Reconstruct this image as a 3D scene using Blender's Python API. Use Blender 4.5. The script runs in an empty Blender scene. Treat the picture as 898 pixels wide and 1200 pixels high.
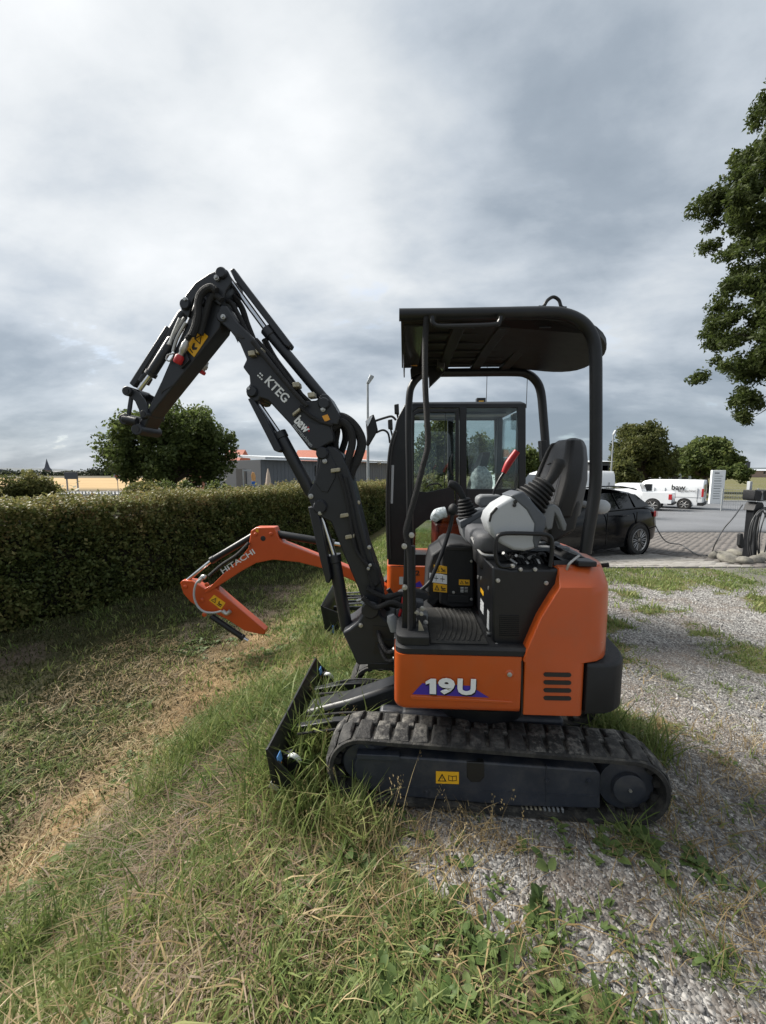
import bpy, bmesh, math, random
import numpy as np
from mathutils import Vector, Matrix
random.seed(7); rng = np.random.default_rng(7)
S = bpy.context.scene; COL = S.collection
R = math.radians

# ------------------------------------------------------------------ camera
F, EYE = 460.0, 1.63
TH = math.atan(47 / F)
cam = bpy.data.objects.new('camera', bpy.data.cameras.new('camera')); COL.objects.link(cam)
cam.location = (0, 0, EYE); cam.rotation_euler = (R(90) - TH, 0, 0)
cam.data.sensor_fit = 'VERTICAL'; cam.data.sensor_height = 24; cam.data.lens = 24 * F / 1200
cam.data.clip_start = .05; cam.data.clip_end = 8000
S.camera = cam
S.view_settings.view_transform = 'Standard'; S.view_settings.look = 'None'
S.view_settings.exposure = 1.2; S.view_settings.gamma = 1

# ------------------------------------------------------------------ light and sky
SUN_EL, SUN_AZ = R(43), math.atan2(-.9, .42)
SUN = Vector((math.sin(SUN_AZ) * math.cos(SUN_EL), math.cos(SUN_AZ) * math.cos(SUN_EL), math.sin(SUN_EL)))
sl = bpy.data.lights.new('sun', 'SUN'); sl.energy = 3.8; sl.angle = R(22); sl.color = (1, .95, .87)
so = bpy.data.objects.new('sun', sl); COL.objects.link(so)
so.rotation_euler = SUN.to_track_quat('Z', 'Y').to_euler()

class NT:
    def __init__(s, tree): s.t = tree; s.n = tree.nodes; s.l = tree.links
    def new(s, typ, ins=None, **kw):
        n = s.n.new(typ)
        for k, v in kw.items(): setattr(n, k, v)
        for k, v in (ins or {}).items():
            i = n.inputs[k]
            if hasattr(v, 'is_output'): s.l.new(v, i)
            elif hasattr(v, 'outputs'): s.l.new(v.outputs[0], i)
            else: i.default_value = v
        return n
    def math(s, op, a, b=0.0, c=None):
        d = {0: a, 1: b}
        if c is not None: d[2] = c
        return s.new('ShaderNodeMath', d, operation=op).outputs[0]
    def mix(s, f, a, b, bt='MIX'):
        n = s.new('ShaderNodeMix', data_type='RGBA', blend_type=bt)
        for i, v in ((0, f), (6, a), (7, b)):
            if hasattr(v, 'is_output'): s.l.new(v, n.inputs[i])
            else: n.inputs[i].default_value = v if i == 0 or len(v) == 4 else (*v, 1)
        return n.outputs[2]
    def ramp(s, f, stops, interp='LINEAR'):
        n = s.new('ShaderNodeValToRGB', {0: f}); e = n.color_ramp.elements; n.color_ramp.interpolation = interp
        while len(e) < len(stops): e.new(.5)
        for q, (p, c) in zip(e, stops): q.position = p; q.color = (*c, 1) if len(c) == 3 else c
        return n.outputs[0]
    def noise(s, vec, scale, detail=5, rough=.55, dist=0.0):
        n = s.new('ShaderNodeTexNoise', {'Scale': scale, 'Detail': detail, 'Roughness': rough, 'Distortion': dist})
        if vec is not None: s.l.new(vec, n.inputs['Vector'])
        return n.outputs[0]

W = bpy.data.worlds.new('World'); S.world = W; W.use_nodes = True
w = NT(W.node_tree); w.n.clear()
sky = w.new('ShaderNodeTexSky', sky_type='NISHITA', sun_disc=False, sun_elevation=SUN_EL, sun_rotation=SUN_AZ)
tc = w.new('ShaderNodeTexCoord').outputs['Generated']
sp = w.new('ShaderNodeSeparateXYZ', {0: tc})
zz = w.math('ADD', w.math('MAXIMUM', sp.outputs[2], 0.0), .34)
cv = w.new('ShaderNodeCombineXYZ', {0: w.math('DIVIDE', sp.outputs[0], zz), 1: w.math('DIVIDE', sp.outputs[1], zz), 2: 0.0}).outputs[0]
mp = w.new('ShaderNodeMapping', {'Vector': cv, 'Rotation': (0, 0, R(28)), 'Scale': (1.0, 1.5, 1), 'Location': (3.1, .35, 0)}).outputs[0]
n1 = w.noise(mp, 1.0, 7, .5, .2)
n2 = w.noise(mp, 2.6, 9, .58, .15)
glow = w.math('MAXIMUM', w.new('ShaderNodeVectorMath', {0: tc, 1: tuple(SUN)}, operation='DOT_PRODUCT').outputs['Value'], 0.0)
glow = w.math('POWER', glow, 2.4)
hz = w.math('POWER', w.math('SUBTRACT', 1.0, w.math('MAXIMUM', sp.outputs[2], 0.0)), 3.0)
den = w.math('ADD', w.math('MULTIPLY', n1, .95), w.math('MULTIPLY', n2, .38))
den = w.math('ADD', den, w.math('MULTIPLY', glow, .20))
den = w.math('SUBTRACT', den, w.math('MULTIPLY', hz, .10))
cc = w.ramp(den, [(.44, (.122, .147, .174)), (.56, (.165, .191, .220)), (.67, (.25, .275, .302)), (.80, (.355, .37, .38)), (.98, (.455, .462, .465))])
bk1 = w.new('ShaderNodeBackground', {'Color': sky, 'Strength': .1})
bk2 = w.new('ShaderNodeBackground', {'Color': cc, 'Strength': 1.0})
gap = w.math('MULTIPLY', w.new('ShaderNodeMapRange', {0: n2, 1: .62, 2: .75}).outputs[0], .35)
ms = w.new('ShaderNodeMixShader', {0: w.math('SUBTRACT', .96, gap), 1: bk1, 2: bk2})
w.new('ShaderNodeOutputWorld', {0: ms})

# ------------------------------------------------------------------ materials
def mat(name, col, rough=.5, metal=0.0, var=.12, vscale=6.0, bump=0.0, bscale=150.0, dust=0.0, dcol=(.28, .25, .2), dscale=9.0, spec=.5, coat=0.0, perobj=False):
    m = bpy.data.materials.new(name); m.use_nodes = True
    t = NT(m.node_tree); b = t.n['Principled BSDF']
    oc = t.new('ShaderNodeTexCoord').outputs['Object']
    ri = None
    if perobj:
        ri = t.new('ShaderNodeObjectInfo').outputs['Random']; oc = t.new('ShaderNodeVectorMath', {0: oc, 1: t.new('ShaderNodeCombineXYZ', {0: t.math('MULTIPLY', ri, 37.0), 1: t.math('MULTIPLY', ri, 91.0), 2: 0.0})}, operation='ADD').outputs[0]
    n = t.noise(oc, vscale, 4)
    c = t.mix(n, tuple(max(0, x * (1 - var * 2)) for x in col), tuple(x * (1 + var * 2) for x in col))
    if dust:
        dn = t.noise(oc, dscale, 7, .68)
        f = t.new('ShaderNodeMapRange', {0: dn, 1: .58 - dust * .25, 2: .78 - dust * .1}).outputs[0]
        up = t.new('ShaderNodeSeparateXYZ', {0: t.new('ShaderNodeNewGeometry').outputs['Normal']}).outputs[2]
        f = t.math('MULTIPLY', f, t.math('ADD', .45, t.math('MULTIPLY', t.math('MAXIMUM', up, 0.0), .5)))
        if ri is not None: f = t.math('MULTIPLY', f, t.math('ADD', .35, t.math('MULTIPLY', t.math('POWER', ri, 1.5), 1.9)))
        c = t.mix(t.math('MINIMUM', t.math('MULTIPLY', f, min(1, dust * 1.4)), 1.0), c, dcol)
    t.l.new(c, b.inputs['Base Color'])
    rn = t.math('ADD', rough - .06, t.math('MULTIPLY', t.noise(oc, vscale * 3, 5), .12))
    t.l.new(rn, b.inputs['Roughness'])
    b.inputs['Metallic'].default_value = metal
    b.inputs['Specular IOR Level'].default_value = spec
    b.inputs['Coat Weight'].default_value = coat; b.inputs['Coat Roughness'].default_value = .08
    if bump:
        bn = t.new('ShaderNodeBump', {'Height': t.noise(oc, bscale, 3), 'Strength': bump, 'Distance': .01})
        t.l.new(bn.outputs[0], b.inputs['Normal'])
    return m

def leafmat(name, stops, trans=.3, rough=.55):
    m = bpy.data.materials.new(name); m.use_nodes = True
    t = NT(m.node_tree); b = t.n['Principled BSDF']; out = t.n['Material Output']
    a = t.new('ShaderNodeAttribute', attribute_name='rnd').outputs['Fac']
    c = t.ramp(a, stops)
    t.l.new(c, b.inputs['Base Color']); b.inputs['Roughness'].default_value = rough
    b.inputs['Specular IOR Level'].default_value = .25
    tr = t.new('ShaderNodeBsdfTranslucent', {0: c})
    mx = t.new('ShaderNodeMixShader', {0: trans, 1: b, 2: tr})
    t.l.new(mx.outputs[0], out.inputs[0])
    return m

def glassmat(name, tint=(.86, .91, .90), refl=.12):
    m = bpy.data.materials.new(name); m.use_nodes = True
    t = NT(m.node_tree); out = t.n['Material Output']; t.n.remove(t.n['Principled BSDF'])
    g = t.new('ShaderNodeBsdfGlossy', {'Roughness': .03, 'Color': (.9, .95, 1, 1)})
    tr = t.new('ShaderNodeBsdfTransparent', {0: (*tint, 1)})
    fr = t.math('ADD', t.math('MULTIPLY', t.new('ShaderNodeFresnel', {'IOR': 1.45}).outputs[0], .5), refl * .12)
    t.l.new(t.new('ShaderNodeMixShader', {0: fr, 1: tr, 2: g}).outputs[0], out.inputs[0])
    return m

M = {}
M['black'] = mat('black_paint', (.008, .009, .011), .40, var=.2, dust=.18, dcol=(.07, .068, .06), spec=.4)
M['roof'] = mat('canopy_paint', (.006, .006, .007), .45, var=.2, spec=.35)
M['boom'] = mat('charcoal_boom_paint', (.015, .017, .022), .42, var=.15, dust=.12, dcol=(.07, .07, .07), spec=.45)
M['navy'] = mat('dark_frame_paint', (.023, .028, .040), .5, var=.25, dust=.5, dcol=(.10, .092, .08), dscale=12)
M['orange'] = mat('orange_paint', (.45, .074, .010), .36, var=.05, coat=.2, dust=.32, dcol=(.22, .12, .065), dscale=7)
M['orangeb'] = mat('orange_boom_paint', (.48, .070, .012), .35, var=.06, coat=.2, dust=.1, dcol=(.45, .22, .1))
M['rubber'] = mat('track_rubber', (.014, .014, .014), .75, var=.3, bump=.4, bscale=120, dust=.5, dcol=(.14, .13, .11), dscale=18)
M['lug'] = mat('worn_rubber_lug', (.017, .017, .017), .78, var=.3, bump=.6, bscale=70, dust=.5, dcol=(.21, .20, .18), dscale=24, perobj=True)
M['plastic'] = mat('black_plastic', (.012, .013, .015), .6, var=.2, bump=.25, bscale=400, dust=.2, dcol=(.07, .07, .065), spec=.4)
M['hose'] = mat('hose_sleeve', (.010, .010, .011), .72, var=.3, bump=.6, bscale=220)
M['mat'] = mat('rubber_floor_mat', (.020, .020, .019), .75, var=.35, bump=.4, dust=.35, dcol=(.07, .065, .055), dscale=20)
M['cable'] = mat('grey_cable', (.045, .047, .05), .55)
M['chrome'] = mat('chrome_rod', (.62, .63, .65), .14, 1.0, var=.03)
M['steel'] = mat('zinc_steel', (.42, .42, .41), .42, .8, var=.12, vscale=30)
M['brass'] = mat('zinc_bracket', (.36, .33, .25), .5, .6, var=.2, vscale=40)
M['lgrey'] = mat('light_grey_plastic', (.36, .38, .40), .5, var=.04, bump=.1, bscale=500)
M['dgrey'] = mat('slate_grey_plastic', (.075, .085, .10), .55, var=.06, bump=.15, bscale=500)
M['mgrey'] = mat('mid_grey_plastic', (.17, .18, .19), .55, var=.06)
M['seat'] = mat('charcoal_vinyl', (.070, .073, .080), .5, var=.15, bump=.3, bscale=300)
M['seatd'] = mat('black_vinyl', (.009, .009, .010), .5, var=.15, bump=.3, bscale=300)
M['yellow'] = mat('yellow_label', (.75, .40, .015), .45, var=.06, vscale=40)
M['white'] = mat('white_print', (.72, .74, .75), .45, var=.04)
M['ink'] = mat('black_print', (.01, .01, .01), .5)
M['blue'] = mat('violet_blue_print', (.045, .02, .30), .42, var=.1)
M['bluel'] = mat('blue_sticker', (.10, .28, .62), .45)
M['red'] = mat('red_plastic', (.42, .015, .02), .4, var=.1)
M['amber'] = mat('amber_sticker', (.75, .33, .03), .45)
M['glass'] = glassmat('clear_glass')
M['smoke'] = mat('smoked_panel', (.035, .034, .034), .14, var=.3, vscale=4)
M['wrap'] = mat('plastic_wrap', (.34, .38, .40), .2, var=.8, vscale=38, bump=1.0, bscale=60)
M['darkred'] = mat('dark_red_paint', (.10, .012, .010), .4, var=.3)
M['carp'] = mat('black_car_paint', (.002, .0025, .004), .12, var=.1, spec=.3)
M['carg'] = mat('dark_car_glass', (.006, .007, .008), .06, var=.1, spec=.45)
M['vanp'] = mat('white_van_paint', (.74, .76, .78), .3, var=.03, coat=.5, dust=.08, dcol=(.5, .48, .45))
M['tyre'] = mat('tyre_rubber', (.018, .018, .018), .8, var=.2, dust=.3, dcol=(.09, .085, .08))
M['alloy'] = mat('alloy_rim', (.45, .44, .43), .3, .9, var=.1)
M['lens'] = mat('red_lens', (.38, .008, .012), .2, coat=1.0)
M['lampw'] = mat('clear_lens', (.7, .72, .74), .15, coat=1.0)
M['pole'] = mat('galvanised_pole', (.33, .35, .36), .5, .5, var=.1)
M['stone'] = mat('field_stone', (.15, .143, .125), .9, var=.5, vscale=9, bump=1.0, bscale=18, dust=.4, dcol=(.12, .125, .06), dscale=6)
M['pebble'] = leafmat('gravel_chip', [(0, (.11, .107, .104)), (.5, (.225, .218, .212)), (.85, (.36, .352, .34)), (1, (.53, .52, .51))], 0.0, .85)
M['bark'] = mat('bark', (.055, .042, .032), .9, var=.4, vscale=14, bump=1, bscale=30)
M['hall'] = mat('grey_cladding', (.115, .125, .14), .55, var=.05)
M['halld'] = mat('dark_cladding', (.06, .065, .072), .55, var=.05)
M['roofw'] = mat('pale_roof_sheet', (.50, .53, .56), .5, var=.05)
M['tile'] = mat('red_roof_tile', (.36, .12, .075), .75, var=.2, vscale=3)
M['wallp'] = mat('pink_plaster', (.48, .24, .18), .8, var=.06)
M['wallw'] = mat('grey_plaster', (.42, .45, .48), .8, var=.05)
M['slate'] = mat('slate_spire', (.06, .065, .085), .6, var=.1)
M['sand'] = mat('sandstone', (.33, .24, .2), .85, var=.15)
M['canvas'] = mat('parasol_canvas', (.52, .42, .34), .9, var=.1)
M['signblue'] = mat('sign_blue', (.02, .12, .42), .4)
M['signor'] = mat('sign_orange', (.62, .32, .12), .5, var=.3)
M['paver'] = mat('light_concrete_paver', (.26, .25, .235), .85, var=.12, vscale=2.2, bump=.4, bscale=80, dust=.6, dcol=(.15, .135, .115), dscale=6, perobj=True)
M['paverb'] = mat('brown_paver', (.115, .105, .098), .85, var=.25, vscale=3, bump=.4, bscale=80)
M['bed'] = mat('paver_bed', (.10, .095, .085), .9, var=.2)
M['asphalt'] = mat('asphalt', (.13, .135, .145), .62, var=.22, vscale=.35, bump=.5, bscale=120)
M['concrete'] = mat('kerb_concrete', (.34, .34, .33), .85, var=.12, bump=.4)
M['core'] = mat('hedge_twig_core', (.022, .021, .012), .95, var=.5, vscale=12, bump=1, bscale=20)

# ------------------------------------------------------------------ pixels and frames
def ray(px, py):
    cx = (px - 449) / F; cy = (600 - py) / F
    return Vector((cx, math.cos(TH) + cy * math.sin(TH), -math.sin(TH) + cy * math.cos(TH)))
def at(px, py, Y):
    d = ray(px, py); t = Y / d.y
    return Vector((d.x * t, Y, EYE + d.z * t))
class Frame:
    """local axes of a machine or vehicle: u to the photo's right, v away, z up"""
    def __init__(s, cx, cy, deg, z0=0.0):
        a = R(deg); s.c = Vector((cx, cy, z0)); s.ud = Vector((math.cos(a), -math.sin(a), 0)); s.vd = Vector((math.sin(a), math.cos(a), 0))
        s.deg = deg
    def W(s, u, v, z): return s.c + s.ud * u + s.vd * v + Vector((0, 0, z))
    def uz(s, px, py, v):
        d = ray(px, py); c2 = s.c.copy(); c2.z = 0
        t = (v + c2.dot(s.vd)) / d.dot(s.vd)
        p = Vector((0, 0, EYE)) + d * t - s.c
        return p.dot(s.ud), p.z
    def P(s, px, py, v):
        u, z = s.uz(px, py, v); return s.W(u, v, z)

# ------------------------------------------------------------------ mesh builder
class MB:
    def __init__(s): s.v = []; s.f = []; s.m = []; s.mats = []
    def mi(s, m):
        if m not in s.mats: s.mats.append(m)
        return s.mats.index(m)
    def add(s, vs, fs, m):
        o = len(s.v); s.v += [tuple(x) for x in vs]; k = s.mi(m)
        for f in fs: s.f.append([o + i for i in f]); s.m.append(k)
        return s
    def prism(s, pts, ext, m):
        n = len(pts); pts = [Vector(p) for p in pts]; ext = Vector(ext)
        vs = pts + [p + ext for p in pts]
        fs = [list(range(n)), list(range(2 * n - 1, n - 1, -1))] + [[(i + 1) % n, i, n + i, n + (i + 1) % n] for i in range(n)]
        return s.add(vs, fs, m)
    def pp(s, fr, pts, v0, v1, m, pv=None):
        """pixel outline unprojected on plane pv (default v0), extruded from v0 to v1"""
        q = [fr.uz(x, y, v0 if pv is None else pv) for x, y in pts]
        return s.lp(fr, q, v0, v1, m)
    def lp(s, fr, q, v0, v1, m):
        return s.prism([fr.W(u, v0, z) for u, z in q], fr.vd * (v1 - v0), m)
    def box(s, fr, u0, u1, v0, v1, z0, z1, m):
        return s.lp(fr, [(u0, z0), (u1, z0), (u1, z1), (u0, z1)], v0, v1, m)
    def loft(s, rings, m, cap=True):
        n = len(rings[0]); vs = [p for r in rings for p in r]; fs = []
        for k in range(len(rings) - 1):
            for i in range(n):
                j = (i + 1) % n; fs.append([k * n + i, k * n + j, (k + 1) * n + j, (k + 1) * n + i])
        if cap: fs += [list(range(n - 1, -1, -1)), [(len(rings) - 1) * n + i for i in range(n)]]
        return s.add(vs, fs, m)
    def tube(s, path, r, m, n=10, smooth=True, sub=6):
        P = [Vector(p) for p in path]
        if smooth and len(P) > 2: P = catmull(P, sub)
        rr = r if isinstance(r, (list, tuple)) else None
        rings = []; t0 = (P[1] - P[0]).normalized()
        up = Vector((0, 0, 1)) if abs(t0.z) < .9 else Vector((1, 0, 0))
        nrm = t0.cross(up).normalized()
        for i, p in enumerate(P):
            t = (P[min(i + 1, len(P) - 1)] - P[max(i - 1, 0)])
            if t.length < 1e-9: t = t0
            t.normalize(); nrm = (nrm - t * nrm.dot(t)).normalized(); b = t.cross(nrm)
            q = r
            if rr:
                x = i / (len(P) - 1) * (len(rr) - 1); k = min(int(x), len(rr) - 2); q = rr[k] + (rr[k + 1] - rr[k]) * (x - k)
            rings.append([p + (nrm * math.cos(2 * math.pi * j / n) + b * math.sin(2 * math.pi * j / n)) * q for j in range(n)])
        return s.loft(rings, m)
    def cyl(s, a, b, r, m, n=14, r2=None):
        return s.tube([a, b], [r, r if r2 is None else r2], m, n, False)
    def ball(s, c, r, m, sx=1, sy=1, sz=1, n=10, k=6, jit=0.0):
        c = Vector(c); rings = []
        for i in range(1, k):
            a = math.pi * i / k
            rings.append([c + Vector((sx * math.sin(a) * math.cos(2 * math.pi * j / n), sy * math.sin(a) * math.sin(2 * math.pi * j / n), sz * math.cos(a))) * r * (1 + jit * (random.random() - .5)) for j in range(n)])
        top = [c + Vector((0, 0, sz * r))]; o = len(s.v)
        vs = [p for q in rings for p in q] + [c + Vector((0, 0, sz * r)), c - Vector((0, 0, sz * r))]
        N = len(vs); fs = []
        for q in range(k - 2):
            for j in range(n): fs.append([q * n + j, (q + 1) * n + j, (q + 1) * n + (j + 1) % n, q * n + (j + 1) % n])
        for j in range(n): fs.append([N - 2, j, (j + 1) % n]); fs.append([N - 1, (k - 2) * n + (j + 1) % n, (k - 2) * n + j])
        return s.add(vs, fs, m)
    def lathe(s, a, b, prof, m, n=18, cap=True):
        """profile of (t along a-b, radius)"""
        a = Vector(a); b = Vector(b); d = (b - a); t = d.normalized()
        up = Vector((0, 0, 1)) if abs(t.z) < .9 else Vector((1, 0, 0))
        x = t.cross(up).normalized(); y = t.cross(x)
        return s.loft([[a + d * q + (x * math.cos(2 * math.pi * j / n) + y * math.sin(2 * math.pi * j / n)) * r for j in range(n)] for q, r in prof], m, cap)

def catmull(P, sub=6):
    out = []; n = len(P)
    for i in range(n - 1):
        p0 = P[max(i - 1, 0)]; p1 = P[i]; p2 = P[i + 1]; p3 = P[min(i + 2, n - 1)]
        for k in range(sub):
            t = k / sub
            out.append(.5 * ((2 * p1) + (p2 - p0) * t + (2 * p0 - 5 * p1 + 4 * p2 - p3) * t * t + (3 * p1 - p0 - 3 * p2 + p3) * t ** 3))
    out.append(P[-1]); return out

WM = {}
def wmat(o):
    while o.parent is not None and o.name not in WM: o = o.parent
    return WM.get(o.name, Matrix.Identity(4))
def mk(name, mb, parent=None, bevel=0.0, smooth=35, seg=2):
    me = bpy.data.meshes.new(name)
    T = wmat(parent).inverted() if parent else Matrix.Identity(4)
    me.from_pydata([T @ Vector(v) for v in mb.v], [], mb.f)
    for m in mb.mats: me.materials.append(M[m] if isinstance(m, str) else m)
    me.polygons.foreach_set('material_index', mb.m)
    bm = bmesh.new(); bm.from_mesh(me); bmesh.ops.recalc_face_normals(bm, faces=bm.faces); bm.to_mesh(me); bm.free()
    if smooth:
        me.polygons.foreach_set('use_smooth', [True] * len(me.polygons)); me.set_sharp_from_angle(angle=R(smooth))
    o = bpy.data.objects.new(name, me); COL.objects.link(o)
    if parent: o.parent = parent
    if bevel:
        b = o.modifiers.new('bevel', 'BEVEL'); b.width = bevel; b.segments = seg; b.limit_method = 'ANGLE'; b.angle_limit = R(38); b.harden_normals = False
    return o
def tag(o, label=None, cat=None, group=None, kind=None):
    for k, v in (('label', label), ('category', cat), ('group', group), ('kind', kind)):
        if v: o[k] = v
    return o
def thing(name, loc, deg, label, cat, group=None):
    o = bpy.data.objects.new(name, None); COL.objects.link(o); o.empty_display_size = .1
    o.location = loc; o.rotation_euler = (0, 0, -R(deg))
    WM[o.name] = Matrix.Translation(Vector(loc)) @ Matrix.Rotation(-R(deg), 4, 'Z')
    return tag(o, label, cat, group)

def text(mb, fr, s, pa, pb, v, height, m, bold=.0, thick=.0015, shear=0.0):
    """lettering whose baseline runs from pixel pa to pixel pb on plane v; height in metres"""
    cu = bpy.data.curves.new('lettering', 'FONT'); cu.body = s; cu.size = 1; cu.offset = bold; cu.shear = shear; cu.resolution_u = 3
    ob = bpy.data.objects.new('lettering', cu); COL.objects.link(ob)
    dg = bpy.context.evaluated_depsgraph_get(); me = bpy.data.meshes.new_from_object(ob.evaluated_get(dg))
    vs = np.array([v_.co[:] for v_ in me.vertices]); fs = [list(p.vertices) for p in me.polygons]
    bpy.data.objects.remove(ob); bpy.data.curves.remove(cu); bpy.data.meshes.remove(me)
    x0, x1 = vs[:, 0].min(), vs[:, 0].max(); y0, y1 = vs[:, 1].min(), vs[:, 1].max()
    A = fr.P(*pa, v); B = fr.P(*pb, v); L = (B - A).length; X = (B - A).normalized(); Y = X.cross(fr.vd) * -1
    Y = (fr.vd * -1).cross(X).normalized()
    pts = [A + X * ((p[0] - x0) / (x1 - x0) * L) + Y * ((p[1] - y0) / (y1 - y0) * height) for p in vs]
    n = len(pts); back = [p + fr.vd * thick for p in pts]
    mb.add(pts, fs, m)
    # rim so that the print has thickness
    cnt = {}
    for f in fs:
        for a, b in zip(f, f[1:] + f[:1]): cnt[(a, b)] = cnt.get((a, b), 0) + 1
    rim = [(a, b) for (a, b) in cnt if (b, a) not in cnt]
    o = len(mb.v) - n; mb.v += [tuple(p) for p in back]; k = mb.mi(m)
    for a, b in rim: mb.f.append([o + b, o + a, o + n + a, o + n + b]); mb.m.append(k)
    return mb

# ------------------------------------------------------------------ numpy scatter
def vnoise(x, y, sc, seed=0):
    x = np.asarray(x, float) * sc; y = np.asarray(y, float) * sc
    xi = np.floor(x).astype(np.int64); yi = np.floor(y).astype(np.int64); fx = x - xi; fy = y - yi
    fx = fx * fx * (3 - 2 * fx); fy = fy * fy * (3 - 2 * fy)
    def h(a, b):
        n = (a * 374761393 + b * 668265263 + seed * 982451653) & 0xffffffff
        n = ((n ^ (n >> 13)) * 1274126177) & 0xffffffff
        return ((n ^ (n >> 16)) & 0xffff) / 65535.0
    return (h(xi, yi) * (1 - fx) + h(xi + 1, yi) * fx) * (1 - fy) + (h(xi, yi + 1) * (1 - fx) + h(xi + 1, yi + 1) * fx) * fy
def fnoise(x, y, sc, seed=0):
    return vnoise(x, y, sc, seed) * .55 + vnoise(x, y, sc * 2.3, seed + 1) * .3 + vnoise(x, y, sc * 5.1, seed + 2) * .15
def npmesh(name, V, T, mats, rnd=None, parent=None, smooth=False):
    """V (n,3), T (m,k) faces of equal size"""
    me = bpy.data.meshes.new(name); k = T.shape[1]
    me.vertices.add(len(V)); me.vertices.foreach_set('co', np.ascontiguousarray(V, np.float32).ravel())
    me.loops.add(T.size); me.loops.foreach_set('vertex_index', np.ascontiguousarray(T, np.int32).ravel())
    me.polygons.add(len(T)); me.polygons.foreach_set('loop_start', np.arange(0, T.size, k, dtype=np.int32))
    me.polygons.foreach_set('loop_total', np.full(len(T), k, np.int32))
    if smooth: me.polygons.foreach_set('use_smooth', np.ones(len(T), bool))
    if rnd is not None:
        a = me.attributes.new('rnd', 'FLOAT', 'POINT'); a.data.foreach_set('value', np.ascontiguousarray(rnd, np.float32))
    me.update(); me.validate()
    me.materials.append(M[mats] if isinstance(mats, str) else mats)
    o = bpy.data.objects.new(name, me); COL.objects.link(o)
    if parent: o.parent = parent
    return o
def rots(n, tilt=0.0, full=False):
    """n random rotation matrices: yaw plus a small tilt, or any orientation"""
    if full:
        q = rng.normal(size=(n, 4)); q /= np.linalg.norm(q, axis=1)[:, None]
        a, b, c, d = q.T
        return np.stack([np.stack([1 - 2 * (c * c + d * d), 2 * (b * c - a * d), 2 * (b * d + a * c)], 1), np.stack([2 * (b * c + a * d), 1 - 2 * (b * b + d * d), 2 * (c * d - a * b)], 1), np.stack([2 * (b * d - a * c), 2 * (c * d + a * b), 1 - 2 * (b * b + c * c)], 1)], 1)
    y = rng.uniform(0, 2 * math.pi, n); c, s = np.cos(y), np.sin(y); z = np.zeros(n); o = np.ones(n)
    A = np.stack([np.stack([c, -s, z], 1), np.stack([s, c, z], 1), np.stack([z, z, o], 1)], 1)
    t = rng.normal(0, tilt, n); c, s = np.cos(t), np.sin(t)
    B = np.stack([np.stack([o, z, z], 1), np.stack([z, c, -s], 1), np.stack([z, s, c], 1)], 1)
    y = rng.uniform(0, 2 * math.pi, n); c, s = np.cos(y), np.sin(y)
    C = np.stack([np.stack([c, -s, z], 1), np.stack([s, c, z], 1), np.stack([z, z, o], 1)], 1)
    return C @ B @ A
def instance(templates, pos, rot, scale, irnd, mixr=.5):
    """templates: list of (V, T, r); returns joined arrays"""
    Vs, Ts, Rs, off = [], [], [], 0
    which = rng.integers(0, len(templates), len(pos))
    for k, (tv, tt, tr) in enumerate(templates):
        i = np.nonzero(which == k)[0]
        if not len(i): continue
        V = np.einsum('nij,vj->nvi', rot[i], tv) * (scale[i][:, None, None] if scale.ndim == 1 else scale[i][:, None, :]) + pos[i][:, None, :]
        T = tt[None] + (np.arange(len(i)) * len(tv))[:, None, None] + off
        Rr = np.clip(irnd[i][:, None] * mixr + tr[None] * (1 - mixr), 0, 1)
        Vs.append(V.reshape(-1, 3)); Ts.append(T.reshape(-1, tt.shape[1])); Rs.append(Rr.ravel()); off += len(i) * len(tv)
    return np.concatenate(Vs), np.concatenate(Ts), np.concatenate(Rs)
def tuft(nb, h, wd, spread, lean, seg=3, seed=0):
    r = np.random.default_rng(seed); V, T, Rn = [], [], []
    for b in range(nb):
        a = r.uniform(0, 6.283); d = np.array([math.cos(a), math.sin(a), 0]); side = np.array([-d[1], d[0], 0])
        base = np.array([r.normal(0, spread), r.normal(0, spread), -.01]); H = h * r.uniform(.5, 1.15); L = lean * r.uniform(.2, 1.3) * H; ww = wd * r.uniform(.6, 1.3); q = r.uniform()
        o = len(V)
        for k in range(seg):
            t = k / seg; c = base + d * L * t * t + np.array([0, 0, H * (t - .25 * lean * t * t)]); wk = ww * (1 - .55 * t)
            V += [c - side * wk, c + side * wk]; Rn += [q, q]
        V.append(base + d * L + np.array([0, 0, H * (1 - .25 * lean)])); Rn.append(q)
        for k in range(seg - 1):
            i = o + 2 * k; T += [[i, i + 1, i + 3], [i, i + 3, i + 2]]
        i = o + 2 * (seg - 1); T.append([i, i + 1, i + 2])
    return np.array(V), np.array(T), np.array(Rn)
def clump(nl, rad, ls, seed=0, asp=.55, droop=0.0):
    """leaves of two triangles folded along the midrib"""
    r = np.random.default_rng(seed); V, T, Rn = [], [], []
    for b in range(nl):
        c = r.normal(0, 1, 3); c = c / np.linalg.norm(c) * rad * r.uniform(.15, 1) ** .6
        d = r.normal(0, 1, 3); d[2] -= droop; d /= np.linalg.norm(d); s = np.cross(d, r.normal(0, 1, 3)); s /= np.linalg.norm(s); n = np.cross(d, s)
        l = ls * r.uniform(.6, 1.3); wd = l * asp * .5; o = len(V); q = r.uniform()
        V += [c - d * l * .5, c + s * wd + n * wd * .4, c + d * l * .5, c - s * wd + n * wd * .4]; T += [[o, o + 1, o + 2], [o, o + 2, o + 3]]; Rn += [q] * 4
    return np.array(V), np.array(T), np.array(Rn)
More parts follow.
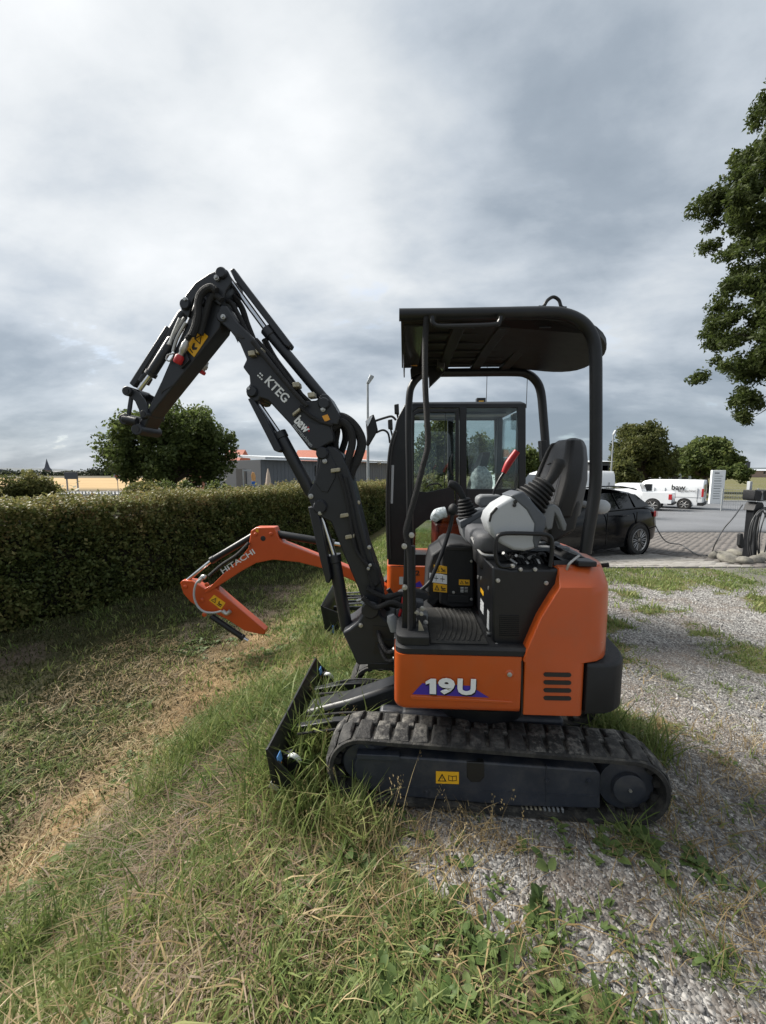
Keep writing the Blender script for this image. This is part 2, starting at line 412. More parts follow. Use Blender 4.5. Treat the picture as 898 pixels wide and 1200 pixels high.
# ================================================================== ground
def sstep(t): t = np.clip(t, 0, 1); return t * t * (3 - 2 * t)
def ditch_x(y): return -2.25 + .10 * np.asarray(y, float)
def paved(x, y): return sstep((np.asarray(x) - 2.4) / .5) * sstep((np.asarray(y) - 6.4) / .3)
def H0(x, y):
    x = np.asarray(x, float); y = np.asarray(y, float)
    xd = ditch_x(y); t = (xd + 1.75 - x) / 1.6
    base = -.60 * sstep(t) + .15 * sstep((xd - .5 - x) / 2.2)
    fr_ = np.interp(y, [6.2, 6.8, 9, 13.5, 24, 40], [0, -.03, -.24, -.45, -.82, -1.0])
    fl_ = np.interp(y, [14, 34], [0, -.9])
    sx = sstep((x - 1.2) / 2.5)
    return base * (1 - sstep((y - 14) / 20)) + fr_ * sx + fl_ * (1 - sx)
def H(x, y):
    x = np.asarray(x, float); y = np.asarray(y, float)
    veg = np.clip((.5 - x) / .8, .22, 1) * (1 - paved(x, y)) * np.clip((30 - y) / 10, 0, 1)
    return H0(x, y) + veg * (.075 * (fnoise(x, y, 1.3, 3) - .5) + .03 * (vnoise(x, y, 6, 5) - .5))
def h1(x, y): return float(H(np.array([x]), np.array([y]))[0])
def m_gravel(x, y):
    b = np.interp(y, [.9, 1.0, 1.15, 1.3, 1.55, 1.75, 2.2, 3.0, 5.5, 7], [.85, .60, .36, .14, -.08, -.08, .05, .3, .6, .6])
    g = sstep((x - b + .5 * (fnoise(x, y, 2.4, 11) - .5)) / .22)
    thin = sstep((y - 5.15 + 1.5 * (fnoise(x, y, 1.0, 14) - .5)) / .7)          # turf closes in by the pavement
    patch = sstep((fnoise(x, y, 1.25, 21) - .58 + .02 * np.clip(y - 3, 0, 3)) / .09) * sstep((y - 1.9) / .6)
    low = sstep((fnoise(x, y, 3.1, 25) - .63) / .07)
    return np.clip(g * (1 - .6 * thin) * (1 - .8 * patch) * (1 - .7 * low), 0, 1)
def m_straw(x, y):
    d = (x - ditch_x(y) - .05 + .26 * (fnoise(x, y, 1.2, 31) - .5)) / .31
    return np.exp(-d * d) * sstep((6.2 - y) / 1.5) * sstep((y - 1.55) / .5) * (.6 + .4 * sstep((fnoise(x, y, 1.6, 33) - .28) / .2))
def m_soil(x, y):
    a = sstep((fnoise(x, y, .95, 41) - .56) / .12) * sstep((ditch_x(y) + .25 - x) / .5)
    b = sstep((fnoise(x, y, 2.6, 43) - .57) / .1) * sstep((1.7 - y) / .5) * sstep((x + .75) / .4)
    return np.clip(a + .8 * b, 0, 1)
def m_short(x, y):                                                             # mown ditch floor, with hedge shade put into its colour
    return sstep((ditch_x(y) + .35 - x) / .5)

def axis(segs):
    out = []
    for a, b, n in segs: out += list(np.linspace(a, b, n, endpoint=False))
    return np.array(out + [segs[-1][1]])
gx = axis([(-5000, -400, 10), (-400, -60, 14), (-60, -8, 26), (-8, -3.4, 34), (-3.4, 2.6, 96), (2.6, 8, 46), (8, 60, 26), (60, 400, 14), (400, 5000, 10)])
gy = axis([(-400, -20, 8), (-20, .2, 12), (.2, 3.6, 62), (3.6, 9, 56), (9, 16, 34), (16, 40, 28), (40, 400, 30), (400, 6000, 14)])
X, Y = np.meshgrid(gx, gy); Z = H(X, Y); nx, ny = len(gx), len(gy)
V = np.stack([X.ravel(), Y.ravel(), Z.ravel()], 1)
i = (np.arange(ny - 1)[:, None] * nx + np.arange(nx - 1)[None]).ravel()
ground = npmesh('ground', V, np.stack([i, i + 1, i + nx + 1, i + nx], 1), M['bark'], smooth=True)
gm = bpy.data.materials.new('ground_cover'); gm.use_nodes = True
ground.data.materials[0] = gm
for nm, fn in (('gravel', m_gravel), ('straw', m_straw), ('soil', m_soil), ('mown', m_short)):
    a = ground.data.attributes.new(nm, 'FLOAT', 'POINT'); a.data.foreach_set('value', fn(X, Y).ravel().astype(np.float32))
fld = sstep((Y - 52) / 4) * sstep((170 - Y) / 6) * sstep((12 - X) / 2) * sstep((X + 250) / 8)
a = ground.data.attributes.new('field', 'FLOAT', 'POINT'); a.data.foreach_set('value', fld.ravel().astype(np.float32))
tag(ground, kind='structure')
t = NT(gm.node_tree); b = t.n['Principled BSDF']; oc = t.new('ShaderNodeTexCoord').outputs['Object']
at_ = lambda nme: t.new('ShaderNodeAttribute', attribute_name=nme).outputs['Fac']
nA = t.noise(oc, 2.2, 6, .65); nB = t.noise(oc, 28, 6, .7); nC = t.noise(oc, 7, 5, .6)
grass = t.ramp(nB, [(.3, (.036, .048, .015)), (.5, (.08, .095, .030)), (.72, (.18, .165, .075))])
grass = t.mix(t.new('ShaderNodeMapRange', {0: nA, 1: .42, 2: .62}).outputs[0], grass, t.ramp(nB, [(.3, (.075, .058, .032)), (.7, (.22, .18, .095))]))
soil = t.ramp(nB, [(.3, (.045, .036, .027)), (.55, (.085, .066, .05)), (.75, (.15, .125, .10))])
strw = t.ramp(t.noise(t.new('ShaderNodeMapping', {'Vector': oc, 'Scale': (1, .12, 1), 'Rotation': (0, 0, .1)}).outputs[0], 60, 5, .6), [(.3, (.17, .108, .055)), (.55, (.34, .225, .12)), (.75, (.48, .36, .21))])
vor = t.new('ShaderNodeTexVoronoi', {'Vector': oc, 'Scale': 75.0}); vcol = t.new('ShaderNodeSeparateColor', {0: vor.outputs['Color']}).outputs[0]
grav = t.ramp(vcol, [(0, (.075, .072, .069)), (.45, (.17, .166, .16)), (.8, (.30, .293, .28)), (1, (.45, .44, .42))])
grav = t.mix(t.new('ShaderNodeMapRange', {0: t.noise(oc, 1.7, 6, .7), 1: .45, 2: .72}).outputs[0], grav, (.15, .115, .088), 'MIX')
c = t.mix(at_('mown'), grass, t.ramp(nB, [(.3, (.020, .021, .010)), (.5, (.042, .042, .018)), (.75, (.085, .07, .038))]))  # ditch floor painted darker for the shade beside the hedge
c = t.mix(at_('soil'), c, soil); c = t.mix(at_('straw'), c, strw)
gmask = t.new('ShaderNodeMapRange', {0: t.math('ADD', at_('gravel'), t.math('MULTIPLY', t.math('SUBTRACT', nB, .5), .7)), 1: .35, 2: .6}).outputs[0]
c = t.mix(gmask, c, grav)
c = t.mix(at_('field'), c, t.ramp(t.noise(oc, .05, 5), [(.35, (.30, .20, .09)), (.65, (.42, .30, .15))]))
t.l.new(c, b.inputs['Base Color']); b.inputs['Roughness'].default_value = .92; b.inputs['Specular IOR Level'].default_value = .2
hgt = t.math('ADD', t.math('MULTIPLY', t.math('SUBTRACT', 1.0, vor.outputs['Distance']), gmask), t.math('MULTIPLY', nB, .8))
t.l.new(t.new('ShaderNodeBump', {'Height': hgt, 'Strength': .8, 'Distance': .012}).outputs[0], b.inputs['Normal'])

def sheet(name, x0, x1, y0, y1, lift, m, dx=.5, ufn=None, thick=.06):
    xs = np.arange(x0, x1 + 1e-6, (x1 - x0) / max(1, round((x1 - x0) / dx))); ys = np.arange(y0, y1 + 1e-6, (y1 - y0) / max(1, round((y1 - y0) / dx)))
    A, B = np.meshgrid(xs, ys); n, k = len(xs), len(ys)
    top = np.stack([A.ravel(), B.ravel(), H0(A, B).ravel() + lift], 1)
    i = (np.arange(k - 1)[:, None] * n + np.arange(n - 1)[None]).ravel()
    T = [np.stack([i, i + 1, i + n + 1, i + n], 1)]
    edge = list(range(n)) + [r_ * n + n - 1 for r_ in range(1, k)] + [(k - 1) * n + q for q in range(n - 2, -1, -1)] + [r_ * n for r_ in range(k - 2, 0, -1)]
    low = top[edge] - np.array([0, 0, thick]); o = len(top); e = np.array(edge); m_ = len(edge); j = np.arange(m_)
    T.append(np.stack([e, o + j, o + (j + 1) % m_, e[(j + 1) % m_]], 1))
    return tag(npmesh(name, np.concatenate([top, low]), np.concatenate(T), m), kind='structure')
def gp(px, py, it=12):
    """point of the ground seen at a pixel"""
    d = ray(px, py); z = 0.0
    for _ in range(it):
        t_ = (z - EYE) / d.z; z = float(H0(np.array([d.x * t_]), np.array([d.y * t_]))[0])
    return Vector((d.x * t_, d.y * t_, z))
asphalt = sheet('asphalt_yard', 1.6, 34, 13.3, 33.5, .03, 'asphalt', 1.0)
bedp = sheet('paved_court', 2.9, 13, 6.62, 13.28, .012, 'bed', .4)
strip = sheet('side_path', 5.6, 11, 5.5, 6.6, .012, 'bed', .3)
kerb = sheet('kerb', 1.6, 34, 33.5, 33.75, .13, 'concrete', 1.0, thick=.25)
road = sheet('country_road', -70, 4, 44, 50, .05, 'asphalt', 4.0)
# light stones in front, each a piece; the brown stones beyond are joined
def paver_mesh(a, b, hgt, m):
    q = MB(); q.box(Frame(0, 0, 0), -a / 2, a / 2, -b / 2, b / 2, -.03, hgt, m)
    bm_ = mk('paving_stone', q, None, .004, 30, 1); return bm_
proto = paver_mesh(.228, .108, .012, 'paver'); first = True; cnt = 0
for r_ in range(20):
    for c_ in range(17):
        x = 2.95 + .12 * (r_ % 2) + c_ * .24; y = 6.70 + r_ * .12
        if x > 6.35 - .02 * r_ or cnt > 295: continue
        o = proto if first else proto.copy()
        if not first: COL.objects.link(o)
        first = False; cnt += 1; o.parent = bedp
        o.location = (x, y, h1(x, y) + .014 + random.uniform(-.003, .003)); sl_ = (h1(x, y + .1) - h1(x, y - .1)) / .2
        o.rotation_euler = (math.atan(sl_), random.uniform(-.01, .01), random.uniform(-.02, .02))
def brick_field(name, x0, x1, y0, y1, a, b, m, parent):
    P = [(x0 + c_ * a + (r_ % 2) * a / 2, y0 + r_ * b) for r_ in range(int((y1 - y0) / b)) for c_ in range(int((x1 - x0) / a)) ]
    P = np.array(P); P = P[~((P[:, 0] < 6.45 - .02 * (P[:, 1] - 6.7) / .12) & (P[:, 1] < 9.08))]
    z = H0(P[:, 0], P[:, 1]) + .014 + rng.uniform(-.004, .004, len(P)); n = len(P); s_ = .47
    bx_ = np.array([[-s_ * a, -s_ * b, .014], [s_ * a, -s_ * b, .014], [s_ * a, s_ * b, .014], [-s_ * a, s_ * b, .014], [-.5 * a, -.5 * b, -.02], [.5 * a, -.5 * b, -.02], [.5 * a, .5 * b, -.02], [-.5 * a, .5 * b, -.02]])
    Fq = np.array([[0, 1, 2, 3], [4, 5, 1, 0], [5, 6, 2, 1], [6, 7, 3, 2], [7, 4, 0, 3]])
    V_ = (bx_[None] + np.stack([P[:, 0], P[:, 1], z], 1)[:, None]).reshape(-1, 3)
    return tag(npmesh(name, V_, (Fq[None] + (np.arange(n) * 8)[:, None, None]).reshape(-1, 4), m, parent=parent), kind='stuff')
brick_field('paving_bricks', 3.0, 12.9, 6.72, 13.2, .2, .1, 'paverb', bedp)
brick_field('path_bricks', 5.7, 10.9, 5.56, 6.56, .2, .1, 'paverb', strip)

# far hills and woods along the horizon
def ridge(name, pts, depth, m):
    mb = MB(); n = len(pts)
    rings = []
    for (x, y, h_) in pts: rings.append([Vector((x, y, -3)), Vector((x, y, h_ - 3)), Vector((x, y + depth * .5, h_ * 1.05 - 3)), Vector((x, y + depth, -3))])
    return tag(mk(name, mb.loft(rings, m), None, 0, 60), kind='structure')
M['hill'] = mat('distant_hill', (.075, .09, .10), .95, var=.2, vscale=.01)
hp = [(-3200 + 160 * k, 2600, 18 + 14 * math.sin(k * .7) + 8 * math.sin(k * 1.9 + 1)) for k in range(41)]
ridge('hills', hp, 900, 'hill')
# ================================================================== near excavator
U = Frame(.539, 2.176, 3.0)          # upper body
T_ = Frame(.539, 2.176, 4.6)         # tracks
exc = thing('mini_excavator', U.c, 3.0, 'near mini excavator with open black canopy, grey console and raised charcoal boom', 'mini excavator', 'mini excavators parked side by side')
VN = -.465

def bolts(name, fr, pts, v, r, parent, m='steel', l=.012):
    for x, y in pts:
        p = fr.P(x, y, v); q = MB(); q.lathe(p, p - fr.vd * l, [(0, r), (.55, r), (.6, r * .62), (1, r * .55)], m, 12); mk(name, q, parent)
def sticker(fr, pts, v, col, parent, glyph=None, name='label'):
    q = MB(); q.pp(fr, pts, v, v + .0025, col)
    (x0, y0), (x1, y1), (x2, y2), (x3, y3) = pts
    def b(s, t_): return ((x0 * (1 - s) + x1 * s) * (1 - t_) + (x3 * (1 - s) + x2 * s) * t_, (y0 * (1 - s) + y1 * s) * (1 - t_) + (y3 * (1 - s) + y2 * s) * t_)
    g = lambda L, m: q.pp(fr, [b(*p) for p in L], v - .0012, v - .0002, m)
    def tri(s0, s1, t0, t1):
        sm = (s0 + s1) / 2; g([(s0, t1), (s1, t1), (sm, t0)], 'ink')
        q.pp(fr, [b(*p) for p in [(s0 + (s1 - s0) * .2, t1 - (t1 - t0) * .12), (s1 - (s1 - s0) * .2, t1 - (t1 - t0) * .12), (sm, t0 + (t1 - t0) * .28)]], v - .0022, v - .0013, col)
        q.pp(fr, [b(*p) for p in [(sm - .012, t1 - (t1 - t0) * .25), (sm + .012, t1 - (t1 - t0) * .25), (sm + .012, t0 + (t1 - t0) * .45), (sm - .012, t0 + (t1 - t0) * .45)]], v - .0032, v - .0023, 'ink')
    if glyph == 'book':
        tri(.08, .46, .18, .82)
        g([(.54, .3), (.72, .36), (.9, .3), (.9, .72), (.72, .78), (.54, .72)], 'ink')
        q.pp(fr, [b(*p) for p in [(.57, .36), (.705, .41), (.705, .72), (.57, .67)]], v - .0022, v - .0013, col)
        q.pp(fr, [b(*p) for p in [(.735, .41), (.87, .36), (.87, .67), (.735, .72)]], v - .0022, v - .0013, col)
    elif glyph == 'warn':
        tri(.08, .45, .15, .82); g([(.55, .3), (.62, .24), (.68, .5), (.88, .42), (.9, .55), (.7, .66), (.6, .6)], 'ink'); g([(.55, .72), (.9, .68), (.9, .78), (.55, .8)], 'ink')
    elif glyph == 'tall':
        tri(.15, .85, .1, .46); g([(.3, .62), (.42, .56), (.55, .7), (.8, .62), (.82, .72), (.55, .84), (.35, .78)], 'ink'); g([(.3, .86), (.7, .9), (.7, .94), (.3, .91)], 'ink')
    elif glyph == 'cross':
        for c in (.38, .74):
            g([(c - .012, .2), (c + .012, .2), (c + .012, .8), (c - .012, .8)], 'ink'); g([(c - .12, .46), (c + .12, .46), (c + .12, .54), (c - .12, .54)], 'ink')
    elif glyph == 'rows':
        for k in range(4): g([(.15, .12 + .2 * k), (.45, .12 + .2 * k), (.45, .2 + .2 * k), (.15, .2 + .2 * k)], 'white'); g([(.55, .1 + .2 * k), (.85, .1 + .2 * k), (.85, .14 + .2 * k), (.55, .14 + .2 * k)], 'white')
    return mk(name, q, parent)

# ---- tracks: belt, lugs, frame, wheels.  Stadium of radius rr around two wheel axes
def track(fr, v0, v1, root, uc, L, rr, zc, lugs=True, tilt=0.0, vis=True):
    n = 22; path = []
    def P(s_):                      # arc length to (u, z, angle of outward normal)
        per = 2 * L + 2 * math.pi * rr; s_ = s_ % per
        if s_ < L: return (uc + L / 2 - s_, zc + rr, math.pi / 2)
        s_ -= L
        if s_ < math.pi * rr: a_ = math.pi / 2 + s_ / rr; return (uc - L / 2 + rr * math.cos(a_), zc + rr * math.sin(a_), a_)
        s_ -= math.pi * rr
        if s_ < L: return (uc - L / 2 + s_, zc - rr, -math.pi / 2)
        s_ -= L; a_ = -math.pi / 2 + s_ / rr; return (uc + L / 2 + rr * math.cos(a_), zc + rr * math.sin(a_), a_)
    per = 2 * L + 2 * math.pi * rr; N = 120
    def tl(u, z): return (u, z - tilt * (u - uc))
    rings = []
    th = .024
    for k in range(N):
        u, z, a_ = P(per * k / N); c, s2 = math.cos(a_), math.sin(a_); sag = 0
        ring = []
        for (v, d) in ((v0, -th), (v0, -.006), (v0 + .008, 0), (v1 - .008, 0), (v1, -.006), (v1, -th)):
            uu, z_ = tl(u + c * d, z + s2 * d); ring.append(fr.W(uu, v, z_))
        rings.append(ring)
    mb = MB(); rings.append(rings[0])
    vs = [p for r_ in rings[:-1] for p in r_]; fs = []
    for k in range(N):
        for j in range(6):
            fs.append([k * 6 + j, k * 6 + (j + 1) % 6, ((k + 1) % N) * 6 + (j + 1) % 6, ((k + 1) % N) * 6 + j])
    mb.add(vs, fs, 'rubber')
    # inner drive ribs, joined in the belt
    for k in range(39):
        u, z, a_ = P(per * (k + .5) / 39); c, s2 = math.cos(a_), math.sin(a_)
        for (va, vb) in ((v0 + .045, v0 + .075), (v1 - .075, v1 - .045)):
            q = [(u - s2 * e - c * d, z + c * e - s2 * d) for e, d in ((-.02, th), (.02, th), (.014, th + .03), (-.014, th + .03))]
            mb.lp(fr, [tl(*p) for p in q], va, vb, 'rubber')
    belt = mk('track', mb, root, 0, 40)
    # lugs
    hw = (v1 - v0) / 2; G = Frame(0, 0, 0)
    def lugmesh(sgn):
        q = MB(); b = [(-.041, 0), (.041, 0), (.031, .020), (-.031, .020)]
        ra = [Vector((e, -hw + .006, d)) for e, d in b]; rb = [Vector((e * .95 + .012, .012, d)) for e, d in b]
        if sgn > 0: ra, rb = [Vector((e * .95 - .012, -.012, d)) for e, d in b], [Vector((e, hw - .006, d)) for e, d in b]
        if sgn < 0: ra[2] += Vector((.004, .034, -.003)); ra[3] += Vector((.004, .034, -.003))
        else: rb[2] -= Vector((.004, .034, .003)); rb[3] -= Vector((.004, .034, .003))
        q.loft([ra, rb], 'lug'); return q
    if lugs:
        K = 39; Wb = wmat(root); inv = Wb.inverted()
        for sgn in (-1, 1):
            base = mk('track_lug', lugmesh(sgn), None, .0045, 40, 2)
            for k in range(K):
                o = base if k == 0 else base.copy()
                if k: COL.objects.link(o)
                u, z, a_ = P(per * (k + (.25 if sgn > 0 else -.25)) / K); c, s2 = math.cos(a_), math.sin(a_); uu, z2 = tl(u, z)
                ex = fr.ud * (s2) + Vector((0, 0, -c)); ez = fr.ud * c + Vector((0, 0, s2)); ey = ez.cross(ex)
                m4 = Matrix((ex, ey, ez)).transposed().to_4x4(); m4.translation = fr.W(uu, (v0 + v1) / 2, z2)
                jit = Matrix.Rotation(random.uniform(-.03, .03), 4, 'Z')
                o.parent = belt; o.matrix_basis = inv @ m4 @ jit
    return belt, tl
bA, tl = track(T_, VN - .005, VN + .225, exc, .022, 1.255, .166, .176, tilt=.026)
# side frame of the near track
fv = VN + .025
fq = MB()
q = [T_.uz(x, y, fv) for x, y in [(414, 897), (419, 885), (470, 887), (556, 893), (700, 903), (704, 907), (704, 948), (600, 945), (545, 940), (470, 934), (432, 926), (417, 915)]]
fq.lp(T_, q, fv, fv + .16, 'navy')
tf = mk('track_frame', fq, exc, .008)
hq = MB(); hq.pp(T_, [(547, 893), (568, 894), (568, 911), (563, 917), (552, 917), (547, 911)], fv - .002, fv + .03, 'ink'); mk('frame_opening', hq, tf, .004)
rq = MB(); rq.pp(T_, [(418, 884), (468, 886), (468, 892), (418, 890)], fv - .02, fv + .02, 'navy'); mk('guard_rail', rq, tf, .003)
sticker(T_, [(511, 904), (538, 905), (538, 919), (511, 918)], fv - .004, 'yellow', tf, 'book')
bolts('frame_bolt', T_, [(500, 928), (641, 915), (690, 915)], fv, .012, tf, 'navy', .01)
c = T_.W(.645, fv + .03, .160); wq = MB()
wq.lathe(c - T_.vd * .035, c + T_.vd * .14, [(0, .062), (.02, .072), (.15, .074), (.2, .125), (.55, .128), (.6, .1), (1, .1)], 'navy', 36); spk = mk('drive_sprocket', wq, exc)
wq = MB(); wq.cyl(c - T_.vd * .042, c - T_.vd * .03, .007, 'steel'); mk('hub_bolt', wq, spk)
c = T_.W(-.605, fv + .03, .195); wq = MB(); wq.lathe(c - T_.vd * .01, c + T_.vd * .13, [(0, .03), (.05, .10), (.25, .115), (.4, .135), (.6, .135), (.75, .115), (1, .05)], 'navy', 32); mk('idler_wheel', wq, exc)
for u_ in (-.33, -.08, .17, .42):
    c = T_.W(u_, fv + .05, .098); wq = MB(); wq.lathe(c, c + T_.vd * .1, [(0, .03), (.05, .055), (.3, .055), (.35, .04), (.65, .04), (.7, .055), (1, .055)], 'navy', 20); mk('track_roller', wq, exc)
track(T_, -VN - .225, -VN + .005, exc, .022, 1.255, .166, .176, tilt=.026)
uq = MB(); uq.box(T_, -.42, .42, -.24, .24, .17, .36, 'navy'); uq.box(T_, -.55, -.40, -.16, .16, .15, .30, 'navy')
mk('undercarriage', uq, exc, .02)
sq = MB(); sq.lathe(U.W(0, 0, .35), U.W(0, 0, .53), [(0, .30), (.4, .30), (.45, .26), (1, .26)], 'black', 40); mk('slew_ring', sq, exc)

for k in range(13):
    x_ = 596 + 5.2 * k; q = MB(); q.pp(T_, [(x_, 948 + .05 * k), (x_ + 2.6, 948 + .05 * k), (x_ + 3.2, 957 + .1 * k), (x_ + 1.4, 957 + .1 * k)], VN + .018, VN + .05, 'brass' if 2 < k < 8 else 'mgrey'); mk('guide_lug', q, bA, .002)
for pts_ in ([(470, 921), (700, 933), (700, 934.2), (470, 922.2)], [(640, 897), (641.2, 897), (641.2, 944), (640, 944)]):
    q = MB(); q.pp(T_, pts_, fv - .002, fv + .01, 'navy'); mk('weld_seam', q, tf, 0)
# ---- dozer blade
D = Frame(.539 + .06, 2.171, 4.6); bq = MB()
prof = [(-1.085, .08), (-1.11, .10), (-1.098, .165), (-1.112, .235), (-1.14, .28), (-1.127, .285), (-1.095, .24), (-1.08, .165), (-1.075, .09)]
bq.lp(D, prof, -.475, .475, 'black'); blade = mk('dozer_blade', bq, exc, .003)
for v in (-.475, .462): 
    e = MB(); e.lp(D, [(-1.14, .283), (-1.03, .17), (-1.0, .10), (-1.08, .08), (-1.112, .10)], v, v + .013, 'black'); mk('end_plate', e, blade, .002)
e = MB(); e.lp(D, [(-1.085, .065), (-1.13, .085), (-1.118, .11), (-1.075, .085)], -.478, .478, 'steel'); mk('cutting_edge', e, blade, .002)
for v0_, v1_, col, z0_, z1_ in ((-.47, -.42, 'bluel', .195, .24), (-.47, -.43, 'amber', .13, .19), (.39, .44, 'bluel', .195, .24), (.40, .44, 'amber', .14, .19)):
    e = MB(); e.lp(D, [(-1.0785 - .0 + .0, z0_), (-1.0745, z0_), (-1.0825, z1_), (-1.0865, z1_)] if z0_ > .19 else [(-1.0745, z0_), (-1.0705, z0_), (-1.0755, z1_), (-1.0795, z1_)], v0_, v1_, col); mk('blade_sticker', e, blade)
for v in (-.40, .40):             # tie-down lugs of worn white metal
    e = MB(); e.lp(D, [(-1.07, .11), (-1.01, .10), (-.985, .14), (-1.0, .19), (-1.03, .225), (-1.07, .21)], v - .012, v + .012, 'black'); e.tube([D.W(-1.05, v, .20), D.W(-1.015, v - .02, .215), D.W(-.995, v, .175), D.W(-1.02, v + .02, .14)], .012, 'white', 8); mk('tie_down_lug', e, blade, .003)
for v in (-.19, .19):
    e = MB(); e.loft([[D.W(u_, v + w_, z) for (w_, z) in ((-.022, z0_), (.022, z0_), (.022, z1_), (-.022, z1_))] for u_, z0_, z1_ in ((-1.07, .14, .22), (-.85, .20, .27), (-.45, .22, .31))], 'black'); mk('blade_arm', e, exc, .006)
e = MB(); e.loft([[D.W(u_, w_, z) for (w_, z) in ((-.09, z0_), (.09, z0_), (.07, z1_), (-.07, z1_))] for u_, z0_, z1_ in ((-1.06, .13, .22), (-.80, .20, .30), (-.5, .25, .42))], 'black'); mk('blade_cylinder_cover', e, exc, .02)
e = MB(); e.cyl(D.W(-.62, .0, .33), D.W(-1.02, .0, .20), .022, 'chrome'); mk('blade_rod', e, exc)
for k, (va, vb) in enumerate([(-.28, -.22), (-.1, -.16), (.1, .02), (.22, .16)]):
    e = MB(); e.tube([D.W(-1.04, va, .23 - .02 * (k % 2)), D.W(-.8, (va + vb) / 2, .255 + .012 * k), D.W(-.5, vb, .30)], .007, 'hose', 8); mk('blade_hose', e, exc)

# ---- upper body: skirt, floor, covers
def plan_rounded(u0, u1, v0, v1, z, rf, n=6):
    """ring of a block whose two front corners are rounded"""
    out = []
    for k in range(n + 1):
        a = math.pi / 2 * k / n; out.append(U.W(u0 + rf - rf * math.cos(math.pi / 2 - a), v0 + rf - rf * math.sin(math.pi / 2 - a), z))
    out2 = [U.W(u0 + rf - rf * math.cos(math.pi / 2 * k / n), v1 - rf + rf * math.sin(math.pi / 2 * k / n), z) for k in range(n + 1)]
    return out[::-1] * 0 + [U.W(u1, v0, z)] + [U.W(u0 + rf - rf * math.sin(math.pi / 2 * k / n), v0 + rf - rf * math.cos(math.pi / 2 * k / n), z) for k in range(n + 1)] + out2 + [U.W(u1, v1, z)]
uF, zB = U.uz(462, 832, VN); _, zT = U.uz(470, 767, VN); uD = U.uz(610.5, 800, VN)[0]
rr_ = []
for z, ins in ((zB, .02), (zB + .012, .006), (zB + .03, 0), (zT, 0)): rr_.append(plan_rounded(uF + ins, uD, VN + ins, -VN - ins, z, .045))
q = MB(); q.loft(rr_, 'orange'); skirt = mk('side_skirt', q, exc, 0, 40)
q = MB(); q.pp(U, [(481, 815), (601, 822), (601, 825), (481, 820)], VN - .004, VN + .01, 'orange'); mk('skirt_rib', q, skirt, .003)
cc_ = U.P(597, 790, VN); q = MB(); q.lathe(cc_ + U.vd * .004, cc_ - U.vd * .004, [(0, .021), (.6, .021), (1, .016)], 'orange', 24); mk('latch_ring', q, skirt)
q = MB(); q.lathe(cc_ + U.vd * .004, cc_ - U.vd * .008, [(0, .011), (.9, .011), (1, .008)], 'steel', 20); mk('skirt_latch', q, skirt)
q = MB(); q.pp(U, [(483.5, 813.5), (495, 801), (551, 804), (573, 817.5)], VN - .002, VN + .001, 'blue'); mk('emblem_stripe', q, skirt)
q = MB()
for dx_, dy_, v_, m__ in ((.8, 1.6, VN - .006, 'ink'), (0, 0, VN - .0105, 'white')):
    q.pp(U, [(x_ + dx_, y_ + dy_) for x_, y_ in ((499, 799.2), (499, 802.2), (503.6, 800.6), (503.6, 813.2), (511.2, 813.6), (511.2, 796), (505, 795.8))], v_, v_ + .004, m__)
    text(q, U, '9', (513.5 + dx_, 813.6 + dy_), (533 + dx_, 814.2 + dy_), v_, .078, m__, .045, .004); text(q, U, 'U', (536 + dx_, 814.2 + dy_), (557.5 + dx_, 815 + dy_), v_, .077, m__, .045, .004); mk('model_lettering', q, skirt)
# floor
zF = U.uz(540, 757, VN + .02)[1]; zK = U.uz(480, 742, VN + .03)[1]
rr_ = [plan_rounded(uF + i_, .36, VN + i_, -VN - i_, z, .05) for z, i_ in ((zT + .0015, .004), (zF - .012, .003), (zF, .015))]
q = MB(); q.loft(rr_, 'plastic'); floor = mk('floor_plate', q, exc, 0, 40)
q = MB(); q.loft([plan_rounded(uF + i_, U.uz(503, 752, VN + .03)[0], VN + i_, -.20, z, .05) for z, i_ in ((zF + .001, .012), (zK - .01, .006), (zK, .02))], 'plastic'); mk('floor_corner', q, floor, .004)
u0m, u1m = U.uz(505, 752, VN + .03)[0], U.uz(573, 752, VN + .03)[0]
q = MB(); q.box(U, u0m, u1m, VN + .035, .05, zF + .001, zF + .008, 'mat'); fm = mk('floor_mat', q, exc, .003)
for k in range(11):
    uu = u0m + .012 + k * (u1m - u0m - .024) / 10; pts_ = [U.W(uu + (.055 * math.sin((v - VN) / .5 * 2.6) + .05 * (v - VN)), v, zF + .008) for v in np.linspace(VN + .06, .035, 9)]
    pts_ = [p for p in pts_ if (p - U.c).dot(U.ud) < u1m - .004]
    if len(pts_) > 2: r_ = MB(); r_.tube(pts_, .0055, 'mat', 6, True, 3); mk('mat_rib', r_, fm)
# black right console with labels
vC = .035
q = MB(); q.pp(U, [(517, 650), (515, 708), (530, 713), (556, 712), (556, 641), (541, 637), (527, 637), (521, 641)], vC, vC + .38, 'plastic'); con = mk('tool_console', q, exc, .012)
q = MB(); q.pp(U, [(523, 640), (552, 642), (552, 646), (523, 645)], vC - .004, vC + .02, 'black'); mk('console_edge', q, con, .003)
q = MB(); q.pp(U, [(525, 697), (550, 698), (550, 707), (525, 706)], vC - .012, vC + .02, 'plastic'); mk('console_door', q, con, .004)
for pts_, col, gl in (([(508.5, 662), (524, 664), (524, 672.5), (508.5, 671)], 'yellow', 'warn'), ([(503.5, 671.5), (524, 674), (524, 684.5), (503.5, 682)], 'white', 'cross'), ([(508, 683.5), (524, 685.5), (524, 694.5), (508, 693)], 'yellow', 'warn'), ([(538, 679), (550.5, 679.5), (550.5, 686), (538, 685.5)], 'yellow', 'warn')):
    sticker(U, pts_, vC - .005, col, con, gl)
sticker(U, [(538, 687), (550, 687.5), (550, 696), (538, 695.5)], vC - .005, 'black', con, 'rows')
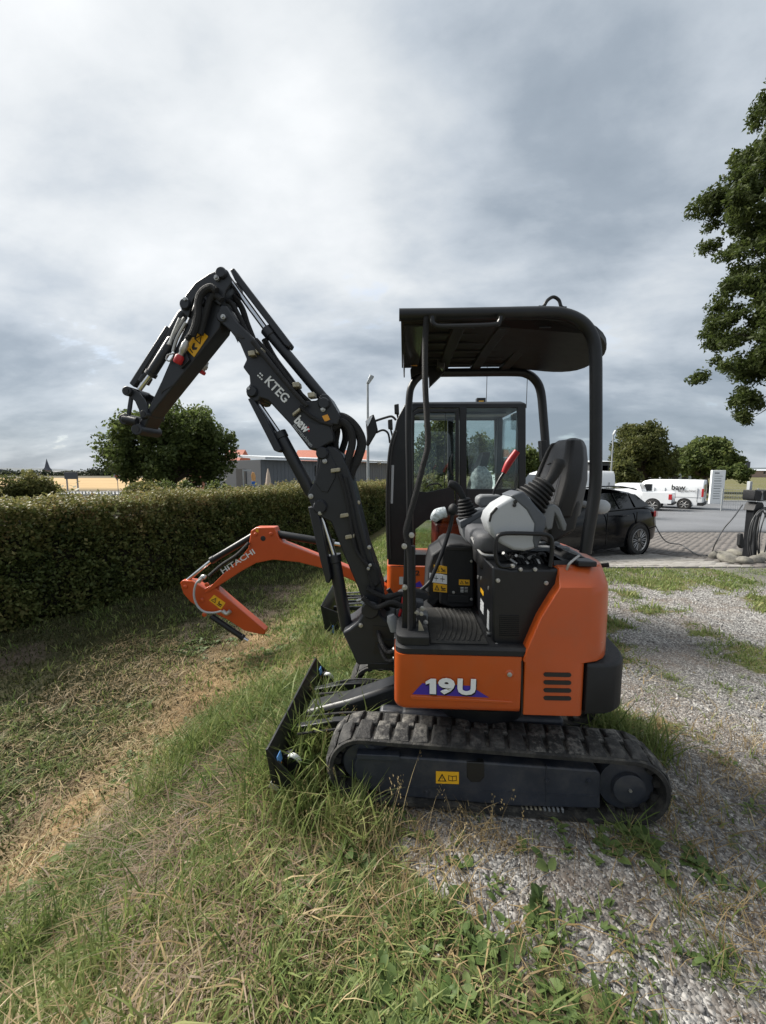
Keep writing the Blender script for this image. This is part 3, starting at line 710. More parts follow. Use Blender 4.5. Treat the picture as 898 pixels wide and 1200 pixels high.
q = MB(); q.pp(U, [(502, 666), (506, 650), (520, 641), (519, 700), (508, 712), (500, 706)], vC + .03, vC + .34, 'plastic'); mk('console_nose', q, exc, .012)
bolts('console_bolt', U, [(552.5, 657.5), (552.5, 702), (531.5, 694)], vC - .001, .008, con)
# tank cover under the seat
q = MB(); q.pp(U, [(577, 664), (577.5, 752), (610, 770), (640, 770), (672, 700), (672, 667), (600, 668)], VN + .06, VN + .45, 'black'); tank = mk('seat_base_cover', q, exc, .010)
q = MB()
for k in range(11): y = 722 + 2.35 * k; q.pp(U, [(586, y), (609, y + .3), (609, y + 1.3), (586, y + 1)], VN + .0535, VN + .0595, 'ink')
mk('vent_louvre', q, tank, 0, 0)
bolts('cover_bolt', U, [(583.5, 680), (582, 755.5), (640, 683)], VN + .06, .010, tank)
q = MB(); q.box(U, U.uz(560, 700, -.05)[0] + .012, U.uz(577, 700, VN + .06)[0] + .03, VN + .10, .33, zF + .002, U.uz(577, 664, VN + .06)[1] - .006, 'black'); mk('seat_riser', q, exc, .006)
ur = U.uz(560, 700, -.05)[0] + .008
for (v0_, v1_, z0_, z1_, col) in ((-.20, -.12, .89, 1.06, 'white'), (-.20, -.12, .99, 1.02, 'yellow'), (-.30, -.25, .97, 1.05, 'amber'), (-.33, -.29, .86, .96, 'white')):
    q = MB(); q.box(U, ur - (.006 if col != 'yellow' else .008), ur + .002, v0_, v1_, z0_, z1_, col); mk('riser_label', q, exc)
for v, z in ((-.14, 1.07), (-.32, 1.07), (-.32, .84), (-.05, .82), (-.05, 1.05)):
    q = MB(); q.cyl(U.W(ur + .004, v, z), U.W(ur - .012, v, z), .010, 'steel'); mk('riser_bolt', q, exc)

# orange rear cover lofted over the plan of the tail
def tail_ring(uL, vs, uA, uR, z, n=8, e=2.6):
    pts = [U.W(uL, -vs, z)]
    for k in range(2 * n + 1):
        a = -math.pi / 2 + math.pi * k / (2 * n); c, s_ = math.cos(a), math.sin(a)
        pts.append(U.W(uA + (uR - uA) * abs(c) ** (2 / e), vs * (abs(s_) ** (2 / e)) * (1 if s_ > 0 else -1), z))
    pts.append(U.W(uL, vs, z)); return pts
left = [(613, 838), (613, 775), (620, 757), (634, 725), (650, 699), (657, 689), (664, 669)]
rings = []
for (x, y) in left:
    u_, z_ = U.uz(x, y, VN - .006)
    rings.append((u_, z_))
zCut = U.uz(690, 777, VN)[1]
lowr = [tail_ring(u_, .471, .30, .412, z_, 8, 9) for u_, z_ in ((rings[0][0], rings[0][1]), (rings[0][0], zCut - .003))]
up = []
lev = [(rings[1][0], zCut + .003, .0, .471), (rings[2][0], rings[2][1], .0, .471), (rings[3][0], rings[3][1], .0, .471), (rings[4][0], rings[4][1], .002, .471), (rings[5][0], rings[5][1], .008, .467), (rings[6][0] - .01, rings[6][1] - .005, .02, .405), (rings[6][0], rings[6][1], .03, .395)]
for (u_, z_, ins, vs) in lev: up.append(tail_ring(u_, vs, .30, .575 - ins, z_, 8, 3.4))
q = MB(); q.loft(lowr + up, 'orange'); cover = lowc = mk('rear_cover', q, exc, .004, 32)
for k in range(4):
    y = 788 + 9.2 * k; y0_ = y
    s_ = MB(); L_ = [(637 + x_, y0_ + y_ + .02 * x_) for x_, y_ in ((0, 2.4), (1, .6), (2.6, 0), (30, 0), (32, .6), (33, 2.4), (32, 4.3), (30, 5), (2.6, 5), (1, 4.3))]
    s_.pp(U, L_, VN - .0085, VN + .02, 'ink'); mk('vent_slot', s_, lowc)
q = MB(); q.tube([U.P(664, 668, VN + .06), U.P(668, 660, VN + .05), U.P(679, 651, VN + .06)], .006, 'steel', 8); mk('cover_stay', q, exc)
q = MB(); q.loft([tail_ring(.30, .36, .28, .50, rings[6][1] - .003, 8, 3.4), tail_ring(.32, .35, .28, .48, rings[6][1] + .02, 8, 3.4)], 'black'); mk('engine_deck', q, exc, .01)
q = MB(); c = U.P(700, 692, VN + .03); q.ball(c, .014, 'ink', 1, .5, .8); c2 = U.P(702, 752, VN + .04); q.ball(c2, .016, 'steel', 1, .6, .8); mk('cover_latch', q, cover)
q = MB(); q.pp(U, [(611.2, 775), (612.6, 775), (612.6, 839), (611.2, 839)], VN - .003, VN + .02, 'ink'); mk('panel_gap', q, cover)
# engine-side clutter below the seat, behind the rail
q = MB()
for k in range(9):
    a_ = random.uniform(595, 690); q.tube([U.P(a_, 662 - random.uniform(0, 14), VN + .2), U.P(a_ + 14, 664 - random.uniform(0, 10), VN + .26), U.P(a_ + 30, 662, VN + .24)], .011, 'hose', 8)
q.pp(U, [(655, 664), (668, 648), (690, 655), (697, 664)], VN + .15, .3, 'plastic'); mk('engine_hose', q, exc)
q = MB()
for vv in (-.15, -.02, .1): q.box(U, .18, .44, vv, vv + .05, rings[6][1] + .02, rings[6][1] + .045, 'mgrey')
mk('deck_grille', q, exc, .005)
# counterweight
zw0 = U.uz(690, 838, VN)[1]; zw1 = U.uz(680, 778, VN)[1]
cw = [tail_ring(.408, .455, .44, .64, zw0, 10, 3.0), tail_ring(.408, .468, .44, .66, zw0 + .02, 10, 3.0), tail_ring(.408, .468, .44, .66, zw1 - .012, 10, 3.0), tail_ring(.408, .458, .44, .648, zw1, 10, 3.0)]
q = MB(); q.loft(cw, 'plastic'); cwt = mk('counterweight', q, exc, .004, 40)
q = MB(); q.box(U, .655, .664, -.12, .02, zw0 + .10, zw0 + .17, 'red'); mk('tail_reflector', q, cwt)

# ---- consoles, levers and seat
vL = VN + .10
q = MB(); q.pp(U, [(571, 612), (574, 602), (583, 592), (600, 582), (612, 577), (622, 583), (636, 606), (637, 617), (629, 643), (615, 646.5), (602, 645), (588, 638), (576, 626)], vL, vL + .17, 'lgrey'); lcon = mk('left_console', q, exc, .016, 40, 3)
q = MB(); q.pp(U, [(598, 581), (611, 575.5), (615, 577), (641, 607), (640.5, 617), (629.5, 644.5), (626, 641), (624, 634), (626, 614), (617, 598)], vL - .004, vL + .175, 'dgrey'); mk('console_trim', q, lcon, .010, 40, 3)
bolts('trim_plug', U, [(604, 588), (603, 592)], vL - .003, .009, lcon, 'ink', .004)
q = MB(); q.pp(U, [(573, 611), (575, 602), (582, 594), (584, 596), (577, 604), (575, 612)], vL - .003, vL + .01, 'ink'); mk('console_seam', q, lcon, .002)
def bellows(a, b, r0, r1, parent, n=6):
    pr = []
    for k in range(n): f = k / n; r_ = r0 + (r1 - r0) * f; pr += [(f, r_ * .84), (f + .35 / n, r_), (f + .65 / n, r_)]
    pr.append((1, r1 * .8)); q = MB(); q.lathe(a, b, pr, 'plastic', 20); return mk('lever_boot', q, parent)
vb = vL + .085
bellows(U.P(620, 589, vb), U.P(641.5, 566, vb), .088, .046, lcon, 6)
q = MB(); q.tube([U.P(640, 568, vb), U.P(648, 557, vb), U.P(655, 543, vb), U.P(656.5, 538, vb)], [.022, .027, .031, .022], 'plastic', 14); mk('joystick', q, lcon)
# far console
vR = .16
q = MB(); q.pp(U, [(539.5, 613), (562, 600), (573, 597), (582, 616), (580, 640), (553, 643), (543, 629)], vR, vR + .16, 'mgrey'); rcon = mk('right_console', q, exc, .014, 40, 3)
q = MB(); q.pp(U, [(538.5, 611), (562, 599), (574, 595), (577, 602), (562, 607), (541, 620)], vR - .004, vR + .165, 'dgrey'); mk('console_trim', q, rcon, .008)
bellows(U.P(549, 606, vR + .06), U.P(543.5, 584, vR + .06), .066, .034, rcon, 6)
q = MB(); q.tube([U.P(543.5, 585, vR + .06), U.P(537, 573, vR + .06), U.P(531, 568, vR + .06), U.P(526, 566.5, vR + .06)], [.019, .024, .026, .02], 'plastic', 14); mk('joystick', q, rcon)
q = MB(); q.tube([U.P(579.5, 592, .30), U.P(579, 577, .30), U.P(585, 563, .30), U.P(592, 552, .30)], .0085, 'black', 8); bl = mk('blade_lever', q, exc)
q = MB(); q.tube([U.P(590.5, 554, .30), U.P(596, 543, .30), U.P(606, 529, .30)], [.016, .023, .021], 'red', 12, True, 5); mk('lever_grip', q, bl)
q = MB(); q.pp(U, [(560, 583), (566, 580), (588, 580), (590, 585), (586, 592), (566, 595), (560, 591)], .25, .36, 'mgrey'); mk('armrest', q, exc, .014)
# seat
vS = .0
q = MB()
for (za, zb) in ((1,),) if False else (): pass
us0, zs0 = U.uz(557, 628, -.2); us1 = U.uz(640, 628, -.2)[0]
def cushion(u0, u1, v0, v1, z0, z1, m, rad=.03):
    c = MB(); rg = []
    for z, ins in ((z0, .012), (z0 + .015, 0), (z1 - .03, 0), (z1 - .01, .012), (z1, .04)):
        n = 5; r_ = rad; ring = []
        for (cu, cv_, a0) in ((u1 - r_, v0 + r_, -90), (u1 - r_, v1 - r_, 0), (u0 + r_, v1 - r_, 90), (u0 + r_, v0 + r_, 180)):
            for k in range(n): a = R(a0 + 90 * k / (n - 1)); ring.append(U.W(cu + (r_ - ins) * math.cos(a), cv_ + (r_ - ins) * math.sin(a), z))
        rg.append(ring)
    return c.loft(rg, m)
zc_ = U.uz(570, 622, -.15)[1]
seat = mk('seat', cushion(us0, us1 - .06, -.24, .2, zc_ - .10, zc_, 'seat', .06), exc, 0, 60)
mk('seat_pan', cushion(us0 + .03, us1 - .1, -.22, .18, zc_ - .2, zc_ - .095, 'seatd', .06), seat, 0, 60)
q = MB(); q.tube([U.P(553, 630, -.12), U.P(560, 643, -.2), U.P(567, 650, -.26), U.P(582, 651, -.27)], .007, 'steel', 8); mk('seat_adjust_bar', q, seat)
# backrest: slanted, tapering to a rounded top
cl = [(653, 606, .21), (656, 586, .225), (663, 562, .22), (670, 540, .19), (675, 524, .16), (679, 514, .13), (682, 511, .09)]
rg = []; rgS = []
for k, (x, y, hw) in enumerate(cl):
    u_, z_ = U.uz(x, y, -.2); th = [.15, .15, .14, .12, .10, .07, .03][k]
    dx = Vector((0, 0, 0)); ring = []
    for (a, b_) in ((0.0, -1), (-.015, -.62), (-.005, 0), (-.015, .62), (0.0, 1), (.35, 1.0), (.8, .82), (1, .4), (1, -.4), (.8, -.82), (.35, -1.0)):
        uo = a if a < .02 else a * th
        ring.append(U.W(u_ + uo, -.01 + b_ * hw, z_))
    rg.append(ring)
q = MB(); q.loft(rg, 'seat'); back = mk('backrest', q, exc, .012, 50)
# dark near bolster and rear shell
for sg in (-1, 1):
    q = MB(); rg = []
    for k, (x, y, hw) in enumerate(cl[:-1]):
        u_, z_ = U.uz(x, y, -.2); th = [.06, .065, .065, .06, .05, .035][k]; v_ = -.01 + sg * (hw + .004)
        rg.append([U.W(u_ - .022, v_ - sg * .055, z_), U.W(u_ - .030, v_ - sg * .03, z_), U.W(u_ - .01, v_ + sg * .008, z_), U.W(u_ + th, v_ + sg * .006, z_), U.W(u_ + th, v_ - sg * .05, z_)])
    q.loft(rg, 'seatd'); mk('side_bolster', q, back, .012, 50)
q = MB(); q.pp(U, [(640, 606), (653, 590), (662, 582), (676, 578), (682, 590), (676, 622), (655, 634), (644, 640)], -.22, .18, 'seatd'); mk('backrest_shell', q, back, .02)
q = MB(); q.pp(U, [(635, 597), (640, 593), (651, 591), (657, 596), (665, 615), (664, 622), (660, 623), (655, 609), (651, 603), (648, 620), (641, 622), (637, 612)], -.31, -.255, 'mgrey'); mk('armrest_hinge', q, seat, .012)
q = MB(); q.ball(U.P(705, 594, -.02), .05, 'lgrey', .95, .6, .8, 14, 8); q.cyl(U.P(704, 595, -.02), U.P(672, 588, -.02), .018, 'mgrey'); mk('beacon_bracket', q, exc)
for sg in (-1, 1):
    q = MB(); q.tube([U.W(U.uz(x, y, -.2)[0] - .012, -.01 + sg * (hw * .62), U.uz(x, y, -.2)[1]) for x, y, hw in cl[1:-1]], .004, 'ink', 6); mk('seat_seam', q, back)
q = MB(); q.tube([U.W(U.uz(668, 546, -.2)[0] - .006, b_ * .13, U.uz(668, 546, -.2)[1] + .02 - .02 * b_ * b_) for b_ in (-1, -.5, 0, .5, 1)], .005, 'ink', 6); mk('seat_seam', q, back)
# guard rail round the console
q = MB(); q.tube([U.P(*p, VN + .07) for p in ((605, 662), (590, 664), (583.5, 660), (581, 650), (581, 638), (583, 629), (590, 625.5), (605, 625), (625, 625.5), (640, 626.5), (646, 631), (647, 640), (646.5, 652), (645, 664))], .0098, 'black', 10, True, 5); mk('guard_rail', q, exc)
bolts('rail_bolt', U, [(601, 663), (610, 667), (627, 667)], VN + .06, .009, exc)

# ---- canopy
vn, vf = -.38, .40
q = MB(); tub = lambda pts, v, r, m='black', n=14, s=5: MB().tube([U.P(x, y, v) for x, y in pts], r, m, n, True, s)
post = mk('canopy_post', tub([(468, 369), (520, 368.5), (580, 367.5), (640, 366.5), (662, 368.5), (678, 375), (688, 384), (695, 397), (698, 415), (698.5, 460), (698.5, 520), (698, 565), (694.5, 595), (690, 622), (686, 648)], vn, .0265), exc)
q = MB(); c = U.P(686, 650, vn); q.box(U, (c - U.c).dot(U.ud) - .045, (c - U.c).dot(U.ud) + .04, vn - .035, vn + .05, c.z - .05, c.z - .025, 'black'); mk('post_foot', q, post, .006)
post2 = mk('canopy_post', tub([(486, 437), (540, 436.5), (600, 436), (617, 438), (628, 446), (634, 460), (637, 490), (640, 530), (642, 575)], vf, .0265), exc)
q = MB(); q.pp(U, [(634, 516), (641, 516), (643, 541), (636, 541)], vf - .04, vf + .02, 'black'); mk('post_clamp', q, post2, .003)
mk('canopy_post', tub([(503, 436), (493, 440), (484, 450), (480, 464), (479, 500), (480, 560), (480.5, 620), (480.5, 690)], vf - .01, .0235), exc)
grab = mk('grab_rail', tub([(500, 372), (498.5, 400), (498.5, 450), (500.5, 490), (501.5, 522), (496, 545), (487, 580), (478, 612), (475.5, 624), (478, 636), (480, 650), (481, 700), (481, 738)], VN + .07, .0135, 'hose', 12, 6), exc)
bolts('rail_clamp', U, [(482.5, 627), (474, 640), (474.5, 688)], VN + .06, .013, grab)
q = MB()                                                             # handle under the near rail
q.tube([U.P(*p, vn - .05) for p in ((507, 371), (507, 377), (510, 381), (518, 382.5), (550, 382), (580, 380.5), (585.5, 377), (587, 371))], .0105, 'black', 10, True, 6)
for x in (507, 587): q.cyl(U.P(x, 372, vn - .055), U.P(x, 372, vn), .017, 'black')
mk('overhead_handle', q, exc)
# roof sheet: superellipse plan, shallow crown, tucked rear edge
uA0 = U.uz(470, 369, vn)[0]; uA1 = .578; zR = U.uz(560, 365, vn)[1]
def roofring(z, ins, drop=0):
    pts = []
    n = 10
    def zz_(u_): return z - drop - .13 * max(0, (u_ - .12) / .5) ** 2
    pts.append((uA0 + ins, vn + ins)); pts.append((uA0 + ins, vf - ins))
    for u_ in np.linspace(uA0 + .15, .18, 5): pts.append((u_, vf - ins))
    for k in range(1, 2 * n):
        a = math.pi / 2 - math.pi * k / (2 * n); c_, s_ = math.cos(a), math.sin(a); e = 2.5
        pts.append((.18 + (uA1 - .18 - ins) * abs(c_) ** (2 / e), .01 + (.39 - ins) * abs(s_) ** (2 / e) * (1 if s_ > 0 else -1)))
    for u_ in np.linspace(.18, uA0 + .15, 5): pts.append((u_, vn + ins))
    return [U.W(u_, v_, zz_(u_) - .018 * ((v_ - .01) / .39) ** 2) for u_, v_ in pts]
q = MB(); q.loft([roofring(zR - .02, .0), roofring(zR + .012, .0), roofring(zR + .022, .02)], 'roof'); roof = mk('canopy_roof', q, exc, .004, 50)
for u_ in (-.18, .02, .20):
    q = MB(); q.loft([[U.W(u_ + a, v_, zR - b_ - .012 * ((v_ - .01) / .39) ** 2 - .13 * max(0, (u_ - .12) / .5) ** 2) for a, b_ in ((-.035, .028), (.035, .028), (.028, .052), (-.028, .052))] for v_ in np.linspace(vn + .03, vf - .03, 5)], 'roof'); mk('roof_rib', q, roof, .004)
for v_ in (-.24, -.10, .04, .18, .30):
    q = MB(); q.box(U, uA0 + .12, .26, v_, v_ + .025, zR - .048, zR - .034, 'roof'); mk('roof_stringer', q, roof, .003)
q = MB(); q.box(U, uA0 + .01, uA0 + .105, vn + .04, vf - .03, zR - .045, zR - .036, 'smoke'); q.box(U, uA0 + .15, -.23, vn + .06, vf - .05, zR - .033, zR - .026, 'smoke'); q.box(U, -.13, -.03, vn + .06, vf - .05, zR - .033, zR - .026, 'smoke'); q.box(U, .07, .15, vn + .08, vf - .06, zR - .036, zR - .028, 'smoke'); mk('smoked_panel', q, roof)
q = MB(); q.lp(U, [(uA0 + .005, zR - .015), (uA0 + .012, zR - .10), (uA0 + .02, zR - .10), (uA0 + .02, zR - .015)], vf - .32, vf - .01, 'smoke'); mk('front_visor', q, roof, .003)
q = MB(); q.pp(U, [(481, 432), (482, 442.5), (490, 438), (497, 436), (503, 440), (503.5, 453), (522, 435), (524, 414), (510, 410)], vf - .06, vf + .0, 'roof'); mk('work_light_bracket', q, roof, .003)
q = MB(); q.pp(U, [(479, 424), (489, 424), (489, 429), (479, 428)], vf - .09, vf - .085, 'amber'); mk('visor_label', q, roof)
q = MB(); q.pp(U, [(512, 395), (527, 398), (521, 432), (512, 430)], vf - .18, vf - .10, 'smoke'); mk('wiring_cover', q, roof, .006)
q = MB(); uh, zh = U.uz(648, 360, .05); q.tube([U.W(uh - .075, .05, zh + .002), U.W(uh - .05, .05, zh + .004), U.W(uh - .03, .05, zh + .035), U.W(uh, .05, zh + .052), U.W(uh + .03, .05, zh + .035), U.W(uh + .045, .05, zh), U.W(uh + .07, .05, zh - .006)], .009, 'black', 8); mk('lifting_eye', q, roof)

# ---- foot levers and front clutter
q = MB(); q.tube([U.P(531, 600, -.02), U.P(527, 620, -.02), U.P(518, 648, -.03), U.P(507, 675, -.05), U.P(502, 684, -.06), U.P(484, 700, -.08)], .011, 'black', 10); tl_ = mk('travel_lever', q, exc)
q = MB(); q.ball(U.P(531, 597, -.02), .03, 'plastic', .9, .9, 1.1, 12, 8); mk('lever_knob', q, tl_)
q = MB(); q.tube([U.P(523, 600, -.02), U.P(513, 603, -.02), U.P(508, 610, -.02)], [.03, .034, .02], 'wrap', 12); mk('wrapped_handle', q, tl_)
q = MB(); q.pp(U, [(478, 690), (500, 695), (505, 700), (486, 712), (476, 708)], -.12, -.06, 'plastic'); mk('foot_pedal', q, exc, .006)
q = MB(); q.pp(U, [(474, 640), (487, 640), (488, 738), (471, 738)], VN + .09, VN + .12, 'black'); mk('front_upright', q, exc, .005)
q = MB(); q.pp(U, [(491, 726), (494, 731), (498, 741), (496, 746), (490, 746)], VN + .06, VN + .064, 'brass'); mk('hinge_plate', q, exc, .002)
bolts('floor_bolt', U, [(487, 717), (494, 719), (496, 746)], VN + .10, .010, exc)
for k, pts_ in enumerate([[(425, 700), (440, 712), (460, 706), (480, 716)], [(430, 690), (452, 700), (470, 696), (486, 704)], [(436, 718), (452, 726), (468, 724), (482, 730)], [(440, 735), (455, 744), (470, 742), (480, 748)], [(448, 752), (458, 760), (468, 756)], [(455, 690), (463, 705), (458, 722), (450, 735)]]):
    q = MB(); q.tube([U.P(x, y, -.16 + .07 * k) for x, y in pts_], .014, 'hose', 10); mk('front_hose', q, exc)
q = MB(); q.lathe(U.P(452, 702, -.02), U.P(472, 706, -.02), [(0, .03), (.2, .04), (.8, .04), (1, .025)], 'plastic'); q.lathe(U.P(458, 721, -.2), U.P(464, 738, -.2), [(0, .02), (.3, .03), (1, .03)], 'mgrey'); mk('front_valve', q, exc)
q = MB(); q.box(U, -.47, -.30, -.3, .34, zB + .02, zF - .03, 'black'); q.box(U, -.62, -.44, -.11, .16, zB + .01, zB + .05, 'black'); q.box(U, -.62, -.44, -.10, .15, zF - .14, zF - .10, 'black'); q.lathe(U.W(-.545, .02, zB - .03), U.W(-.545, .02, zF - .06), [(0, .06), (.08, .065), (.09, .05), (.9, .05), (.91, .07), (1, .06)], 'navy', 20); q.box(U, -.56, -.49, -.02, .06, zB + .05, zF - .14, 'black'); mk('swing_post', q, exc, .012)
for vv_, zz2 in ((-.18, .60), (-.22, .56), (-.15, .52), (-.24, .62), (-.10, .66)):
    q = MB(); q.tube([U.W(-.44, vv_ + .05, zz2 + .08), U.W(-.50, vv_ + .05, zz2 + .05), U.W(-.54, vv_ + .08, zz2 + .09), U.W(-.57, vv_ + .16, zz2 + .15)], .012, 'hose', 8); q.cyl(U.W(-.47, vv_ + .05, zz2 + .062), U.W(-.445, vv_ + .05, zz2 + .078), .016, 'steel', 8); mk('front_hose', q, exc)
q = MB(); q.tube([U.P(473, 700, -.15), U.P(471, 712, -.15), U.P(468, 722, -.15)], .008, 'red', 8); mk('red_cable', q, exc)

for k_, (px_, py_, w_, h_) in enumerate(((484, 716, 5, 9), (491, 709, 6, 5), (498, 724, 4, 6), (488, 731, 3, 8))):
    q = MB(); q.pp(U, [(px_ - w_, py_ - h_), (px_ + w_, py_ - h_ + 2), (px_ + w_ - 1, py_ + h_), (px_ - w_ + 1, py_ + h_ - 1)], -.30 + .05 * k_, -.24 + .05 * k_, ('plastic', 'navy', 'mgrey', 'black')[k_]); mk('control_linkage', q, exc, .006)
bolts('linkage_bolt', U, [(489, 718), (495, 713), (486, 726), (499, 729), (481, 709)], -.31, .012, exc)
q = MB()
for k_ in range(9): q.tube([U.P(590 + 5 * k_, 648 + (k_ * 7) % 9, VN + .16), U.P(597 + 5 * k_, 654 - (k_ * 5) % 7, VN + .2), U.P(606 + 4.5 * k_, 661, VN + .18)], .008, 'hose' if k_ % 3 else 'steel', 6)
q.pp(U, [(586, 652), (642, 650), (645, 664), (586, 664)], VN + .24, VN + .4, 'ink'); mk('control_hose', q, exc)
# ---- boom assembly (own centre plane)
vB = .03
q = MB(); q.pp(U, [(401, 741.5), (409, 737), (419, 729), (424, 721), (427, 713), (431, 708), (437, 706), (443, 710), (447, 721), (452, 726), (463, 728), (464, 778), (419, 780), (415, 771)], vB - .14, vB + .14, 'boom', vB - .14); br = mk('swing_bracket', q, exc, .012)
q = MB(); c = U.P(434.5, 714, vB - .14); q.lathe(c, c - U.vd * .02, [(0, .05), (.7, .05), (1, .042)], 'boom', 24); mk('pivot_boss', q, br)
q = MB(); q.pp(U, [(437, 733), (463, 735), (463, 748), (437, 746)], vB - .1425, vB - .1405, 'ink'); q.pp(U, [(440, 752), (463, 750), (463, 768), (437, 766)], vB - .1425, vB - .1405, 'ink'); mk('bracket_recess', q, br, 0, 0)
bolts('bracket_bolt', U, [(423, 732.5)], vB - .14, .012, br, 'steel', .014)
hb = .085
low = [(372, 536), (376, 528), (384, 522), (392, 524), (401, 532), (408, 548), (414, 566), (422, 600), (431, 637), (443, 671), (449, 690), (449, 705), (441, 716), (434, 722), (427, 712), (420, 690), (403, 650), (388, 612), (378, 607), (370, 607), (364.5, 592), (360, 580), (362, 574), (369, 563)]
q = MB(); q.pp(U, low, vB - hb, vB + hb, 'boom'); lb = mk('lower_boom', q, exc, .008)
q = MB(); q.pp(U, [(376, 538), (385, 528), (394, 546), (393, 560), (384, 577), (377, 576), (370, 566)], vB - hb - .007, vB - hb + .002, 'boom'); mk('reinforcing_plate', q, lb, .003)
vk = vB - hb - .012
q = MB(); q.pp(U, [(284.5, 430), (289, 421), (281, 402), (270, 388), (259, 378), (255, 365), (259, 357), (266, 358), (277, 376), (299, 398), (340, 451), (357, 470), (371, 469), (377, 461), (384, 462), (391, 474), (399, 488), (396, 498), (389, 497), (391, 517), (372, 527), (363, 527), (340, 497), (314, 469), (305, 466), (303, 470), (297, 471), (289, 463), (288, 455), (293, 450), (292, 440)], vk, vB + hb + .012, 'boom'); ub = mk('upper_boom', q, exc, .007)
q = MB(); q.pp(U, [(340, 484), (352, 489), (372, 497), (386, 497), (391, 515), (372, 526), (364, 525)], vk - .004, vk + .002, 'boom'); mk('knuckle_plate', q, ub, .002)
q = MB(); q.pp(U, [(273, 390), (280, 391), (287, 396), (283, 397), (279, 395), (279, 402)], vk - .003, vk + .001, 'ink'); mk('boom_crease', q, ub, .001)
def pinboss(name, pts, v, r, parent):
    for (x, y, s_) in pts:
        c = U.P(x, y, v); q = MB(); q.lathe(c + U.vd * .004, c - U.vd * .018, [(0, r * s_), (.6, r * s_), (1, r * s_ * .8)], 'boom', 20); mk(name, q, parent)
pinboss('pin_boss', [(378, 531, 1), (296, 459, .9), (380, 473, .95)], vk, .034, ub); pinboss('pin_boss', [(375.5, 594, 1.1)], vB - hb, .036, lb)
bolts('pin_bolt', U, [(381, 540.5)], vB - hb - .008, .013, lb, 'steel', .018); bolts('pin_bolt', U, [(375.5, 600.5), (364.8, 581.5)], vB - hb, .014, lb, 'steel', .02)
bolts('pin_bolt', U, [(293, 456), (262.5, 372), (379, 480)], vk - .002, .013, ub, 'steel', .02)
for (x, y, a_) in ((393, 551, -8), (404, 604, -10), (410, 629, -10), (347, 482.5, -38)):
    pr, v_ = (ub, vk) if y < 490 else (lb, vB - hb)
    ca, sa = math.cos(R(a_)), math.sin(R(a_)); q = MB(); q.pp(U, [(x + dx * ca - dy * sa * 0 + 0, y + dx * sa + dy * ca) for dx, dy in ((-5.5, -2.4), (5.5, -2.4), (5.5, 2.4), (-5.5, 2.4))], v_ - .03, v_, 'brass'); b_ = mk('hose_clamp', q, pr, .004)
for (x, y) in ((292 + 2, 414), (303, 411), (346, 451), (364, 463)):
    q = MB(); q.pp(U, [(x - 4, y - 3), (x + 4, y - 4), (x + 5, y + 2), (x - 3, y + 3)], vk - .03, vk + .03, 'brass'); mk('hose_clamp', q, ub, .004)
q = MB(); q.pp(U, [(421, 703), (426, 701), (433, 712), (428, 714)], vB - .115, vB - .10, 'lgrey'); q.cyl(U.P(418, 704, vB - .11), U.P(430, 701, vB - .11), .008, 'steel'); mk('grease_fitting', q, lb, .002)
sticker(U, [(377.5, 487.5), (384, 485.5), (387, 491.5), (381, 494.5)], vk - .004, 'amber', ub)
q = MB(); text(q, U, 'KTEG', (309.5, 448), (333, 472.5), vk - .004, .050, 'white', .02, .002); q.pp(U, [(334.5, 469), (336, 468.5), (336.5, 470), (335, 470.5)], vk - .004, vk, 'white')
for i_ in range(2):
    for j_ in range(3 - i_ % 2 * 0): 
        x = 302.5 + j_ * 2.1 + i_ * 2.6; y = 440.0 + j_ * 2.1 - i_ * 2.4
        if not (i_ == 1 and j_ == 2): q.pp(U, [(x, y - 1.2), (x + 1.3, y + .1), (x + .1, y + 1.3), (x - 1.2, y)], vk - .004, vk, 'white')
mk('maker_lettering', q, ub)
q = MB(); text(q, U, 'baw', (344, 494), (357.5, 508.5), vk - .008, .052, 'white', .035, .002); q.pp(U, [(360, 501), (362, 499.5), (363, 505.5), (361.5, 506)], vk - .006, vk, 'red'); text(q, U, 'Baumaschinen', (343, 499), (364, 524), vk - .008, .022, 'lgrey', .0, .002); mk('dealer_lettering', q, ub)

# arm
ha = .062; va = vB - ha
# the near face edge traced at va; underside follows from real depth
q = MB(); q.pp(U, [(221, 372), (231, 345), (246, 338), (258, 350), (262, 366), (258, 384), (178, 484), (169.5, 501), (164, 507), (160, 500), (166, 490), (174, 478), (189, 447)], va, vB + ha, 'boom'); arm = mk('arm', q, exc, .006)
q = MB(); q.pp(U, [(212, 362), (213, 355), (218, 345), (229, 331), (245, 320.5), (261, 314.5), (266, 316), (270, 324), (271, 331), (265, 340), (262, 350), (258, 358), (250, 352), (243, 337), (234, 340), (226, 352), (221, 372), (215, 367)], va - .022, va - .003, 'boom'); mk('rocker_plate', q, arm, .004)
q = MB(); q.pp(U, [(212, 362), (213, 355), (218, 345), (229, 331), (245, 320.5), (261, 314.5), (266, 316), (270, 324), (271, 331), (265, 340), (262, 350), (258, 358), (250, 352), (243, 337), (234, 340), (226, 352), (221, 372), (215, 367)], vB + ha + .003, vB + ha + .022, 'boom', va - .022); mk('rocker_plate', q, arm, .004)
q = MB(); q.pp(U, [(236, 346), (252, 330), (266, 322), (266, 345), (258, 360)], va, vB + ha, 'boom'); mk('arm_head', q, arm, .006)
q = MB(); q.pp(U, [(187, 453), (191, 456), (205, 450), (191, 459), (189, 462)], va - .003, va, 'ink'); mk('arm_crease', q, arm, .001)
pinboss('pin_boss', [(218, 357, 1), (260, 320.5, 1), (237, 354, .8), (262, 372, 1.1)], va - .022, .030, arm)
bolts('pin_bolt', U, [(219, 352.5), (255, 326.5)], va - .024, .014, arm, 'steel', .024)
sticker(U, [(232.5, 384), (244, 394), (227.5, 418.5), (218, 408.5)], va - .004, 'yellow', arm, 'tall')
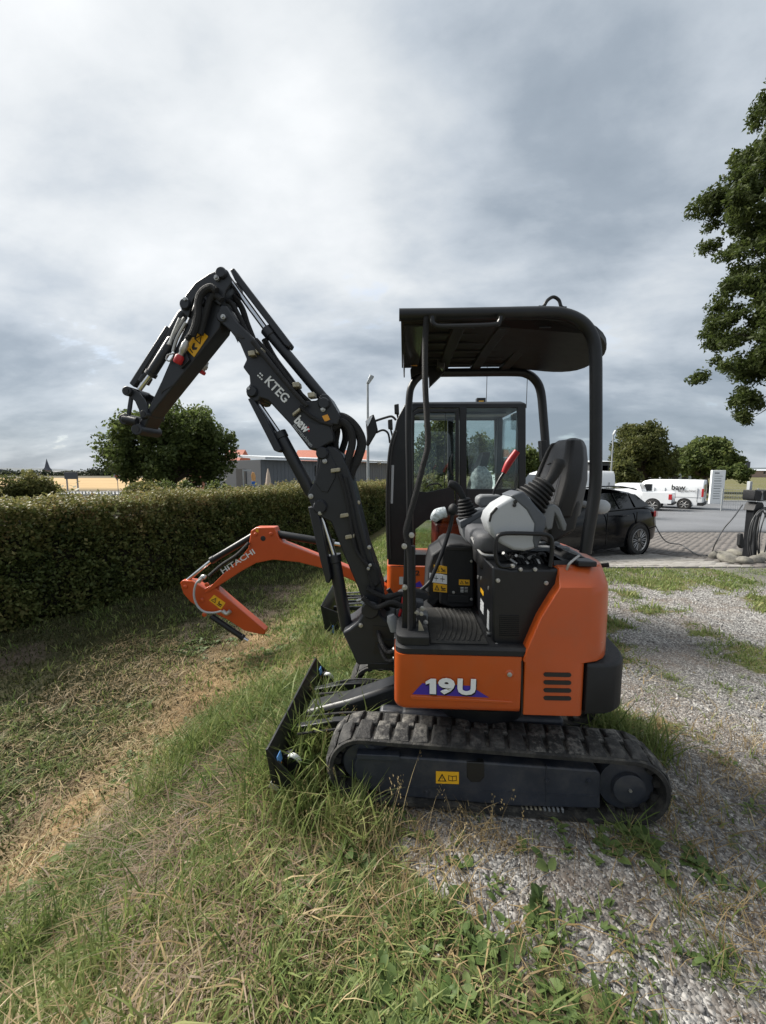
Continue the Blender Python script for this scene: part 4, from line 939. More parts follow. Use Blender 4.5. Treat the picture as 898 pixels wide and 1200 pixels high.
def couplers(pts, v, sg):
    for (x, y, x2, y2) in pts:
        a_, b_ = U.P(x, y, v), U.P(x2, y2, v); q = MB(); q.lathe(a_, b_, [(0, .010), (.25, .014), (.3, .018), (.55, .018), (.6, .013), (.7, .013)], 'steel', 12); q.lathe(a_ + (b_ - a_) * .7, b_, [(0, .016), (.2, .023), (.85, .023), (1, .018)], 'red', 14); mk('hydraulic_coupler', q, arm)
couplers([(222, 393, 207.5, 426)], va - .03, -1); couplers([(243, 424, 235.5, 438)], vB + ha + .03, 1)
q = MB(); q.pp(U, [(204, 416), (216, 408), (222, 422), (212, 432)], va - .016, va, 'boom'); q.tube([U.P(x, y, va - .02) for x, y in ((205, 414), (197, 416), (195, 421), (199, 423), (203, 418))], .005, 'steel', 6); mk('coupler_bracket', q, arm, .003)

def hose(pts, v, r, parent, m='hose'):
    q = MB(); q.tube([U.P(p[0], p[1], (p[2] if len(p) > 2 else v)) for p in pts], r, m, 10, True, 6); return mk('hydraulic_hose', q, parent)
for pts_, v_, r_ in (([(225, 394), (231, 376), (233, 352), (238, 342), (247, 337), (254, 341)], va - .045, .020), ([(235, 392), (242, 366), (246, 352), (252, 346), (260, 352)], va - .03, .016), ([(219, 398), (227, 385), (229, 370)], va - .035, .014),
        ([(268, 346), (276, 350), (284, 362), (290, 380), (298, 400)], vB + .03, .017), ([(264, 352), (272, 356), (281, 372), (292, 394), (306, 412)], vB - .03, .013)):
    hose(pts_, v_, r_, arm)
for pts_, v_, r_ in (([(296, 400), (312, 420), (330, 442), (347, 462), (360, 476)], vk - .03, .012), ([(300, 398), (318, 418), (334, 440), (349, 458), (366, 474)], vk + .04, .013), ([(310, 398), (322, 420), (340, 444), (352, 462)], vB + .05, .018), ([(352, 476), (362, 486), (376, 494), (390, 498)], vk - .012, .010),
        ([(386, 496), (398, 489), (410, 494), (420, 506), (424, 520), (419, 538), (412, 552), (409, 572), (415, 600), (424, 640)], vB - .03, .027), ([(390, 502), (400, 494), (410, 503), (413, 518), (409, 536), (406, 552), (410, 580)], vB - .06, .022), ([(388, 500), (395, 503), (393, 520), (396, 536), (402, 545)], vB + .0, .020), ([(390, 498), (402, 500), (405, 513), (401, 528), (398, 540)], vB + .05, .019),
        ([(398, 556), (404, 575), (409, 600), (416, 640), (424, 655), (431, 662), (434, 668)], vB - hb - .02, .011), ([(404, 560), (411, 590), (417, 620), (427, 655), (438, 690)], vB - hb - .012, .013), ([(414, 600), (428, 650), (444, 690), (452, 712), (458, 735)], vB + .02, .024), ([(412, 610), (422, 650), (436, 690), (444, 712)], vB - .05, .022)):
    hose(pts_, v_, r_, ub if pts_[0][1] < 480 else lb)
q = MB(); q.pp(U, [(430, 664), (436, 659), (443, 668), (446, 684), (440, 690), (434, 682)], vB - .11, vB + .02, 'hose'); mk('hose_guard', q, lb, .012); bolts('hose_fitting', U, [(433, 641)], vB - hb, .011, lb, 'steel', .02); bolts('hose_fitting', U, [(432, 666), (434, 662)], vB - .115, .009, lb, 'steel', .02); bolts('hose_fitting', U, [(420, 589)], vB - .05, .013, lb, 'brass', .03)

def ram(name, a, m_, b, rb, rr, v, parent, guard=None, gv=None):
    """hydraulic ram: barrel a-m_, chrome rod m_-b, optional rod guard"""
    q = MB(); A, B_, C_ = U.P(*a, v), U.P(*m_, v), U.P(*b, v)
    q.lathe(A, B_, [(0, rb * .8), (.04, rb), (.9, rb), (.91, rb * 1.18), (1, rb * 1.18)], 'boom', 18); o = mk(name, q, parent)
    q = MB(); q.cyl(B_, C_, rr, 'chrome', 14); mk('ram_rod', q, o)
    if guard:
        q = MB(); q.pp(U, guard, (v if gv is None else gv) - .03, (v if gv is None else gv) + .03, 'boom'); mk('rod_guard', q, o, .006)
    return o
ram('arm_cylinder', (383, 471), (312, 386), (268, 326), .029, .016, vB, exc, [(269, 316), (274, 313.5), (280, 322), (342, 403), (339, 408), (333, 404), (275, 328)])
ram('boom_cylinder', (407, 739), (391, 650), (375.5, 600), .036, .019, vB - .03, exc, [(361, 594), (371, 594), (376, 612), (388, 676), (386, 684), (382, 683), (371, 640)], vB - .065)
ram('positioning_cylinder', (366, 580), (327, 507), (294, 459), .034, .013, vB - .05, exc, [(290, 467), (296, 466), (311, 489), (330, 526), (327, 530.5), (321, 528)], vB - .07)
ram('bucket_cylinder', (216, 366), (168, 448), (163, 456), .028, .016, vB - .01, exc, [(194, 381), (199, 384), (157, 454), (151, 449)])
ram('tilt_cylinder', (203, 397), (176, 440), (164, 456), .027, .013, vB - .05, exc)
for pts_, r_ in (([(211, 373), (203, 392), (199, 404)], .009), ([(218, 378), (208, 396), (203, 412)], .009), ([(216, 372), (206, 388), (197, 404)], .007)):
    q = MB(); q.tube([U.P(*p, va - .01) for p in pts_], r_, 'steel', 8); mk('steel_pipe', q, arm)
# tool linkage
for v_ in (va - .012, vB + ha + .002):
    q = MB(); q.pp(U, [(143.5, 457), (147, 453.5), (153, 454.5), (162, 459), (169, 468), (173, 480), (174, 490), (165, 491), (162.5, 480), (158, 470), (151, 464), (145, 462)], v_, v_ + .014, 'boom', va - .012); mk('tool_link', q, exc, .003)
    q = MB(); q.pp(U, [(149, 462), (153, 463), (151, 478), (149, 490), (145, 490), (147, 475)], v_ + .016, v_ + .03, 'boom', va - .012); mk('tool_link', q, exc, .003)
for (x, y, r_, e0, e1) in ((148, 458, .026, va - .03, vB + ha + .03), (145, 491, .030, va - .06, vB + ha + .06), (160, 503, .032, va - .03, vB + ha + .03), (168, 485, .022, va - .02, vB + ha + .02)):
    A = U.P(x, y, va - .03); B_ = A + U.vd * (e1 - e0); q = MB(); q.cyl(A, B_, r_, 'boom', 20); o = mk('tool_pin', q, exc, .004); q = MB(); q.cyl(A - U.vd * .003, A + U.vd * .01, r_ * .55, 'ink', 16); mk('pin_bore', q, o)
q = MB(); q.cyl(U.P(145, 491, va - .02), U.P(161, 494, va - .02), .022, 'boom', 16); mk('tool_link_bar', q, exc, .003)
# ================================================================== far excavator
B = Frame(.86, 4.50, 2.0, -.08)
ex2 = thing('mini_excavator', B.c, 2.0, 'far mini excavator with closed glass cab and orange boom bent down into the ditch', 'mini excavator', 'mini excavators parked side by side')
BN = -.50
# tracks, dozer blade
T2 = Frame(.86, 4.50, 2.0, -.08)
track(T2, -.62, -.37, ex2, .0, 1.45, .18, .20, lugs=False); track(T2, .37, .62, ex2, .0, 1.45, .18, .20, lugs=False)
q = MB(); q.box(B, -.5, .5, -.36, .36, .18, .42, 'navy'); mk('undercarriage', q, ex2, .02)
BU = -.40
q = MB(); q.lp(B, [(u_ + BU, z_) for u_, z_ in [(-1.02, .02), (-1.06, .06), (-1.04, .16), (-1.07, .27), (-1.10, .31), (-1.085, .315), (-1.05, .26), (-1.02, .16), (-1.01, .06)]], -.55, .6, 'black'); b2 = mk('dozer_blade', q, ex2, .004)
q = MB(); q.lp(B, [(u_ + BU, z_) for u_, z_ in [(-1.10, .31), (-.92, .24), (-.88, .05), (-1.0, .02), (-1.06, .06)]], -.55, -.535, 'black'); mk('end_plate', q, b2, .003)
q = MB(); q.ball(B.W(-.95 + BU, -.52, .20), .06, 'lgrey', 1.2, .5, .6, 12, 8); q.tube([B.W(-.97 + BU, -.545, .10), B.W(-.965 + BU, -.56, .05), B.W(-.96 + BU, -.555, 0)], .01, 'signblue', 6); mk('wrapped_lug', q, b2)
for v0_ in (-.3, -.1, .1):
    q = MB(); q.tube([B.W(-.97 + BU, v0_, .24), B.W(-.95, v0_ + .05, .26), B.W(-.6, v0_ + .1, .33)], .010, 'mgrey', 6); q.box(B, -1.0 + BU, -.55, v0_ - .02, v0_ + .02, .18, .22, 'black'); mk('blade_arm', q, b2)
# skirt and tail
def ring2(u0, u1, v0, v1, z, rf, fr=B, n=5):
    pts = []
    for (cu, cv_, a0) in ((u1 - .2, v0 + .2, -90), (u1 - .2, v1 - .2, 0), (u0 + rf, v1 - rf, 90), (u0 + rf, v0 + rf, 180)):
        r_ = .2 if cu > 0 else rf
        for k in range(n): a = R(a0 + 90 * k / (n - 1)); pts.append(fr.W(cu + r_ * math.cos(a), cv_ + r_ * math.sin(a), z))
    return pts
bu0, bz0 = B.uz(453.5, 697, BN); _, bz1 = B.uz(453.5, 664, BN)
q = MB(); q.loft([ring2(bu0 + .02, .66, BN + .01, .5, bz0, .08), ring2(bu0, .68, BN, .51, bz0 + .02, .08), ring2(bu0, .68, BN, .51, bz1, .08)], 'orange'); sk2 = mk('side_skirt', q, ex2, 0, 40)
sticker(B, [(468, 676), (475, 676), (475, 685), (468, 685)], BN - .004, 'lgrey', sk2)
q = MB(); text(q, B, '2', (487, 674.5), (492, 674.5), BN - .004, .055, 'ink', .03); q.pp(B, [(484, 688), (487, 684), (492, 681), (496, 688)], BN - .003, BN + .001, 'blue'); mk('model_lettering', q, sk2)
q = MB(); q.loft([ring2(.30, .72, BN + .0, .5, bz1 + .002, .1), ring2(.34, .72, BN + .0, .5, bz1 + .35, .1), ring2(.38, .68, BN + .03, .47, bz1 + .5, .1)], 'orange'); mk('rear_cover', q, ex2, .01, 40)
q = MB(); q.box(B, -.3, .3, -.3, .3, bz0 - .15, bz0, 'black'); mk('slew_ring', q, ex2, .02)
# cab: pillars, sills, roof and panes
q = MB(); q.pp(B, [(455, 662), (455.5, 560), (459, 520), (465, 492), (474, 475), (486, 472), (617, 473), (617, 478), (490, 478), (484, 483), (484, 500), (482, 560), (479, 610), (478, 663)], BN, BN + .06, 'black'); cab = mk('cab_frame', q, ex2, .008)
for v_ in (.42,):
    q = MB(); q.pp(B, [(455, 662), (455.5, 560), (459, 520), (465, 492), (474, 475), (486, 472), (617, 473), (617, 478), (490, 478), (484, 483), (484, 500), (482, 560), (479, 610), (478, 663)], v_, v_ + .06, 'black', BN); mk('cab_frame', q, ex2, .008)
zt = B.uz(550, 473, BN)[1]; uL, uRt = B.uz(474, 475, BN)[0], B.uz(617, 475, BN)[0]
q = MB(); q.loft([[B.W(a, b_, z) for a, b_ in ((uL + i_, BN + i_), (uRt - i_, BN + i_), (uRt - i_, .48 - i_), (uL + i_, .48 - i_))] for z, i_ in ((zt - .03, 0), (zt, 0), (zt + .025, .04))], 'black'); rf2 = mk('cab_roof', q, ex2, .012)
q = MB(); c = B.P(563, 470, -.35); q.box(B, (c - B.c).dot(B.ud) - .045, (c - B.c).dot(B.ud) + .045, -.4, -.33, zt + .01, zt + .075, 'black'); q.box(B, (c - B.c).dot(B.ud) - .025, (c - B.c).dot(B.ud) + .025, -.405, -.40, zt + .02, zt + .045, 'yellow'); mk('roof_lamp', q, rf2, .01)
for x, y_ in ((570, 425), (617, 428)):
    q = MB(); p = B.P(x, 474, BN + .3); p.z = zt + B.c.z; pe = B.P(x, y_, BN + .3); pe.x = p.x; pe.y = p.y; q.cyl(p, pe, .0035, 'ink', 6); mk('aerial', q, rf2)
for pts_ in ([(539, 476), (547, 476), (547, 602), (539, 602)], [(607, 476), (616.5, 476), (616.5, 640), (609, 640)]):
    for v_ in (BN, .42):
        q = MB(); q.pp(B, pts_, v_, v_ + .055, 'black', BN); mk('cab_pillar', q, ex2, .006)
q = MB(); q.pp(B, [(547, 573), (608, 573), (610, 645), (547, 645)], BN + .002, BN + .05, 'black'); mk('cab_side_panel', q, ex2, .008)
# door with glass
q = MB(); q.pp(B, [(482.5, 481), (490, 477.5), (538, 478), (538, 660), (479, 661), (482, 585)], BN - .012, BN + .004, 'black')
door = None
q = MB()
for pts_ in ([(483, 484), (490, 479), (538, 479), (538, 483), (491, 483), (486, 487), (485, 574), (481, 574)], [(534, 483), (538, 483), (538, 602), (534, 602)], [(481, 574), (500, 577), (532, 570), (534, 602), (520, 606), (500, 610), (485, 622), (479, 622)], [(479, 650), (538, 650), (538, 663), (479, 663)], [(479, 620), (483, 620), (483, 652), (479, 652)]):
    q.pp(B, pts_, BN - .014, BN + .006 + .001 * len(q.v) % 3 * .001, 'black')
door = mk('cab_door', q, ex2, .003)
q = MB(); q.tube([B.P(531, 532, BN - .03), B.P(528.5, 538, BN - .045), B.P(528.5, 552, BN - .045), B.P(531.5, 558, BN - .03)], .008, 'ink', 8); mk('door_handle', q, door)
q = MB(); q.tube([B.P(500, 571, BN - .02), B.P(504, 568, BN - .03), B.P(514, 567, BN - .03), B.P(518, 571, BN - .02)], .008, 'ink', 8); mk('grab_handle', q, door)
for v_ in (BN + .012, .45):
    for pts_ in ([(484, 482), (535, 482), (535, 604), (480, 604)], [(479, 604), (538, 604), (538, 656), (478, 656)], [(547, 478), (608, 478), (608, 574), (547, 574)]):
        q = MB(); q.pp(B, pts_, v_, v_ + .005, 'glass', BN); mk('window_pane', q, ex2)
fp = [(BN + .05, .43)]
for u_ in (B.uz(470, 540, BN)[0], uRt - .02):
    q = MB(); q.box(B, u_, u_ + .005, BN + .06, .42, zt - 1.0, zt - .06, 'glass'); mk('window_pane', q, ex2)
for v_ in (BN + .06, .36):                         # rear pillars seen through the glass
    q = MB(); q.box(B, uRt - .06, uRt, v_, v_ + .06, zt - 1.5, zt - .03, 'black'); mk('cab_pillar', q, ex2, .008)
q = MB(); q.pp(B, [(600, 485), (606, 483), (607, 504), (600, 503)], .10, .16, 'ink'); mk('cab_speaker', q, ex2, .01)
q = MB(); q.box(B, uL + .1, uRt - .08, -.1, .05, zt - .055, zt - .035, 'lgrey'); mk('headlining_panel', q, ex2, .01)
for k, y in enumerate((540, 590)):
    pass
q = MB(); q.tube([B.P(522, 480, BN + .1), B.P(521.5, 520, BN + .1), B.P(521, 572, BN + .1)], .005, 'ink', 6); mk('wiper_arm', q, ex2)
# cab interior
q = MB(); zse = B.uz(540, 610, 0)[1]; q.box(B, -.28, .25, -.25, .25, zse - .35, zse, 'darkred'); q.box(B, -.3, .2, -.24, .24, zse + .001, zse + .1, 'seatd'); s2 = mk('seat', q, ex2, .03)
q = MB(); q.loft([[B.W(u_ + a, b_ * hw, z) for a, b_ in ((0, -1), (.02, -.5), (.02, .5), (0, 1), (.09, .8), (.09, -.8))] for u_, z, hw in ((.08, zse + .08, .2), (.14, zse + .4, .22), (.2, zse + .62, .19), (.24, zse + .74, .12), (.25, zse + .78, .06))], 'seatd'); mk('backrest', q, s2, .01, 60)
q = MB(); c = B.P(564, 566, -.22); q.ball(c, .155, 'wrap', .75, .5, 1.15, 16, 10, .25); q.ball(c - Vector((.05, 0, .2)), .12, 'darkred', .8, .5, .7, 12, 8); mk('wrapped_headrest', q, s2, 0, 60)
q = MB(); q.pp(B, [(478, 575), (500, 600), (535, 604), (540, 575)], .46, .462, 'ink'); 
q = MB(); q.box(B, -.62, -.5, -.4, .4, .62, 1.15, 'seatd'); mk('dashboard', q, ex2, .04)
q = MB(); q.pp(B, [(522, 644), (524, 640), (527, 640), (527, 632), (528, 632), (529, 641), (531, 645), (527, 648)], BN - .03, BN - .02, 'lens'); mk('hanging_tag', q, ex2)
# mirrors and front lamps
q = MB(); q.pp(B, [(428.5, 493), (433, 488), (438, 485), (441, 495), (443, 504), (439, 511), (436, 516), (432, 523), (429, 522), (430, 512)], BN + .1, BN + .15, 'plastic'); mir = mk('wing_mirror', q, ex2, .012)
q = MB(); q.pp(B, [(428.2, 494), (433, 489), (437, 487), (434, 494), (431, 500)], BN + .094, BN + .099, 'lampw'); mk('mirror_glass', q, mir)
q = MB(); q.tube([B.P(438, 494, BN + .12), B.P(450, 490, BN + .12), B.P(459, 488, BN + .1), B.P(464, 492, BN + .08)], .012, 'black', 8); q.tube([B.P(441, 507, BN + .12), B.P(449, 504, BN + .12), B.P(455, 508, BN + .1), B.P(457, 519, BN + .08)], .011, 'black', 8); mk('mirror_arm', q, mir)
for x, y in ((465, 479), (457.5, 497)):
    q = MB(); q.pp(B, [(x - 3, y - 5), (x + 2.5, y - 6), (x + 3, y + 6), (x - 2.5, y + 5)], BN + .05, BN + .14, 'ink'); q.cyl(B.P(x, y + 4, BN + .1), B.P(x + 3, y + 16, BN + .1), .011, 'black', 6); mk('front_lamp', q, ex2, .008)
for dx in (0, 2.5):
    q = MB(); q.tube([B.P(463 + dx, 505, BN - .01), B.P(457 + dx, 525, BN - .02), B.P(454 + dx, 560, BN - .02), B.P(453.5 + dx, 610, BN - .02), B.P(455 + dx, 655, BN - .01)], .011, 'ink', 8); mk('front_grab_rail', q, ex2)
q = MB(); q.pp(B, [(459, 545), (462, 545), (460.5, 590), (458, 590)], BN - .006, BN + .002, 'lgrey'); mk('pillar_strip', q, cab)
# boom, arm
vb2 = -.02; hb2 = .075
q = MB(); q.pp(B, [(238, 696), (262, 672), (284, 651), (291, 642), (294, 622), (300, 618), (322, 618), (327, 631), (332, 636), (356, 645), (392, 659), (425, 672), (462, 692), (462, 706), (430, 688), (385, 668), (350, 659), (320, 656), (300, 660), (282, 670), (262, 683), (246, 693)], vb2 - hb2, vb2 + hb2, 'orangeb'); bm2 = mk('boom', q, ex2, .010)
q = MB(); text(q, B, 'HITACHI', (261.5, 672.5), (299.5, 648.5), vb2 - hb2 - .003, .064, 'white', .014); mk('maker_lettering', q, bm2)
q = MB(); q.pp(B, [(300, 620), (303, 620.5), (303, 624), (300, 623)], vb2 - hb2 - .003, vb2 - hb2, 'yellow'); mk('boom_label', q, bm2)
for x, y, r_, m in ((308.5, 631, .030, 'ink'), (300, 626, .022, 'orangeb'), (318, 625.5, .022, 'orangeb'), (243, 685, .025, 'orangeb')):
    c = B.P(x, y, vb2 - hb2); q = MB(); q.lathe(c + B.vd * .002, c - B.vd * (.004 if m == 'ink' else .02), [(0, r_), (.7, r_), (1, r_ * .7)], m, 16); mk('boom_pin', q, bm2)
q = MB(); q.pp(B, [(211, 683), (214, 680), (226, 681), (240, 690), (247, 686), (250, 687), (311, 739), (310, 744), (298, 742), (286, 739), (268, 727), (250, 718), (240, 716), (224, 706), (215, 696)], vb2 - .06, vb2 + .06, 'orangeb'); ar2 = mk('arm', q, ex2, .008)
sticker(B, [(251, 697), (264.5, 706.5), (259, 714.5), (245, 703.5)], vb2 - .064, 'yellow', ar2, 'warn')
for x, y in ((217.5, 687.5), (237, 703), (240, 720)):
    c = B.P(x, y, vb2 - .06); q = MB(); q.lathe(c, c - B.vd * .018, [(0, .026), (.7, .026), (1, .016)], 'orangeb', 14); mk('arm_pin', q, ar2)
def ram2(name, a, m_, b, rb, rr, v, guard=None):
    q = MB(); A, B_, C_ = B.P(*a, v), B.P(*m_, v), B.P(*b, v); q.lathe(A, B_, [(0, rb * .8), (.04, rb), (.92, rb), (.93, rb * 1.12), (1, rb * 1.12)], 'black', 16); o = mk(name, q, ex2); q = MB(); q.cyl(B_, C_, rr, 'chrome', 12); mk('ram_rod', q, o)
    return o
ram2('arm_cylinder', (300, 626), (248, 657), (217, 682), .040, .022, vb2)
ram2('boom_cylinder', (320, 625), (392, 637), (420, 641), .045, .022, vb2)
ram2('bucket_cylinder', (248, 722), (286, 748), (291, 751), .034, .02, vb2 - .03)
q = MB(); q.tube([B.P(x, y, vb2 - .1) for x, y in ((245, 675), (260, 662), (278, 650), (292, 636))], .018, 'hose', 8); mk('hydraulic_hose', q, bm2)
q = MB(); q.tube([B.P(x, y, vb2 - .12) for x, y in ((237, 678), (230, 684), (227.5, 697), (231, 709), (239, 716.5), (250, 718), (260, 716))], .0125, 'lgrey', 8); mk('hydraulic_hose', q, ar2)
q = MB(); q.tube([B.P(x, y, vb2 - .1) for x, y in ((233, 682), (238, 676), (241, 677))], .026, 'steel', 8); q.tube([B.P(x, y, vb2 - .11) for x, y in ((261, 716), (266, 719), (270, 716))], .024, 'steel', 8); mk('hose_coupling', q, ar2)

# ================================================================== black estate car on charge
gpt = gp(741, 651); Cf = Frame(gpt.x + .1, gpt.y, -24.0, gpt.z + .02)
car = thing('estate_car', Cf.c, -24.0, 'black estate car with multi-spoke alloy wheels, plugged into the charging post', 'car')
wr = .325
# body sections across u: (u, sill z, belt z, half width, roof z, roof half width)
def sect(u, z0, zb_, hw, zr, rw):
    c = .92                                     # centre line of the car from its near side
    pr = [(-hw, z0), (-hw - .015, z0 + .18), (-hw - .02, (z0 + zb_) / 2), (-hw + .01, zb_ - .06), (-hw + .05, zb_)]
    pr += [(-rw, zr - .06), (-rw + .14, zr)]
    full = pr + [(-a, z) for a, z in reversed(pr)]
    return [Cf.W(u, c + a, z) for a, z in full]
secs = [(-3.72, .35, .62, .62, .66, .5), (-3.6, .25, .70, .82, .74, .6), (-3.1, .2, .84, .90, .88, .66), (-2.35, .2, .95, .91, .99, .7), (-1.75, .2, .97, .91, 1.32, .62), (-1.2, .2, .97, .91, 1.43, .60), (-.4, .2, .98, .91, 1.44, .60), (.25, .22, .99, .90, 1.39, .58), (.62, .3, .99, .86, 1.22, .6), (.80, .34, .96, .78, 1.02, .62), (.93, .36, .80, .70, .84, .6), (.95, .40, .70, .66, .72, .58)]
q = MB(); q.loft([sect(*s_) for s_ in secs], 'carp'); body = mk('car_body', q, car, .02, 50)
bs = body.modifiers.new('soft', 'SUBSURF'); bs.levels = bs.render_levels = 1
# glass, a few mm proud of the body side
sd = lambda u, z, d=0.0: None
def side_glass(pts, name):
    q = MB(); q.prism([Cf.W(u, -.004 + .235 * (z - .97) / .42 + .052 if False else .012 + .27 * max(0, z - .96) / .43, z) for u, z in pts], Cf.vd * .03, 'carg'); return mk(name, q, car, .004)
side_glass([(-1.35, 1.0), (-.62, 1.0), (-.62, 1.345), (-1.1, 1.345)], 'door_window'); side_glass([(-.57, 1.0), (-.12, 1.01), (-.1, 1.345), (-.57, 1.35)], 'door_window'); side_glass([(-.05, 1.02), (.42, 1.06), (.16, 1.30), (-.05, 1.33)], 'quarter_window')
q = MB(); q.prism([Cf.W(u, .012 + .27 * max(0, z - .96) / .43, z) for u, z in [(-1.4, .975), (.5, 1.03), (.46, 1.05), (-1.4, .99)]], Cf.vd * .03, 'ink'); mk('waist_trim', q, car)
for u_ in (-.58, -1.55):
    q = MB(); q.tube([Cf.W(u_ - .02, -.035, .88), Cf.W(u_ + .06, -.05, .885), Cf.W(u_ + .17, -.035, .88)], .013, 'carp', 8); mk('door_handle', q, car)
for u_ in (-.09, -1.02):
    q = MB(); q.prism([Cf.W(u_, -.012, .3), Cf.W(u_ + .008, -.012, .3), Cf.W(u_ + .008, -.012, .94), Cf.W(u_, -.012, .94)], Cf.vd * .02, 'ink'); mk('door_gap', q, car)
q = MB(); q.loft([[Cf.W(u_, v_, z) for z in (z0_, z1_)] + [Cf.W(u_ - .05, v_ + .02, z1_), Cf.W(u_ - .05, v_ + .02, z0_)] for u_, v_, z0_, z1_ in ((.62, .03, .80, .93), (.8, .1, .79, .91), (.92, .3, .77, .86))], 'lens'); mk('tail_lamp', q, car, .01)
q = MB(); q.box(Cf, -1.55, .1, .2, 1.6, 1.437, 1.447, 'carg'); mk('roof_panel', q, car, .004)
for v_ in (.30, 1.52):
    q = MB(); q.tube([Cf.W(-1.6, v_, 1.41), Cf.W(-1.2, v_, 1.475), Cf.W(-.3, v_, 1.48), Cf.W(.3, v_, 1.40)], .014, 'carp', 8); mk('roof_rail', q, car)
def wheel(fr, u, v, r, parent, wd=.22, spokes=10, away=False, rim='alloy'):
    q = MB(); sg = -1 if away else 1; a, b_ = fr.W(u, v, r), fr.W(u, v + wd * sg, r)
    q.lathe(a, b_, [(.06, r * .72), (0, r * .80), (.0, r * .93), (.1, r), (.9, r), (1, r * .9), (1, r * .7)], 'tyre', 40); ty = mk('wheel', q, parent, 0, 40)
    q = MB(); q.lathe(fr.W(u, v + .02 * sg, r), fr.W(u, v + .12 * sg, r), [(.3, r * .70), (.8, r * .66), (.85, r * .01)], 'ink', 36, False); q.lathe(fr.W(u, v + .0 * sg, r), fr.W(u, v + .03 * sg, r), [(0, r * .735), (.1, r * .75), (1, r * .68), (1, r * .66), (0, r * .70)], rim, 36, False)
    for k in range(spokes):
        for da in ((-.13, .13) if spokes >= 8 else (0,)):
            a0 = 2 * math.pi * k / spokes; a1 = a0 + da; w_ = .010 if spokes >= 8 else .028
            p0 = fr.W(u + .10 * r * math.cos(a0), v + .025 * sg, r + .10 * r * math.sin(a0)); p1 = fr.W(u + .70 * r * math.cos(a1), v + .01 * sg, r + .70 * r * math.sin(a1)); q.tube([p0, p1], [w_ * 1.1, w_ * .8], rim, 6, False)
    q.lathe(fr.W(u, v + .01 * sg, r), fr.W(u, v + .05 * sg, r), [(0, r * .08), (.1, r * .13), (1, r * .13)], rim, 16); mk('rim', q, ty, 0, 40)
    return ty
for u_ in (0, -2.82):
    wheel(Cf, u_, -.045, wr, car); wheel(Cf, u_, 1.84, wr, car, away=True)
    q = MB(); q.lathe(Cf.W(u_, -.012, wr + .02), Cf.W(u_, .2, wr + .02), [(0, wr * 1.10), (1, wr * 1.10)], 'ink', 32); q.lathe(Cf.W(u_, -.03, wr + .02), Cf.W(u_, .02, wr + .02), [(.9, wr * 1.10), (0, wr * 1.12), (.0, wr * 1.17), (1, wr * 1.19)], 'carp', 40, False); mk('wheel_arch', q, car, 0, 40)

# ================================================================== charging post with coiled cable and stones
pp_ = gp(878, 656); Pf = Frame(pp_.x, pp_.y, -12, pp_.z)
zt_ = Pf.uz(878, 574, 0)[1]
cp = thing('charging_post', Pf.c, -12, 'black charging post with a sloping twin head standing among stones beside the paving', 'charging post')
q = MB(); q.box(Pf, -.10, .085, -.07, .07, -.05, zt_ - .36, 'black'); pb = mk('post_column', q, cp, .012)
q = MB(); q.lp(Pf, [(-.12, zt_ - .36), (-.15, zt_ - .40), (.11, zt_ - .40), (.10, zt_ - .30), (.06, zt_ - .24), (-.06, zt_ - .24), (-.10, zt_ - .30)], -.10, .10, 'plastic'); mk('post_collar', q, cp, .01)
for s_ in (-1, 1):
    q = MB(); q.lp(Pf, [(-.01 * s_, zt_ - .22), (.17 * s_, zt_ - .20), (.19 * s_, zt_ - .16), (.18 * s_, zt_ + .0), (.02 * s_, zt_ - .02)][::s_], -.12, .10, 'plastic'); mk('socket_head', q, cp, .012)
q = MB(); q.lp(Pf, [(.03, zt_ - .2), (-.04, zt_ - .2), (.0, zt_ - .04)], -.124, -.119, 'mgrey'); mk('head_panel', q, cp)
q = MB(); q.lp(Pf, [(-.012, zt_ - .01), (.05, zt_ - .01), (.05, zt_ + .16), (-.012, zt_ + .16)], .1, .16, 'lgrey'); mk('meter_box', q, cp, .006)
q = MB(); q.pp(Pf, [(868, 626), (871, 625), (873, 640), (870, 643), (867, 639)], -.16, -.10, 'plastic'); mk('charging_plug', q, cp, .008)
cb = MB(); cA = Cf.W(.93, .25, .62); loop = []
cpts = [cA, at(780, 634, 8.2), gp(798, 643) + Vector((0, 0, .10)), gp(815, 652) + Vector((0, 0, .06)), gp(828, 654.5) + Vector((0, 0, .06)), gp(834, 650) + Vector((0, 0, .04)), at(838, 638, 7.0), at(848, 620, 7.0), at(860, 606, 7.0), at(870, 592, pp_.y - .08)]
cb.tube(cpts, .011, 'cable', 8, True, 6)
for k in range(6):
    du, w_, h_, dv = (-.01 + .02 * k, .24 + .02 * (k % 3) - .01 * k, .50 + .035 * (k % 4), -.13 - .025 * (k % 3)); c0 = (-.02 + .035 * k, zt_ - .36 - h_)
    cb.tube([Pf.W(c0[0] + w_ * math.cos(a) * (1 + .12 * math.sin(3 * a + k)), dv + .03 * math.sin(2 * a + k), c0[1] + h_ * math.sin(a) * (1 + .04 * math.cos(2 * a + k))) for a in [2 * math.pi * j / 14 for j in range(15)]], .011, 'cable', 8, True, 5)
tag(mk('charging_cable', cb), 'grey cable coiled on the charging post and running to the black car', 'cable')
def boulder(px, py, r, sx, sy, sz, lab, m='stone'):
    g = gp(px, py); q = MB(); q.ball((0, 0, 0), r * .80, m, sx, sy, sz, 11, 8, .26); o = mk('boulder', q, None, 0, 80)
    o.location = g + Vector((0, 0, r * sz * .62)); o.rotation_euler = (random.uniform(-.2, .2), random.uniform(-.2, .2), random.uniform(0, 3))
    sbs = o.modifiers.new('soft', 'SUBSURF'); sbs.levels = sbs.render_levels = 1
    return tag(o, lab, 'stone', 'stones around the charging post')
boulder(837, 656, .13, 1.1, .9, .95, 'rounded grey stone farthest left of the stones, where the cable leaves the ground')
boulder(853, 660, .21, 1.35, .8, .66, 'broad mossy stone left of the charging post')
